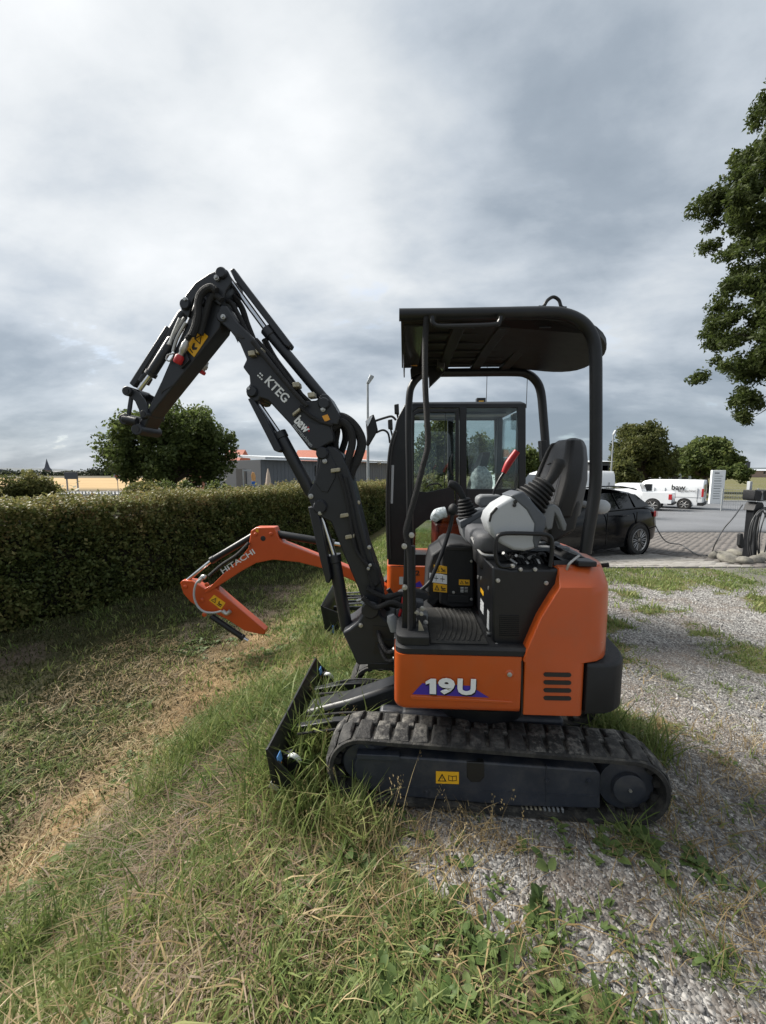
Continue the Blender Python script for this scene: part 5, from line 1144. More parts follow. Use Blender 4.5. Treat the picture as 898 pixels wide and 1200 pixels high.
boulder(872, 662, .15, 1.1, .9, .75, 'small pale stone right in front of the charging post')
boulder(886, 661, .19, 1.3, .8, .62, 'flat grey stone just right of the charging post')
boulder(901, 659, .2, 1.2, .9, .65, 'stone at the right edge of the photo in the row round the post')
boulder(848, 652.5, .16, 1.5, .5, .55, 'flat brownish slab lying behind the broad mossy stone')
boulder(862, 652, .2, 1.3, .8, .55, 'pale stone directly behind the charging post on its left')
boulder(893, 653, .2, 1.2, .9, .5, 'mossy stone behind the charging post on its right')

# ================================================================== white vans and pickup
def van(fr, label, L, Hh, wd, hood, lettering=None, group='white vans in the yard'):
    """front at u = -L, tail at u = 0; near side at v = 0"""
    t0 = thing('van', fr.c, fr.deg, label, 'van', group)
    def sec(u, z0, z1, ins, ti):
        pr = [(ins, z0), (ins - .02, z0 + .35), (ins, z0 + .75), (ins + .02, (z0 + .8 + z1) / 2), (ins + ti, z1 - .14), (ins + ti + .1, z1)]
        return [fr.W(u, v, z) for v, z in pr] + [fr.W(u, wd - v, z) for v, z in reversed(pr)]
    zs = .28
    S_ = [(-L, .45, .80, .18, .0), (-L + .12, zs, .98, .06, .0), (-L + hood, zs, 1.16, .0, .02), (-L + hood + .75, zs, Hh - .12, .0, .09), (-L + hood + 1.1, zs, Hh, .0, .08), (-.5, zs, Hh, .0, .08), (-.04, zs, Hh - .02, .01, .08), (0, zs + .05, Hh - .06, .04, .10)]
    q = MB(); q.loft([sec(*s_) for s_ in S_], 'vanp'); mk('van_body', q, t0, .03, 50, 3)
    for v_ in (-.004, wd - .03):
        q = MB(); q.prism([fr.W(u, v_ - .01 + (.02 * (z - 1.03) / .49 if v_ < 1 else -.02 * (z - 1.03) / .49 + .02), z) for u, z in [(-L + hood + .28, 1.14), (-L + hood + 1.25, 1.10), (-L + hood + 1.25, Hh - .32), (-L + hood + .86, Hh - .32)]], fr.vd * .03, 'carg'); mk('cab_window', q, t0, .006)
    q = MB(); q.prism([fr.W(-L + hood + .06, .16, 1.22), fr.W(-L + hood + .06, wd - .16, 1.22), fr.W(-L + hood + .68, wd - .22, Hh - .2), fr.W(-L + hood + .68, .22, Hh - .2)], Vector((0, 0, .02)), 'carg'); mk('windscreen', q, t0)
    for u0_, u1_ in ((-.012, .004),):
        for v0_, v1_ in ((.14, wd / 2 - .03), (wd / 2 + .03, wd - .14)):
            q = MB(); q.box(fr, u0_, u1_ + .004, v0_, v1_, 1.18, Hh - .3, 'carg'); mk('rear_window', q, t0, .01)
    q = MB(); q.box(fr, -.02, .02, wd / 2 - .008, wd / 2 + .008, .4, Hh - .12, 'mgrey'); q.box(fr, -.01, .012, .3, .82, .72, .84, 'white'); mk('rear_doors', q, t0)
    for v0_ in (-.012, wd - .10):
        q = MB(); q.box(fr, -.10, .012, v0_, v0_ + .115, .85, 1.38, 'lens'); mk('tail_lamp', q, t0, .012)
    q = MB(); q.box(fr, -.3, .05, -.01, wd + .01, .28, .5, 'plastic'); mk('rear_bumper', q, t0, .03)
    q = MB(); q.box(fr, -L + 1.6, -1.5, -.012, .02, .34, .46, 'plastic'); mk('sill_trim', q, t0, .01)
    q = MB()
    for u_ in (-L + hood + 1.4, -2.05, -.32): q.box(fr, u_, u_ + .015, -.026, .02, .5, Hh - .55, 'mgrey')
    q.box(fr, -L + hood + 1.4, -.12, -.026, .02, .80, .812, 'mgrey'); mk('panel_seams', q, t0)
    for v_ in (-.03, wd - .04):
        q = MB(); q.box(fr, -L + hood + 1.28, -L + hood + 1.42, v_, v_ + .07, 1.02, 1.06, 'ink'); mk('door_handle', q, t0)
    for u_ in (-L + .62 + hood * .3, -.95):
        wheel(fr, u_, -.05, .33, t0, .2, 6); wheel(fr, u_, wd, .33, t0, .2, 6, True)
        q = MB(); q.lathe(fr.W(u_, -.034, .35), fr.W(u_, .2, .35), [(0, .40), (1, .40)], 'ink', 28); mk('wheel_arch', q, t0, 0, 40)
    if lettering:
        q = MB()
        for s_, a, b_, h_ in lettering: text(q, fr, s_, a, b_, -.028, h_, 'ink', .02 if h_ > .15 else 0)
        mk('dealer_lettering', q, t0)
    q = MB(); q.ball(fr.W(-L + hood + .35, -.14, 1.25), .12, 'plastic', .5, .9, 1.1, 10, 8); mk('wing_mirror', q, t0)
    return t0
g = gp(823, 598); Vf = Frame(g.x, g.y, 44, g.z)
van(Vf, 'white panel van with black lettering on its side, beyond the black car', 5.0, 1.95, 1.9, .95, [('baw', (787, 574), (803.5, 574.5), .36), ('Baumaschinen', (795, 576.3), (816, 576.6), .15)])
g = gp(722, 604); Vg = Frame(at(721, 580, 19).x, 19.0, 4, h1(at(721, 580, 19).x, 19))
van(Vg, 'tall white van standing behind the seat and canopy post of the near machine', 5.2, 2.32, 2.0, .9)
# pickup
g = gp(787, 600); Pk = Frame(g.x - .05, g.y, 42, g.z)
pk = thing('pickup_truck', Pk.c, 42, 'white pickup with open load bed, parked between black car and panel van', 'pickup')
q = MB()
def psec(u, z0, z1, ins, ti, wd=1.8): 
    pr = [(ins, z0), (ins - .02, z0 + .4), (ins + .0, min(z1 - .01, 1.1)), (ins + ti, z1)]; return [Pk.W(u, v, z) for v, z in pr] + [Pk.W(u, wd - v, z) for v, z in reversed(pr)]
q.loft([psec(*s_) for s_ in ((-5.0, .5, .95, .1, .0), (-4.8, .4, 1.08, .03, .0), (-3.7, .4, 1.14, 0, .0), (-3.1, .4, 1.66, 0, .2), (-2.9, .4, 1.72, 0, .2), (-1.75, .4, 1.72, 0, .18), (-1.55, .4, 1.12, 0, .02))], 'vanp'); mk('cab_body', q, pk, .03, 50)
q = MB(); q.box(Pk, -1.54, 0, -.02, .06, .5, 1.18, 'vanp'); q.box(Pk, -1.54, 0, 1.74, 1.82, .5, 1.18, 'vanp'); q.box(Pk, -1.54, -.06, .06, 1.74, .5, .56, 'vanp'); mk('load_bed', q, pk, .012)
q = MB(); q.box(Pk, -.05, .01, .065, 1.735, .5, 1.15, 'vanp'); q.box(Pk, .01, .016, .6, 1.1, .62, .74, 'white'); mk('tailgate', q, pk, .012)
for v0_ in (-.035, 1.76):
    q = MB(); q.box(Pk, -.16, .02, v0_, v0_ + .075, .75, 1.08, 'lens'); mk('tail_lamp', q, pk, .012)
q = MB(); q.prism([Pk.W(u, .02 + .2 * (z - 1.1) / .6, z) for u, z in [(-3.3, 1.18), (-1.9, 1.18), (-1.95, 1.62), (-2.95, 1.62)]], Pk.vd * .02, 'carg'); mk('cab_window', q, pk)
q = MB(); q.prism([Pk.W(-1.62, .3, 1.2), Pk.W(-1.62, 1.5, 1.2), Pk.W(-1.725, 1.45, 1.64), Pk.W(-1.725, .35, 1.64)], Pk.ud * .03, 'carg'); mk('rear_window', q, pk)
q = MB(); q.box(Pk, -.2, .1, 0, 1.8, .42, .56, 'plastic'); mk('rear_bumper', q, pk, .02)
for u_ in (-4.2, -.95):
    wheel(Pk, u_, -.05, .36, pk, .24, 6); wheel(Pk, u_, 1.81, .36, pk, .24, 6, True)
    q = MB(); q.lathe(Pk.W(u_, -.024, .38), Pk.W(u_, .2, .38), [(0, .43), (1, .43)], 'ink', 28); mk('wheel_arch', q, pk, 0, 40)

# ================================================================== signs, lamps, fences, buildings
def lamp(px, ybase, ytop, Y, label, side, tilt):
    b_ = at(px, ybase, Y); zb = h1(b_.x, Y); p = Vector((b_.x, Y, zb)); top = at(px, ytop, Y).z
    t0 = thing('street_lamp', p, 0, label, 'street lamp', 'lamp posts')
    q = MB(); q.cyl(p, Vector((p.x, Y, top)), .075, 'pole', 12, .05); mk('lamp_pole', q, t0)
    q = MB(); fr = Frame(p.x, Y, 0); q.lp(fr, [(-.06, top - .1), (.05, top - .12), (.30 * side, top + .22), (.12 * side, top + .30)], -.12, .12, 'pole'); mk('lamp_head', q, t0, .02)
    return t0
lamp(431.5, 565, 447, 19.0, 'tall grey lamp post rising behind the hedge beside the far cab', 1, 0)
lamp(716, 560, 508, 34.0, 'slim grey lamp post left of the round tree, beyond the vans', 1, 0)
def pylon():
    Y = 31; a = at(831.5, 592, Y); z0 = h1(a.x, Y); fr = Frame(a.x, Y, 14, z0); L = (at(845, 592, Y) - a).length; Hh = at(838, 551, Y).z - z0
    t0 = thing('pylon_sign', fr.c, 14, 'tall white company sign board with rows of small dark print on the lawn', 'sign')
    q = MB(); q.box(fr, 0, L, 0, .22, 0, Hh, 'white'); sb = mk('sign_board', q, t0, .02)
    q = MB()
    for k, (w_, hgt) in enumerate([(.34, .10), (.6, .03), (.5, .03), (.52, .06), (.56, .03), (.56, .05), (.48, .05), (.52, .04), (.46, .04), (.5, .05), (.5, .04)]):
        z = Hh - .28 - k * (Hh - .5) / 11; q.box(fr, L * .2, L * (.2 + w_), -.012, .002, z, z + hgt, 'mgrey')
    mk('sign_print', q, sb)
pylon()
# wire fence on the right
def wire_fence(x0, y0, x1, y1, n, hh, label):
    a = Vector((x0, y0, h1(x0, y0))); t0 = thing('wire_fence', a, 0, label, 'fence'); P_ = [Vector((x0 + (x1 - x0) * k / n, y0 + (y1 - y0) * k / n, 0)) for k in range(n + 1)]
    for p in P_: p.z = h1(p.x, p.y)
    for p in P_:
        q = MB(); q.cyl(p, p + Vector((0, 0, hh + .08)), .045, 'pole', 8); mk('fence_post', q, t0)
    q = MB(); d = (P_[-1] - P_[0]); L = d.length; m_ = int(L / .16)
    for k in range(m_):
        p = P_[0] + d * (k / m_); q.cyl(p + Vector((0, 0, .05)), p + Vector((0, 0, hh)), .007, 'pole', 3)
    for k in range(9): q.cyl(P_[0] + Vector((0, 0, .05 + hh * k / 8.2)), P_[-1] + Vector((0, 0, .05 + hh * k / 8.2)), .007, 'pole', 3)
    mk('wire_mesh', q, t0)
wire_fence(21.2, 24.5, 31, 25.5, 4, 1.35, 'grey wire mesh fence at the edge of the lawn behind the charging post')
# grey hall
def hall():
    a = at(307, 575, 46); b_ = at(262, 575, 52); c = at(462, 575, 66); z0 = -1.0; zc_ = at(307, 533.5, 46).z; ze = at(457, 545, 66).z; zg = at(278, 531, 50).z
    t0 = thing('warehouse', a, 0, 'long grey metal hall with pale flat roof beyond the hedge', 'building')
    a, b_, c = [Vector((p.x, p.y, z0)) for p in (a, b_, c)]; d = c + (b_ - a); zt2 = (zc_ + ze) / 2
    q = MB(); q.prism([a, c, d, b_], Vector((0, 0, zt2 - .0 - z0 - .1)), 'hall'); mk('wall', q, t0)
    n = 46; q = MB()
    for k in range(n):
        p = a + (c - a) * (k / n); e = (c - a).normalized(); nn = Vector((e.y, -e.x, 0)); q.prism([p + nn * .002, p + e * .08 + nn * .002, p + e * .08 + nn * .025, p + nn * .025], Vector((0, 0, zt2 - z0 - .14)), 'hall')
    tag(mk('cladding_rib', q, t0), kind='stuff')
    e = (c - a).normalized(); nn = Vector((e.y, -e.x, 0)); g_ = (b_ - a).normalized(); h_ = Vector((0, 0, 1))
    q = MB(); q.prism([a + nn * .5 - g_ * .4 + h_ * (zt2 - z0 - .08), c + nn * .5 - g_ * .4 + h_ * (zt2 - z0 - .08), d + h_ * (zt2 - z0 + .5), b_ + h_ * (zt2 - z0 + .5)], Vector((0, 0, .28)), 'roofw'); mk('roof', q, t0)
    m = (b_ - a); q = MB(); q.prism([a - g_ * .03 - e * .02, a + m * .97 - e * .02, a + m * .97 - e * .08, a - g_ * .03 - e * .08], Vector((0, 0, zt2 - z0 - .15)), 'halld'); mk('gable_wall', q, t0)
    for f0, f1 in ((.35, .6),):
        q = MB(); p = a + m * f0 - e * .1; q.prism([p, a + m * f1 - e * .1, a + m * f1 - e * .14, p - e * .04], Vector((0, 0, 3.0)), 'ink'); mk('gate', q, t0)
    p = a + (c - a) * .32 + nn * .07 + h_ * 2.1; q = MB(); q.prism([p, p + e * 1.2, p + e * 1.2 + h_ * 1.3, p + h_ * 1.3], nn * .06, 'ink'); q.prism([p + nn * .065 + e * .3 + h_ * .3, p + nn * .065 + e * .9 + h_ * .3, p + nn * .065 + e * .9 + h_ * .6, p + nn * .065 + e * .3 + h_ * .6], nn * .02, 'white'); q.ball(p + nn * .09 + e * .6 + h_ * .85, .2, 'mgrey', 1, .2, 1); mk('wall_sign', q, t0)
    q = MB(); p = a + (c - a) * .83 + nn * .3 + h_ * 4.0; q.ball(p, .35, 'lampw', 1, 1, .5); mk('wall_lamp', q, t0)
hall()
def gable_house(name, label, x0, x1, Y, dpt, ze, zr, wallm, roofm, cat='house', win=0):
    z0 = -1.05; t0 = thing(name, (x0, Y, z0), 0, label, cat); fr = Frame(x0, Y, 0, 0); L = x1 - x0
    q = MB(); q.box(fr, 0, L, 0, dpt, z0, ze, wallm); mk('wall', q, t0)
    q = MB(); q.prism([Vector((x0 - .3, Y - .4, ze)), Vector((x0 - .3, Y + dpt / 2, zr)), Vector((x0 - .3, Y + dpt + .4, ze))], Vector((L + .6, 0, 0)), roofm); mk('roof', q, t0)
    for k in range(win):
        u_ = L * (k + .5) / win; q = MB(); q.box(fr, u_ - .5, u_ + .5, -.03, .02, ze - 1.6, ze - .4, 'carg'); q.box(fr, u_ - .6, u_ + .6, -.06, -.032, ze - 1.7, ze - 1.62, 'white'); mk('window', q, t0)
X_ = lambda px, Y: at(px, 560, Y).x; Zp = lambda py, Y: at(449, py, Y).z
gable_house('red_roofed_house', 'pink house with red roof left of the grey hall, half hidden by tree', X_(222, 60), X_(243, 60), 60, 9, Zp(557, 60), Zp(543, 66), 'wallp', 'tile', win=1)
gable_house('annexe', 'pale grey plastered building between pink house and grey hall', X_(240, 58), X_(268, 58), 58, 9, Zp(546, 58), Zp(541, 60), 'wallw', 'roofw', 'building', 2)
gable_house('long_house', 'house with long red tiled roof showing above the grey hall', X_(345, 95), X_(428, 95), 95, 12, Zp(541, 95), Zp(527.5, 101), 'wallp', 'tile', win=4)
gable_house('tiled_house', 'house whose steep red roof peeps out between the tree and the grey hall', X_(262, 80), X_(279, 80), 80, 8, Zp(542, 80), Zp(527, 84), 'wallp', 'tile', win=1)
gable_house('white_workshop', 'low white building seen through the rear cab window of the far machine', X_(585, 42), X_(640, 42), 42, 8, Zp(553, 42), Zp(549, 46), 'wallw', 'roofw', 'building', 3)
gable_house('grey_office', 'small glazed grey building just right of the canopy post', X_(703, 40), X_(714, 40), 40, 5, Zp(541, 40), Zp(539.5, 42), 'halld', 'roofw', 'building', 2)
gable_house('white_depot', 'white building behind the trees right of the panel van', X_(774, 60), X_(820, 60), 60, 10, Zp(549, 60), Zp(545, 64), 'wallw', 'roofw', 'building', 4)
gable_house('low_shed', 'low pale shed far off at the right edge, in front of two dark towers', X_(876, 190), X_(915, 190), 190, 12, Zp(551.5, 190), Zp(550, 194), 'sand', 'roofw', 'building', 3)
for k, (xa, xb) in enumerate(((862, 866.5), (872.5, 878))):
    Y = 300; fr = Frame(X_(xa, Y), Y, 0, 0); L = X_(xb, Y) - X_(xa, Y); q = MB(); q.box(fr, 0, L, 0, L, -3, Zp(541, Y), 'slate'); q.box(fr, L * .2, L * .8, L * .2, L * .8, Zp(541, Y), Zp(540, Y), 'slate'); tag(mk('tower', q), ('left', 'right')[k] + ' of the two dark towers far off at the right edge', 'tower', 'towers on the horizon')
def church():
    Y = 420; x0, x1 = X_(51.5, Y), X_(57, Y); L = x1 - x0; fr = Frame(x0, Y, 0, 0); t0 = thing('church', (x0, Y, -3), 0, 'small distant church with pointed dark spire above the fields', 'church')
    q = MB(); q.box(fr, 0, L, 0, L, -3, Zp(551, Y), 'sand'); tw = mk('tower', q, t0)
    q = MB(); zb = Zp(551, Y); zt2 = Zp(537.5, Y); c = L / 2
    q.loft([[fr.W(c + a * r_, c + b_ * r_, z) for a, b_ in ((-1, -1), (1, -1), (1, 1), (-1, 1))] for z, r_ in ((zb, c * 1.12), (zb + (zt2 - zb) * .25, c * .6), (zt2, .05))], 'slate'); mk('spire', q, tw)
    q = MB(); q.box(fr, L * 1.0, L * 3.2, 0, L * 1.5, -3, Zp(556, Y), 'sand'); q.prism([fr.W(L * 1.0, 0, Zp(556, Y)), fr.W(L * 1.0, L * .75, Zp(552, Y)), fr.W(L * 1.0, L * 1.5, Zp(556, Y))], fr.ud * L * 2.2, 'slate'); mk('nave', q, t0)
church()
def billboard():
    Y = 52; x0, x1 = X_(75.5, Y), X_(91, Y); z0 = h1(x0, Y); fr = Frame(x0, Y, 0, 0); t0 = thing('billboard', (x0, Y, z0), 0, 'dark notice board on two posts at the edge of the field', 'sign'); L = x1 - x0
    q = MB(); q.box(fr, 0, L, 0, .12, Zp(561.5, Y), Zp(553, Y), 'halld'); mk('sign_panel', q, t0, .02)
    for f in (.1, .9):
        q = MB(); q.box(fr, L * f - .07, L * f + .07, .12, .24, z0, Zp(554, Y), 'pole'); mk('sign_post', q, t0)
billboard()
def yieldsign():
    Y = 44; p = at(138, 570, Y); z0 = h1(p.x, Y); fr = Frame(p.x, Y, 0, 0); t0 = thing('give_way_sign', (p.x, Y, z0), 0, 'small triangular road sign seen from behind by the country road', 'road sign')
    q = MB(); zc_ = Zp(560, Y); q.lp(fr, [(0, zc_ - .38), (.43, zc_ + .37), (-.43, zc_ + .37)], 0, .03, 'pole'); q.lp(fr, [(0, zc_ - .2), (.28, zc_ + .28), (-.28, zc_ + .28)], -.006, -.001, 'red'); mk('sign_plate', q, t0, .01); q = MB(); q.cyl(fr.W(0, .05, z0), fr.W(0, .05, zc_ + .3), .035, 'pole', 8); mk('sign_post', q, t0)
yieldsign()
def mast_sign():
    Y = 17; p = at(286, 575, Y); z0 = h1(p.x, Y); fr = Frame(p.x, Y, 0, 0); t0 = thing('street_sign', (p.x, Y, z0), 0, 'thin pole with a narrow name plate behind the hedge', 'sign'); q = MB(); zt2 = Zp(550, Y); q.cyl(fr.W(0, 0, z0), fr.W(0, 0, zt2), .028, 'pole', 8); mk('sign_post', q, t0); q = MB(); q.box(fr, .02, .33, -.01, .01, zt2 - .08, zt2 - .01, 'lgrey'); mk('name_plate', q, t0)
    p = at(297.5, 575, Y); z0 = h1(p.x, Y); fr = Frame(p.x, Y, 0, 0); t0 = thing('info_sign', (p.x, Y, z0), 0, 'orange and blue figure-shaped sign behind the hedge', 'sign'); q = MB(); q.lp(fr, [(-.06, Zp(565, Y)), (.07, Zp(565, Y)), (.10, Zp(559, Y)), (.05, Zp(554, Y)), (-.04, Zp(553, Y)), (-.10, Zp(557, Y))], 0, .04, 'signor'); mk('sign_plate', q, t0, .01); q = MB(); q.lp(fr, [(-.07, Zp(570, Y)), (.08, Zp(570, Y)), (.08, Zp(564, Y)), (-.07, Zp(564, Y))], -.03, -.004, 'signblue'); mk('lower_plate', q, t0, .01); q = MB(); q.cyl(fr.W(0, .06, z0), fr.W(0, .06, Zp(555, Y)), .025, 'pole', 8); mk('sign_post', q, t0)
    p = at(315, 575, Y + 1); z0 = h1(p.x, Y); q = MB(); q.lathe(Vector((p.x, Y + 1, z0)), Vector((p.x, Y + 1, Zp(549, Y + 1))), [(0, .03), (.55, .03), (.56, .15), (.7, .13), (.9, .07), (1, .015)], 'canvas', 10); tag(mk('folded_parasol', q, None, 0, 30), 'folded pale parasol standing behind the hedge near the hall', 'parasol')
mast_sign()
# small fence along the country road
t0 = thing('picket_fence', (X_(60, 24), 24, h1(X_(60, 24), 24)), 0, 'low grey picket fence along the road beyond the hedge on the left', 'fence')
for k in range(22):
    x = X_(52, 24) + k * .2; z = h1(x, 24); q = MB(); fr = Frame(x, 24, 0, z); q.lp(fr, [(0, 0), (.08, 0), (.08, 1.05), (.04, 1.13), (0, 1.05)], 0, .03, 'lgrey' if k % 7 else 'mgrey'); mk('picket', q, t0)
q = MB(); fr = Frame(X_(52, 24), 24, 0, h1(X_(60, 24), 24))
for z in (.3, .85): q.box(fr, 0, 4.4, .032, .06, z, z + .07, 'lgrey')
mk('fence_rail', q, t0)
# ================================================================== vegetation
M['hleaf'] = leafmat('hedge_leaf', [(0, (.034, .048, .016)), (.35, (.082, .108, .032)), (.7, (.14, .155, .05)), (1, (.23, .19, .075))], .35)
M['hshoot_sunlit'] = leafmat('hedge_sunlit_shoot_leaf', [(0, (.065, .075, .024)), (.4, (.135, .145, .045)), (.75, (.23, .21, .08)), (1, (.30, .20, .10))], .35)  # young growth, with the sunlight on the hedge top put into its colour
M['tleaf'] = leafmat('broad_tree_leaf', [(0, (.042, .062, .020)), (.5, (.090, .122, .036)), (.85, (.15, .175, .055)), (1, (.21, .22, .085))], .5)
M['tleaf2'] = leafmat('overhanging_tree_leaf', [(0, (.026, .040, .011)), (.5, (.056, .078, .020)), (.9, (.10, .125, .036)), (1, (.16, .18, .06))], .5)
M['tleaf3'] = leafmat('olive_tree_leaf', [(0, (.042, .052, .018)), (.5, (.086, .098, .031)), (.9, (.145, .145, .047)), (1, (.21, .18, .07))], .5)
M['farleaf'] = leafmat('far_wood_leaf', [(0, (.035, .048, .030)), (1, (.085, .100, .055))], .1)
M['grassg'] = leafmat('green_grass', [(0, (.070, .112, .030)), (.4, (.132, .188, .052)), (.75, (.228, .262, .090)), (1, (.38, .34, .18))], .45)
M['grassd'] = leafmat('shaded_mown_grass', [(0, (.028, .034, .013)), (.5, (.056, .064, .022)), (.85, (.09, .088, .036)), (1, (.15, .12, .06))], .3)  # short cut grass, darkened in colour for the hedge's shade
M['grasss'] = leafmat('dry_grass', [(0, (.12, .085, .042)), (.4, (.24, .175, .085)), (.8, (.37, .285, .15)), (1, (.48, .40, .25))], .25)
M['weed'] = leafmat('weed_leaf', [(0, (.050, .085, .024)), (.5, (.095, .145, .045)), (1, (.18, .22, .08))], .3)

def branches(parent, base, tips, r0, mk_name='trunk', top=None, thin=1.0):
    q = MB(); base = Vector(base); fork = Vector(top) if top is not None else base + (sum(tips, Vector()) / len(tips) - base) * .45
    q.tube([base - Vector((0, 0, .2)), base + (fork - base) * .5 + Vector((.04, 0, 0)), fork], [r0 * 1.25, r0 * .9, r0 * .7], 'bark', 10)
    for tp in tips:
        m_ = fork + (tp - fork) * .5 + Vector((random.uniform(-.2, .2), random.uniform(-.2, .2), .15)) * (tp - fork).length * .25
        q.tube([fork - Vector((0, 0, r0)), m_, tp], [r0 * .5 * thin, r0 * .28 * thin, r0 * .08 * thin * thin], 'bark', 6, True, 4)
    return mk(mk_name, q, parent)
def crown(parent, lobes, ncl, rad, ls, m, name='crown', seed=0, nl=10, asp=.55, droop=0.0, shell=.55, mixr=.45):
    """lobes: (centre, radius, squash); leaf clumps fill each lobe's outer shell"""
    T0 = wmat(parent).inverted() if parent else None
    w_ = np.array([l[1] ** 2 for l in lobes]); w_ = w_ / w_.sum(); k = rng.choice(len(lobes), ncl, p=w_)
    C = np.array([list(l[0]) for l in lobes])[k]; Rr = np.array([l[1] for l in lobes])[k]; Q = np.array([l[2] for l in lobes])[k]
    d = rng.normal(size=(ncl, 3)); d /= np.linalg.norm(d, axis=1)[:, None]; f = rng.uniform(shell ** 3, 1.12, ncl) ** (1 / 3)
    n = 1 + .22 * (fnoise(d[:, 0] * 2 + k * 3.1, d[:, 2] * 2 + d[:, 1], 1.9, seed) - .5) * 3.2
    P = C + d * (Rr * f * n)[:, None] * np.stack([np.ones(ncl), np.ones(ncl), Q], 1)
    if T0 is not None: P = P - np.array(T0.inverted().translation)
    V, T, Rn = instance([clump(nl, rad, ls, 100 + seed * 7 + j, asp, droop) for j in range(5)], P, rots(ncl, full=True), rng.uniform(.7, 1.3, ncl), np.clip(fnoise(P[:, 0], P[:, 2] + P[:, 1] * .7, 1.2 / max(rad * 2, .4), seed) * 1.2 - .1, 0, 1), mixr)
    return npmesh(name, V, T, m, Rn, parent)
def tree(name, label, px, Y, zb, lobes, ncl, rad, ls, m, r0=.2, cat='tree', group=None, seed=1, nl=10, fork=None, depth=.8):
    p = at(px, 560, Y); base = Vector((p.x, Y, h1(p.x, Y) if zb is None else zb)); t0 = thing(name, base, 0, label, cat, group)
    L = []
    for (x, y, r_, *o) in lobes:
        s_ = F / Y; rr = r_ / s_; L.append((at(x, y, Y) + Vector((0, random.uniform(-depth, depth) * rr, 0)), rr, o[0] if o else .9))
        if r_ / s_ > 1.2: L.append((at(x, y, Y) + Vector((rr * .2, rr * .9, 0)), rr * .85, .9)); L.append((at(x, y, Y) + Vector((-rr * .2, -rr * .7, 0)), rr * .8, .9))
    if r0: branches(t0, base, [l[0] for l in L], r0)
    L2 = []
    for c_, r_, q_ in L:
        L2.append((c_, r_ * .70, q_))
        for _ in range(5):
            d_ = Vector((random.gauss(0, 1), random.gauss(0, .7), random.gauss(.15, .8))).normalized(); L2.append((c_ + d_ * r_ * random.uniform(.65, 1.05), r_ * random.uniform(.2, .46), .85))
    L = L2
    crown(t0, L, ncl, rad, ls, m, 'crown' if cat == 'tree' else 'foliage', seed, nl); return t0
tree('broad_tree', 'large broad green tree beyond the hedge, left of the grey hall', 200, 26, None, [(198, 508, 30), (165, 505, 24), (238, 512, 24), (138, 525, 17), (150, 510, 16), (185, 488, 17), (220, 487, 15), (240, 495, 14), (262, 528, 15), (258, 545, 14), (212, 538, 30), (165, 538, 25), (135, 540, 12), (232, 552, 20), (183, 555, 18), (205, 480, 9), (270, 515, 7)], 3900, .38, .24, 'tleaf', .32, seed=2)
tree('round_tree', 'tall round dark tree behind the panel van', 757, 44, None, [(757, 524, 22), (743, 530, 17), (772, 530, 17), (757, 507, 13), (745, 512, 9), (769, 512, 9), (733, 543, 13), (783, 546, 11), (765, 548, 18)], 2500, .55, .36, 'tleaf3', .35, seed=3)
tree('spreading_tree', 'wide dark tree right of the round tree, behind the white sign board', 830, 50, None, [(832, 535, 20), (812, 538, 17), (850, 540, 14), (838, 525, 13), (820, 527, 12), (858, 546, 8), (800, 546, 12), (826, 546, 18)], 2400, .6, .40, 'tleaf', .3, seed=4)
tree('leafy_tree', 'loose green tree seen through the cab door of the far machine', 515, 24, None, [(515, 520, 24), (505, 545, 26), (535, 530, 20), (525, 500, 14), (550, 540, 20), (500, 565, 20), (560, 520, 12)], 2000, .36, .20, 'tleaf3', .2, seed=5)
tree('dark_tree', 'dark bushy tree seen through and right of the rear cab window', 600, 40, None, [(600, 545, 16), (618, 540, 15), (630, 545, 12), (585, 542, 14), (572, 530, 10), (640, 550, 9)], 1500, .5, .32, 'tleaf', .25, seed=6)
for k, (x, Y, lb, lab) in enumerate(((735, 36, [(730, 555, 12), (722, 558, 9), (741, 559, 10)], 'dark bush at the foot of the round tree behind the vans'), (505, 16, [(500, 572, 18), (520, 575, 20), (540, 578, 18)], 'bright low bush seen through the cab door, in front of the loose tree'), (20, 12, [(8, 572, 19), (24, 576, 18), (-12, 575, 20), (36, 584, 12)], 'rounded bush behind the left end of the hedge'), (46, 12.5, [(44, 570, 13), (50, 577, 11), (39, 566, 8), (52, 566, 6)], 'feathery young bush right of the rounded bush on the left'), (168, 15, [(166, 575, 12), (158, 580, 9), (176, 580, 9)], 'bush with pale shoots poking above the hedge below the broad tree'), (218, 20, [(200, 572, 9), (222, 573, 9), (245, 574, 9), (268, 575, 8), (180, 574, 9)], 'long dark bush below the broad tree'), (330, 22, [(290, 577, 9), (310, 577, 9), (333, 577, 9), (355, 577, 9), (372, 578, 9)], 'low green shrubbery in front of the grey hall'), (760, 40, [(860, 553, 7), (870, 555, 5), (850, 555, 6)], 'small dark bush right of the white sign board'))):
    tree('bush', lab, x, Y, None, lb, 420 if Y > 14 else 700, .2 if Y < 25 else .4, .085 if Y < 14 else (.13 if Y < 25 else .3), ('tleaf3', 'hshoot_sunlit', 'tleaf3', 'hshoot_sunlit', 'hshoot_sunlit', 'tleaf', 'tleaf3', 'tleaf')[k], .05, 'bush', None, 20 + k)
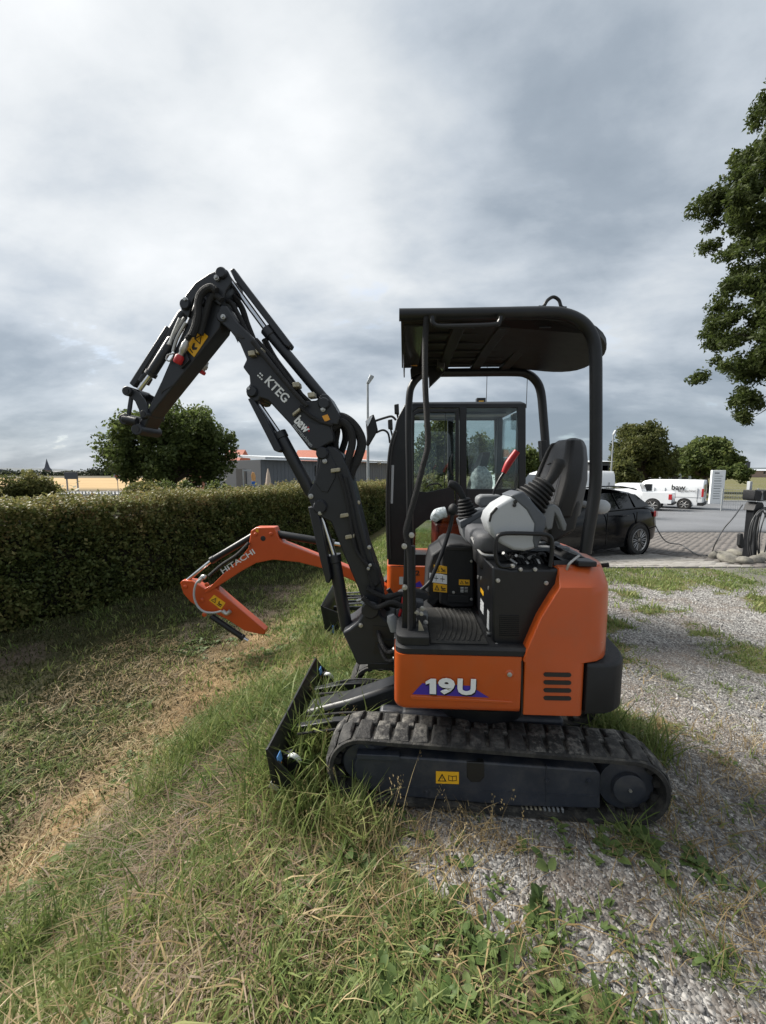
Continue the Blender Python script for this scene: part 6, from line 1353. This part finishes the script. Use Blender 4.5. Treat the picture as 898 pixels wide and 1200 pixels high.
# overhanging tree on the right
Yt = 10.0; tb = Vector((12.6, 11.0, h1(12.6, 11.0))); ot = thing('overhanging_tree', tb, 0, 'big tree whose drooping leafy branches hang in from the right edge', 'tree')
lob = [(868, 440, 34), (845, 425, 24), (884, 410, 36), (845, 385, 22), (872, 372, 34), (838, 348, 22), (860, 330, 26), (893, 340, 34), (838, 300, 14), (862, 290, 22), (838, 250, 16), (858, 240, 26), (885, 262, 30), (878, 215, 24), (850, 215, 12), (866, 180, 16), (888, 165, 28), (883, 125, 18), (912, 140, 26), (872, 475, 14), (890, 460, 16), (915, 250, 50), (920, 400, 55), (950, 200, 52), (960, 320, 90), (1000, 170, 60), (960, 120, 30), (874, 492, 5, 2.0), (1020, 230, 110), (925, 95, 22), (850, 470, 9)]
L = []
for (x, y, r_, *o) in lob:
    s_ = F / Yt; L.append((at(x + 27, y - 4, Yt) + Vector((0, random.uniform(-.3, .9), 0)), r_ / s_ * .86, o[0] if o else .8))
branches(ot, tb, [l[0] + Vector((.3, 0, .1)) for l in L[:-1]], .34, 'trunk', tb + Vector((-.3, -.3, 4.6)), .38)
Ls = []
for c_, r_, q_ in L:
    Ls.append((c_, r_ * .45, .7))
    for _ in range(int(6 + 5 * r_)):
        d_ = Vector((random.gauss(0, .62), random.gauss(0, .6), random.gauss(0, .55))) * r_; Ls.append((c_ + d_ - Vector((0, 0, .10 * d_.length)), random.uniform(.16, .34) * (r_ ** .5), .5))
near_ = [l for l in Ls if l[0].x < 10.6]; far_ = [l for l in Ls if l[0].x >= 10.6]
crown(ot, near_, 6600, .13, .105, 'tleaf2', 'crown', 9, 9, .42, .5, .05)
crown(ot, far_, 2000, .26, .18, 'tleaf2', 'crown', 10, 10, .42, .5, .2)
# far wood along the horizon
Lw = []
for x in np.arange(-40, 300, 5.0):
    h_ = 4 + 5 * float(fnoise(np.array([x * .02]), np.array([1.0]), 1.0, 8)[0]) + (3.5 if 112 < x < 152 else 0); Lw.append((at(x, 560 - h_ * .5, 260), h_ * 260 / F * .75, .8))
for x in np.arange(560, 960, 5.0):
    h_ = 3 + 4 * float(fnoise(np.array([x * .02]), np.array([2.0]), 1.0, 9)[0]); Lw.append((at(x, 560 - h_ * .5, 240), h_ * 240 / F * .75, .8))
fw = crown(None, Lw, 2600, 1.8, 1.3, 'farleaf', 'far_wood', 12, 10, .7); tag(fw, 'distant dark green woods along the horizon', 'wood', kind='stuff')

# ---- hedge
hd = Vector((.483, .876, 0)); hn = Vector((-.876, .483, 0)); h0 = Vector((-4.98, 4.92, 0)); s0_, s1_ = -3.2, 13.5
hedge = thing('hedge', h0 - Vector((0, 0, .45)), 0, 'long clipped hedge with young shoots and sunlit colour along its top, left of the machines', 'hedge')
def hsurf(s, z): return .17 * (fnoise(s, z, 1.5, 51) - .5) * 2
def htop(s): return 1.13 + .20 * (fnoise(s, s * 0, 1.1, 53) - .5)
q = MB(); rg = []
for s in np.linspace(s0_, s1_, 50):
    p = h0 + hd * float(s); o_ = float(hsurf(np.array([s]), np.array([.5]))[0]); zt2 = float(htop(np.array([s]))[0]) - .12
    rg.append([p + hn * (.16 + o_) + Vector((0, 0, -.75)), p + hn * (.10 + o_) + Vector((0, 0, .3)), p + hn * (.14 + o_) + Vector((0, 0, zt2 - .1)), p + hn * .3 + Vector((0, 0, zt2)), p + hn * 1.1 + Vector((0, 0, zt2)), p + hn * 1.25 + Vector((0, 0, -.75))])
mk('hedge_twig_core', q.loft(rg, 'core'), hedge)  # solid dark core behind the leaves, added to block light
def hedge_leaves(n, kind, m, ls, rad, seed, nl=9):
    s = rng.uniform(s0_, s1_, n) if kind != 'front' else s0_ + (s1_ - s0_) * rng.uniform(0, 1, n) ** 1.25
    if kind == 'front': z = rng.uniform(-.62, 1.12, n); v = hsurf(s, z) + rng.normal(0, .045, n) + .03
    elif kind == 'upper': u_ = rng.uniform(0, 1, n) ** .6; z = .45 + u_ * (htop(s) - .45); v = hsurf(s, z) + rng.normal(0, .04, n) + .02
    elif kind == 'back': z = rng.uniform(-.4, 1.1, n); v = 1.28 + rng.normal(0, .05, n)
    else: z = htop(s) + rng.normal(0, .05, n) + (.10 * rng.uniform(0, 1, n) ** 3 if kind == 'shoot' else 0); v = rng.uniform(-.02, 1.25, n)
    P = np.array(h0)[None] + s[:, None] * np.array(hd) + v[:, None] * np.array(hn); P[:, 2] = z; P -= np.array(hedge.location)
    ir = np.clip(fnoise(s, z * 1.3 + v, 2.2, seed) * 2.0 - .5 + (.30 * np.clip((z - .6) / .4, 0, 1)), 0, 1)  # leaf colour lightens towards the top, painting in the light there
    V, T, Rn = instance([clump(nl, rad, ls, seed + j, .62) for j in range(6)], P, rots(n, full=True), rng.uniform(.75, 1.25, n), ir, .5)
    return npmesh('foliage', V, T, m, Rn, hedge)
hedge_leaves(8200, 'front', 'hleaf', .062, .085, 61); hedge_leaves(3600, 'top', 'hshoot_sunlit', .055, .085, 62); hedge_leaves(900, 'back', 'hleaf', .08, .12, 63)
hedge_leaves(2300, 'upper', 'hshoot_sunlit', .055, .075, 66, 7)  # upper face in the lighter shoot colour, as if sunlit
hedge_leaves(1900, 'shoot', 'hshoot_sunlit', .048, .06, 64, 6)
# tips of young shoots
n = 2600; s = rng.uniform(s0_, s1_, n); v = rng.uniform(-.05, .7, n) * (rng.uniform(0, 1, n) < .75) - .02; P = np.array(h0)[None] + s[:, None] * np.array(hd) + v[:, None] * np.array(hn); P[:, 2] = htop(s) + .02 - (v < 0) * rng.uniform(0, 1, n) ** 2 * .9; P -= np.array(hedge.location)
def sprig(seed):
    r = np.random.default_rng(seed); V, T, Rn = [], [], []; h_ = r.uniform(.08, .19); d = r.normal(0, .25, 2)
    for k in range(6):
        t_ = (k + .6) / 6; c = np.array([d[0] * h_ * t_, d[1] * h_ * t_, h_ * t_]); a = k * 2.4 + r.uniform(); e = np.array([math.cos(a), math.sin(a), .5]) * .042; sd_ = np.cross(e, [0, 0, 1]) * .34; o = len(V)
        V += [c, c + e * .5 + sd_, c + e, c + e * .5 - sd_]; T += [[o, o + 1, o + 2], [o, o + 2, o + 3]]; Rn += [r.uniform()] * 4
    return np.array(V), np.array(T), np.array(Rn)
V, T, Rn = instance([sprig(70 + j) for j in range(6)], P, rots(n, .4), rng.uniform(.6, 1.2, n) * (1 + .7 * (rng.uniform(0, 1, n) > .93)), fnoise(s, v, 2.0, 65), .4); npmesh('young_shoots', V, T, 'hshoot_sunlit', Rn, hedge)

# ---- ground cover
def in_track(x, y, g=.0):
    bad = np.zeros(len(x), bool)
    for fr, vv in ((T_, (-.36, .36)), (T2, (-.49, .49))):
        dx, dy = x - fr.c.x, y - fr.c.y; u = dx * fr.ud.x + dy * fr.ud.y; v = dx * fr.vd.x + dy * fr.vd.y
        for c in vv: bad |= (np.abs(u) < .80 + g) & (np.abs(v - c) < .125 + g)
    return bad
def field_pts(n, x0, x1, y0, y1, dens, pw=1.0):
    y = y0 + (y1 - y0) * rng.uniform(0, 1, n) ** pw; x = rng.uniform(x0, x1, n)
    ok = (np.abs(x) < y * 1.06 + .45) & ~in_track(x, y) & (rng.uniform(0, 1, n) < dens(x, y)); return x[ok], y[ok]
def cover(name, tmpl, x, y, sc, m, label=None, tilt=.2, mixr=.45, ns=1.7, lift=0.0):
    P = np.stack([x, y, H(x, y) + lift], 1); n = len(x)
    V, T, Rn = instance(tmpl, P, rots(n, tilt), sc, np.clip(fnoise(x, y, ns, 77) * 1.5 - .25 + rng.normal(0, .1, n), 0, 1), mixr)
    print(name, n, len(T)); return tag(npmesh(name, V, T, m, Rn), kind='stuff')
lush = lambda x, y: (1 - m_gravel(x, y)) * (1 - .97 * m_straw(x, y)) * (1 - .75 * m_short(x, y)) * (1 - .55 * m_soil(x, y)) * (1 - paved(x, y)) * (.35 + .65 * sstep((fnoise(x, y, 1.1, 91) - .25) / .3))
tA = [tuft(7, .078, .0034, .022, 1.1, 3, 200 + j) for j in range(8)]
tB = [tuft(7, .13, .0040, .026, 1.15, 3, 220 + j) for j in range(8)]
tT = [tuft(9, .26, .0040, .035, .75, 3, 240 + j) for j in range(8)]
tF = [tuft(6, .10, .0075, .05, .7, 2, 260 + j) for j in range(6)]
tS = [tuft(5, .05, .0022, .04, 3.2, 2, 280 + j) for j in range(8)]
x, y = field_pts(30000, -3.6, 1.7, .8, 3.4, lush, .8); cover('grass', tA, x, y, rng.uniform(.5, 1.15, len(x)), 'grassg')
x, y = field_pts(6500, -3.6, 1.7, .8, 3.6, lambda x, y: lush(x, y) * sstep((fnoise(x, y, 1.5, 92) - .46) / .2) * (.25 + .75 * sstep((y - 1.3) / .6)), .8); cover('long_grass', tB, x, y, rng.uniform(.6, 1.3, len(x)), 'grassg')
x, y = field_pts(26000, -7, 5.5, 3.2, 11, lambda x, y: lush(x, y) * (1 - .5 * sstep((x - 1) / 2)), .9); cover('far_grass', tF, x, y, rng.uniform(.6, 1.3, len(x)), 'grassg')
# mown floor of the ditch, its dark colour standing for hedge shade
x, y = field_pts(26000, -7, -1.0, 1.6, 10, lambda x, y: m_short(x, y) * (1 - .8 * m_straw(x, y)) * (1 - .55 * m_soil(x, y)), .9); cover('shaded_mown_grass', [tuft(7, .055, .0050, .04, .9, 2, 300 + j) for j in range(6)], x, y, rng.uniform(.6, 1.4, len(x)), 'grassd')
# turf patches in the gravel
x, y = field_pts(26000, .6, 7.5, 1.9, 6.5, lambda x, y: np.clip(1 - m_gravel(x, y) - .12, 0, 1) * (1 - paved(x, y)), .8); cover('turf_patches', [tuft(7, .042, .0036, .03, .9, 2, 320 + j) for j in range(6)], x, y, rng.uniform(.5, 1.5, len(x)), 'grassg', ns=.9)
# dry stalks lying about
x, y = field_pts(12500, -3.4, 2.2, .85, 5, lambda x, y: np.clip(.30 + 1.2 * m_straw(x, y) + .6 * m_soil(x, y) * (1 - m_short(x, y)) + .4 * sstep((fnoise(x, y, 1.9, 94) - .5) / .15), 0, 1) * (1 - .90 * m_gravel(x, y)), .8); cover('dry_stalks', tS, x, y, rng.uniform(.7, 1.8, len(x)), 'grasss', tilt=.12, lift=.012)
M['thatch'] = leafmat('dead_thatch', [(0, (.055, .040, .026)), (.5, (.14, .10, .065)), (1, (.30, .23, .15))], .1)
x, y = field_pts(9500, -1.8, 1.5, .85, 2.6, lambda x, y: (1 - .96 * m_gravel(x, y)) * (1 - m_straw(x, y)) * (.12 + .88 * sstep((fnoise(x, y, 1.8, 96) - .46) / .12)), .8); cover('dead_thatch', [tuft(6, .035, .0020, .045, 3.4, 2, 380 + j) for j in range(8)], x, y, rng.uniform(.8, 1.8, len(x)), 'thatch', tilt=.15, lift=.008)
x, y = field_pts(1500, -1.4, 2.8, 1.0, 2.6, lambda x, y: .10 + .8 * sstep((fnoise(x, y, 2.3, 95) - .55) / .1)); cover('dry_tufts', [tuft(8, .12, .0018, .03, 1.1, 3, 340 + j) for j in range(6)], x, y, rng.uniform(.5, 1.2, len(x)), 'grasss')
# tall tussocks: on the bank, by the track and the blade
def tussocks(cs):
    xs, ys = [], []
    for (cx_, cy_, r_, n) in cs: xs.append(rng.normal(cx_, r_, n)); ys.append(rng.normal(cy_, r_ * .7, n))
    x = np.concatenate(xs); y = np.concatenate(ys); k = ~in_track(x, y, .02); return x[k], y[k]
x, y = tussocks([(-1.35, 2.75, .16, 110), (-1.1, 3.0, .18, 90), (-1.5, 2.4, .12, 40), (-.38, 1.74, .12, 40), (-.18, 1.68, .09, 34), (-.55, 1.95, .12, 70), (-.45, 2.5, .12, 26), (-.30, 2.3, .12, 20), (1.42, 2.30, .05, 22), (1.55, 2.15, .07, 22), (-1.55, 1.55, .08, 26), (-.9, 1.35, .2, 40), (-.7, 3.9, .25, 70), (-.5, 4.5, .2, 50), (-2.55, 2.05, .1, 30), (.75, 3.0, .2, 30), (-.2, 3.2, .2, 50), ]); cover('tall_grass', tT, x, y, rng.uniform(.5, 1.15, len(x)), 'grassg', tilt=.25, mixr=.3)
x, y = tussocks([(-.36, 1.98, .10, 60), (-.34, 2.2, .13, 80), (-.25, 2.42, .13, 70), (-.15, 2.2, .08, 30), (-.62, 2.1, .14, 30)]); cover('rank_grass', tT, x, y, rng.uniform(.8, 1.7, len(x)), 'grassg', tilt=.28, mixr=.3)
# seed heads
def seedstalk(seed):
    V, T, Rn = tuft(3, .34, .0014, .03, .55, 4, seed); r = np.random.default_rng(seed); V = list(V); T = list(T); Rn = list(Rn); tips = [8, 17, 26]
    for tp in tips:
        for k in range(5):
            c = np.array(V[tp]) - np.array([0, 0, .012 * k]); e = r.normal(0, .006, 3); o = len(V); V += [c + e, c + e + np.array([.004, 0, .01]), c + e + np.array([-.003, .003, .012])]; T.append([o, o + 1, o + 2]); Rn += [.7] * 3
    return np.array(V), np.array(T), np.array(Rn)
x, y = tussocks([(-.45, 1.85, .2, 46), (-.3, 2.2, .18, 50), (-.15, 1.62, .12, 22), (-1.2, 2.7, .3, 36), (-.45, 2.4, .18, 18), (.2, 1.5, .15, 8), (.5, 1.35, .2, 8)]); cover('seed_stalks', [seedstalk(360 + j) for j in range(5)], x, y, rng.uniform(.5, 1.05, len(x)), 'grasss', tilt=.3)
# broad leaved weeds
def weedt(nl, L_, seed, wd=.34, up=.55):
    r = np.random.default_rng(seed); V, T, Rn = [], [], []
    for k in range(nl):
        a = r.uniform(0, 6.283); e = np.array([math.cos(a), math.sin(a), 0]); s_ = np.array([-e[1], e[0], 0]); l = L_ * r.uniform(.5, 1.2); u_ = up * r.uniform(.3, 1.2); w_ = l * wd * r.uniform(.7, 1.2) * .5; c0 = np.append(r.normal(0, L_ * .35, 2), 0); o = len(V)
        ps = [c0, c0 + e * l * .35 + [0, 0, l * u_ * .45], c0 + e * l * .7 + [0, 0, l * u_ * .6], c0 + e * l + [0, 0, l * u_ * .5]]
        V += [ps[0], ps[1] + s_ * w_, ps[1] - [0, 0, w_ * .3], ps[1] - s_ * w_, ps[2] + s_ * w_ * .8, ps[2] - [0, 0, w_ * .25], ps[2] - s_ * w_ * .8, ps[3]]; T += [[o, o + 1, o + 2], [o, o + 2, o + 3], [o + 1, o + 4, o + 5], [o + 1, o + 5, o + 2], [o + 2, o + 5, o + 6], [o + 2, o + 6, o + 3], [o + 4, o + 7, o + 5], [o + 5, o + 7, o + 6]]; Rn += [r.uniform()] * 8
    return np.array(V), np.array(T), np.array(Rn)
wsm = [weedt(7, .045, 400 + j, .7, .6) for j in range(6)]; wlg = [weedt(7, .060, 420 + j, .34, .8) for j in range(6)]
x, y = field_pts(5200, -2.0, 1.5, .85, 3.4, lambda x, y: (1 - .93 * m_gravel(x, y)) * (1 - m_straw(x, y)) * sstep((fnoise(x, y, 2.1, 97) - .50) / .12), .8); cover('clover_weeds', wsm, x, y, rng.uniform(.6, 1.5, len(x)), 'weed')
x, y = field_pts(3200, -2.5, 3.0, 2.6, 5.5, lambda x, y: (1 - m_gravel(x, y)) * (1 - m_straw(x, y)) * sstep((fnoise(x, y, 1.4, 98) - .45) / .15), 1.0); cover('clover_patches', wsm, x, y, rng.uniform(.7, 1.6, len(x)), 'weed')
xs, ys = [], []
for (px, py, n) in ((470, 955, 4), (540, 985, 3), (665, 1000, 3), (585, 1045, 3), (700, 1080, 3), (640, 1090, 4), (560, 1100, 4), (780, 1120, 3), (830, 1140, 2), (745, 1150, 3), (840, 1040, 2), (650, 960, 1), (470, 1060, 3), (250, 1110, 4), (60, 1180, 5), (130, 1090, 3), (430, 1110, 3), (640, 1170, 5), (720, 1190, 4), (520, 1180, 5), (380, 1000, 3), (240, 960, 3), (870, 1120, 2), (445, 930, 3), (735, 1105, 2), (870, 945, 2), (850, 890, 2)):
    g = gp(px, py)
    for _ in range(n): xs.append(g.x + random.gauss(0, .035)); ys.append(g.y + random.gauss(0, .03))
cover('broadleaf_weeds', wlg, np.array(xs), np.array(ys), rng.uniform(.45, 1.0, len(xs)), 'weed')
x, y = field_pts(5200, .0, 3.4, .9, 3.6, lambda x, y: .05 + .5 * sstep((fnoise(x, y, 2.6, 99) - .60) / .08) * (m_gravel(x, y) > .4), .8); cover('gravel_grass', tA, x, y, rng.uniform(.5, 1.1, len(x)), 'grassg')
# loose chips on the gravel
def chip(seed):
    r = np.random.default_rng(seed); V = np.array([[1, 0, 0], [-1, 0, 0], [0, 1, 0], [0, -1, 0], [0, 0, 1], [0, 0, -1]], float) * r.uniform(.6, 1.2, (6, 1)) + r.normal(0, .15, (6, 3)); V[:, 2] *= .7
    T = np.array([[0, 2, 4], [2, 1, 4], [1, 3, 4], [3, 0, 4], [2, 0, 5], [1, 2, 5], [3, 1, 5], [0, 3, 5]]); return V, T, np.full(6, r.uniform())
chips = [chip(500 + j) for j in range(8)]
x, y = field_pts(84000, -.3, 3.6, .9, 3.6, lambda x, y: np.clip(m_gravel(x, y) * 1.1, .04, 1) * sstep((x + .4) / .5), .75); sc = rng.uniform(.0024, .0062, len(x)) * (1 + .9 * (rng.uniform(0, 1, len(x)) > .97)); sc[rng.uniform(0, 1, len(x)) > .988] *= 2.3; P = np.stack([x, y, H(x, y) + sc * .25], 1)
V, T, Rn = instance(chips, P, rots(len(x), full=True), sc, rng.uniform(0, 1, len(x)), .8); tag(npmesh('gravel_chips', V, T, 'pebble', Rn), kind='stuff')
x, y = field_pts(12000, .8, 6, 3.5, 6.4, lambda x, y: m_gravel(x, y), .9); sc = rng.uniform(.006, .014, len(x)); P = np.stack([x, y, H(x, y) + sc * .2], 1)
V, T, Rn = instance(chips, P, rots(len(x), full=True), sc, rng.uniform(0, 1, len(x)), .8); tag(npmesh('gravel_stones', V, T, 'pebble', Rn), kind='stuff')
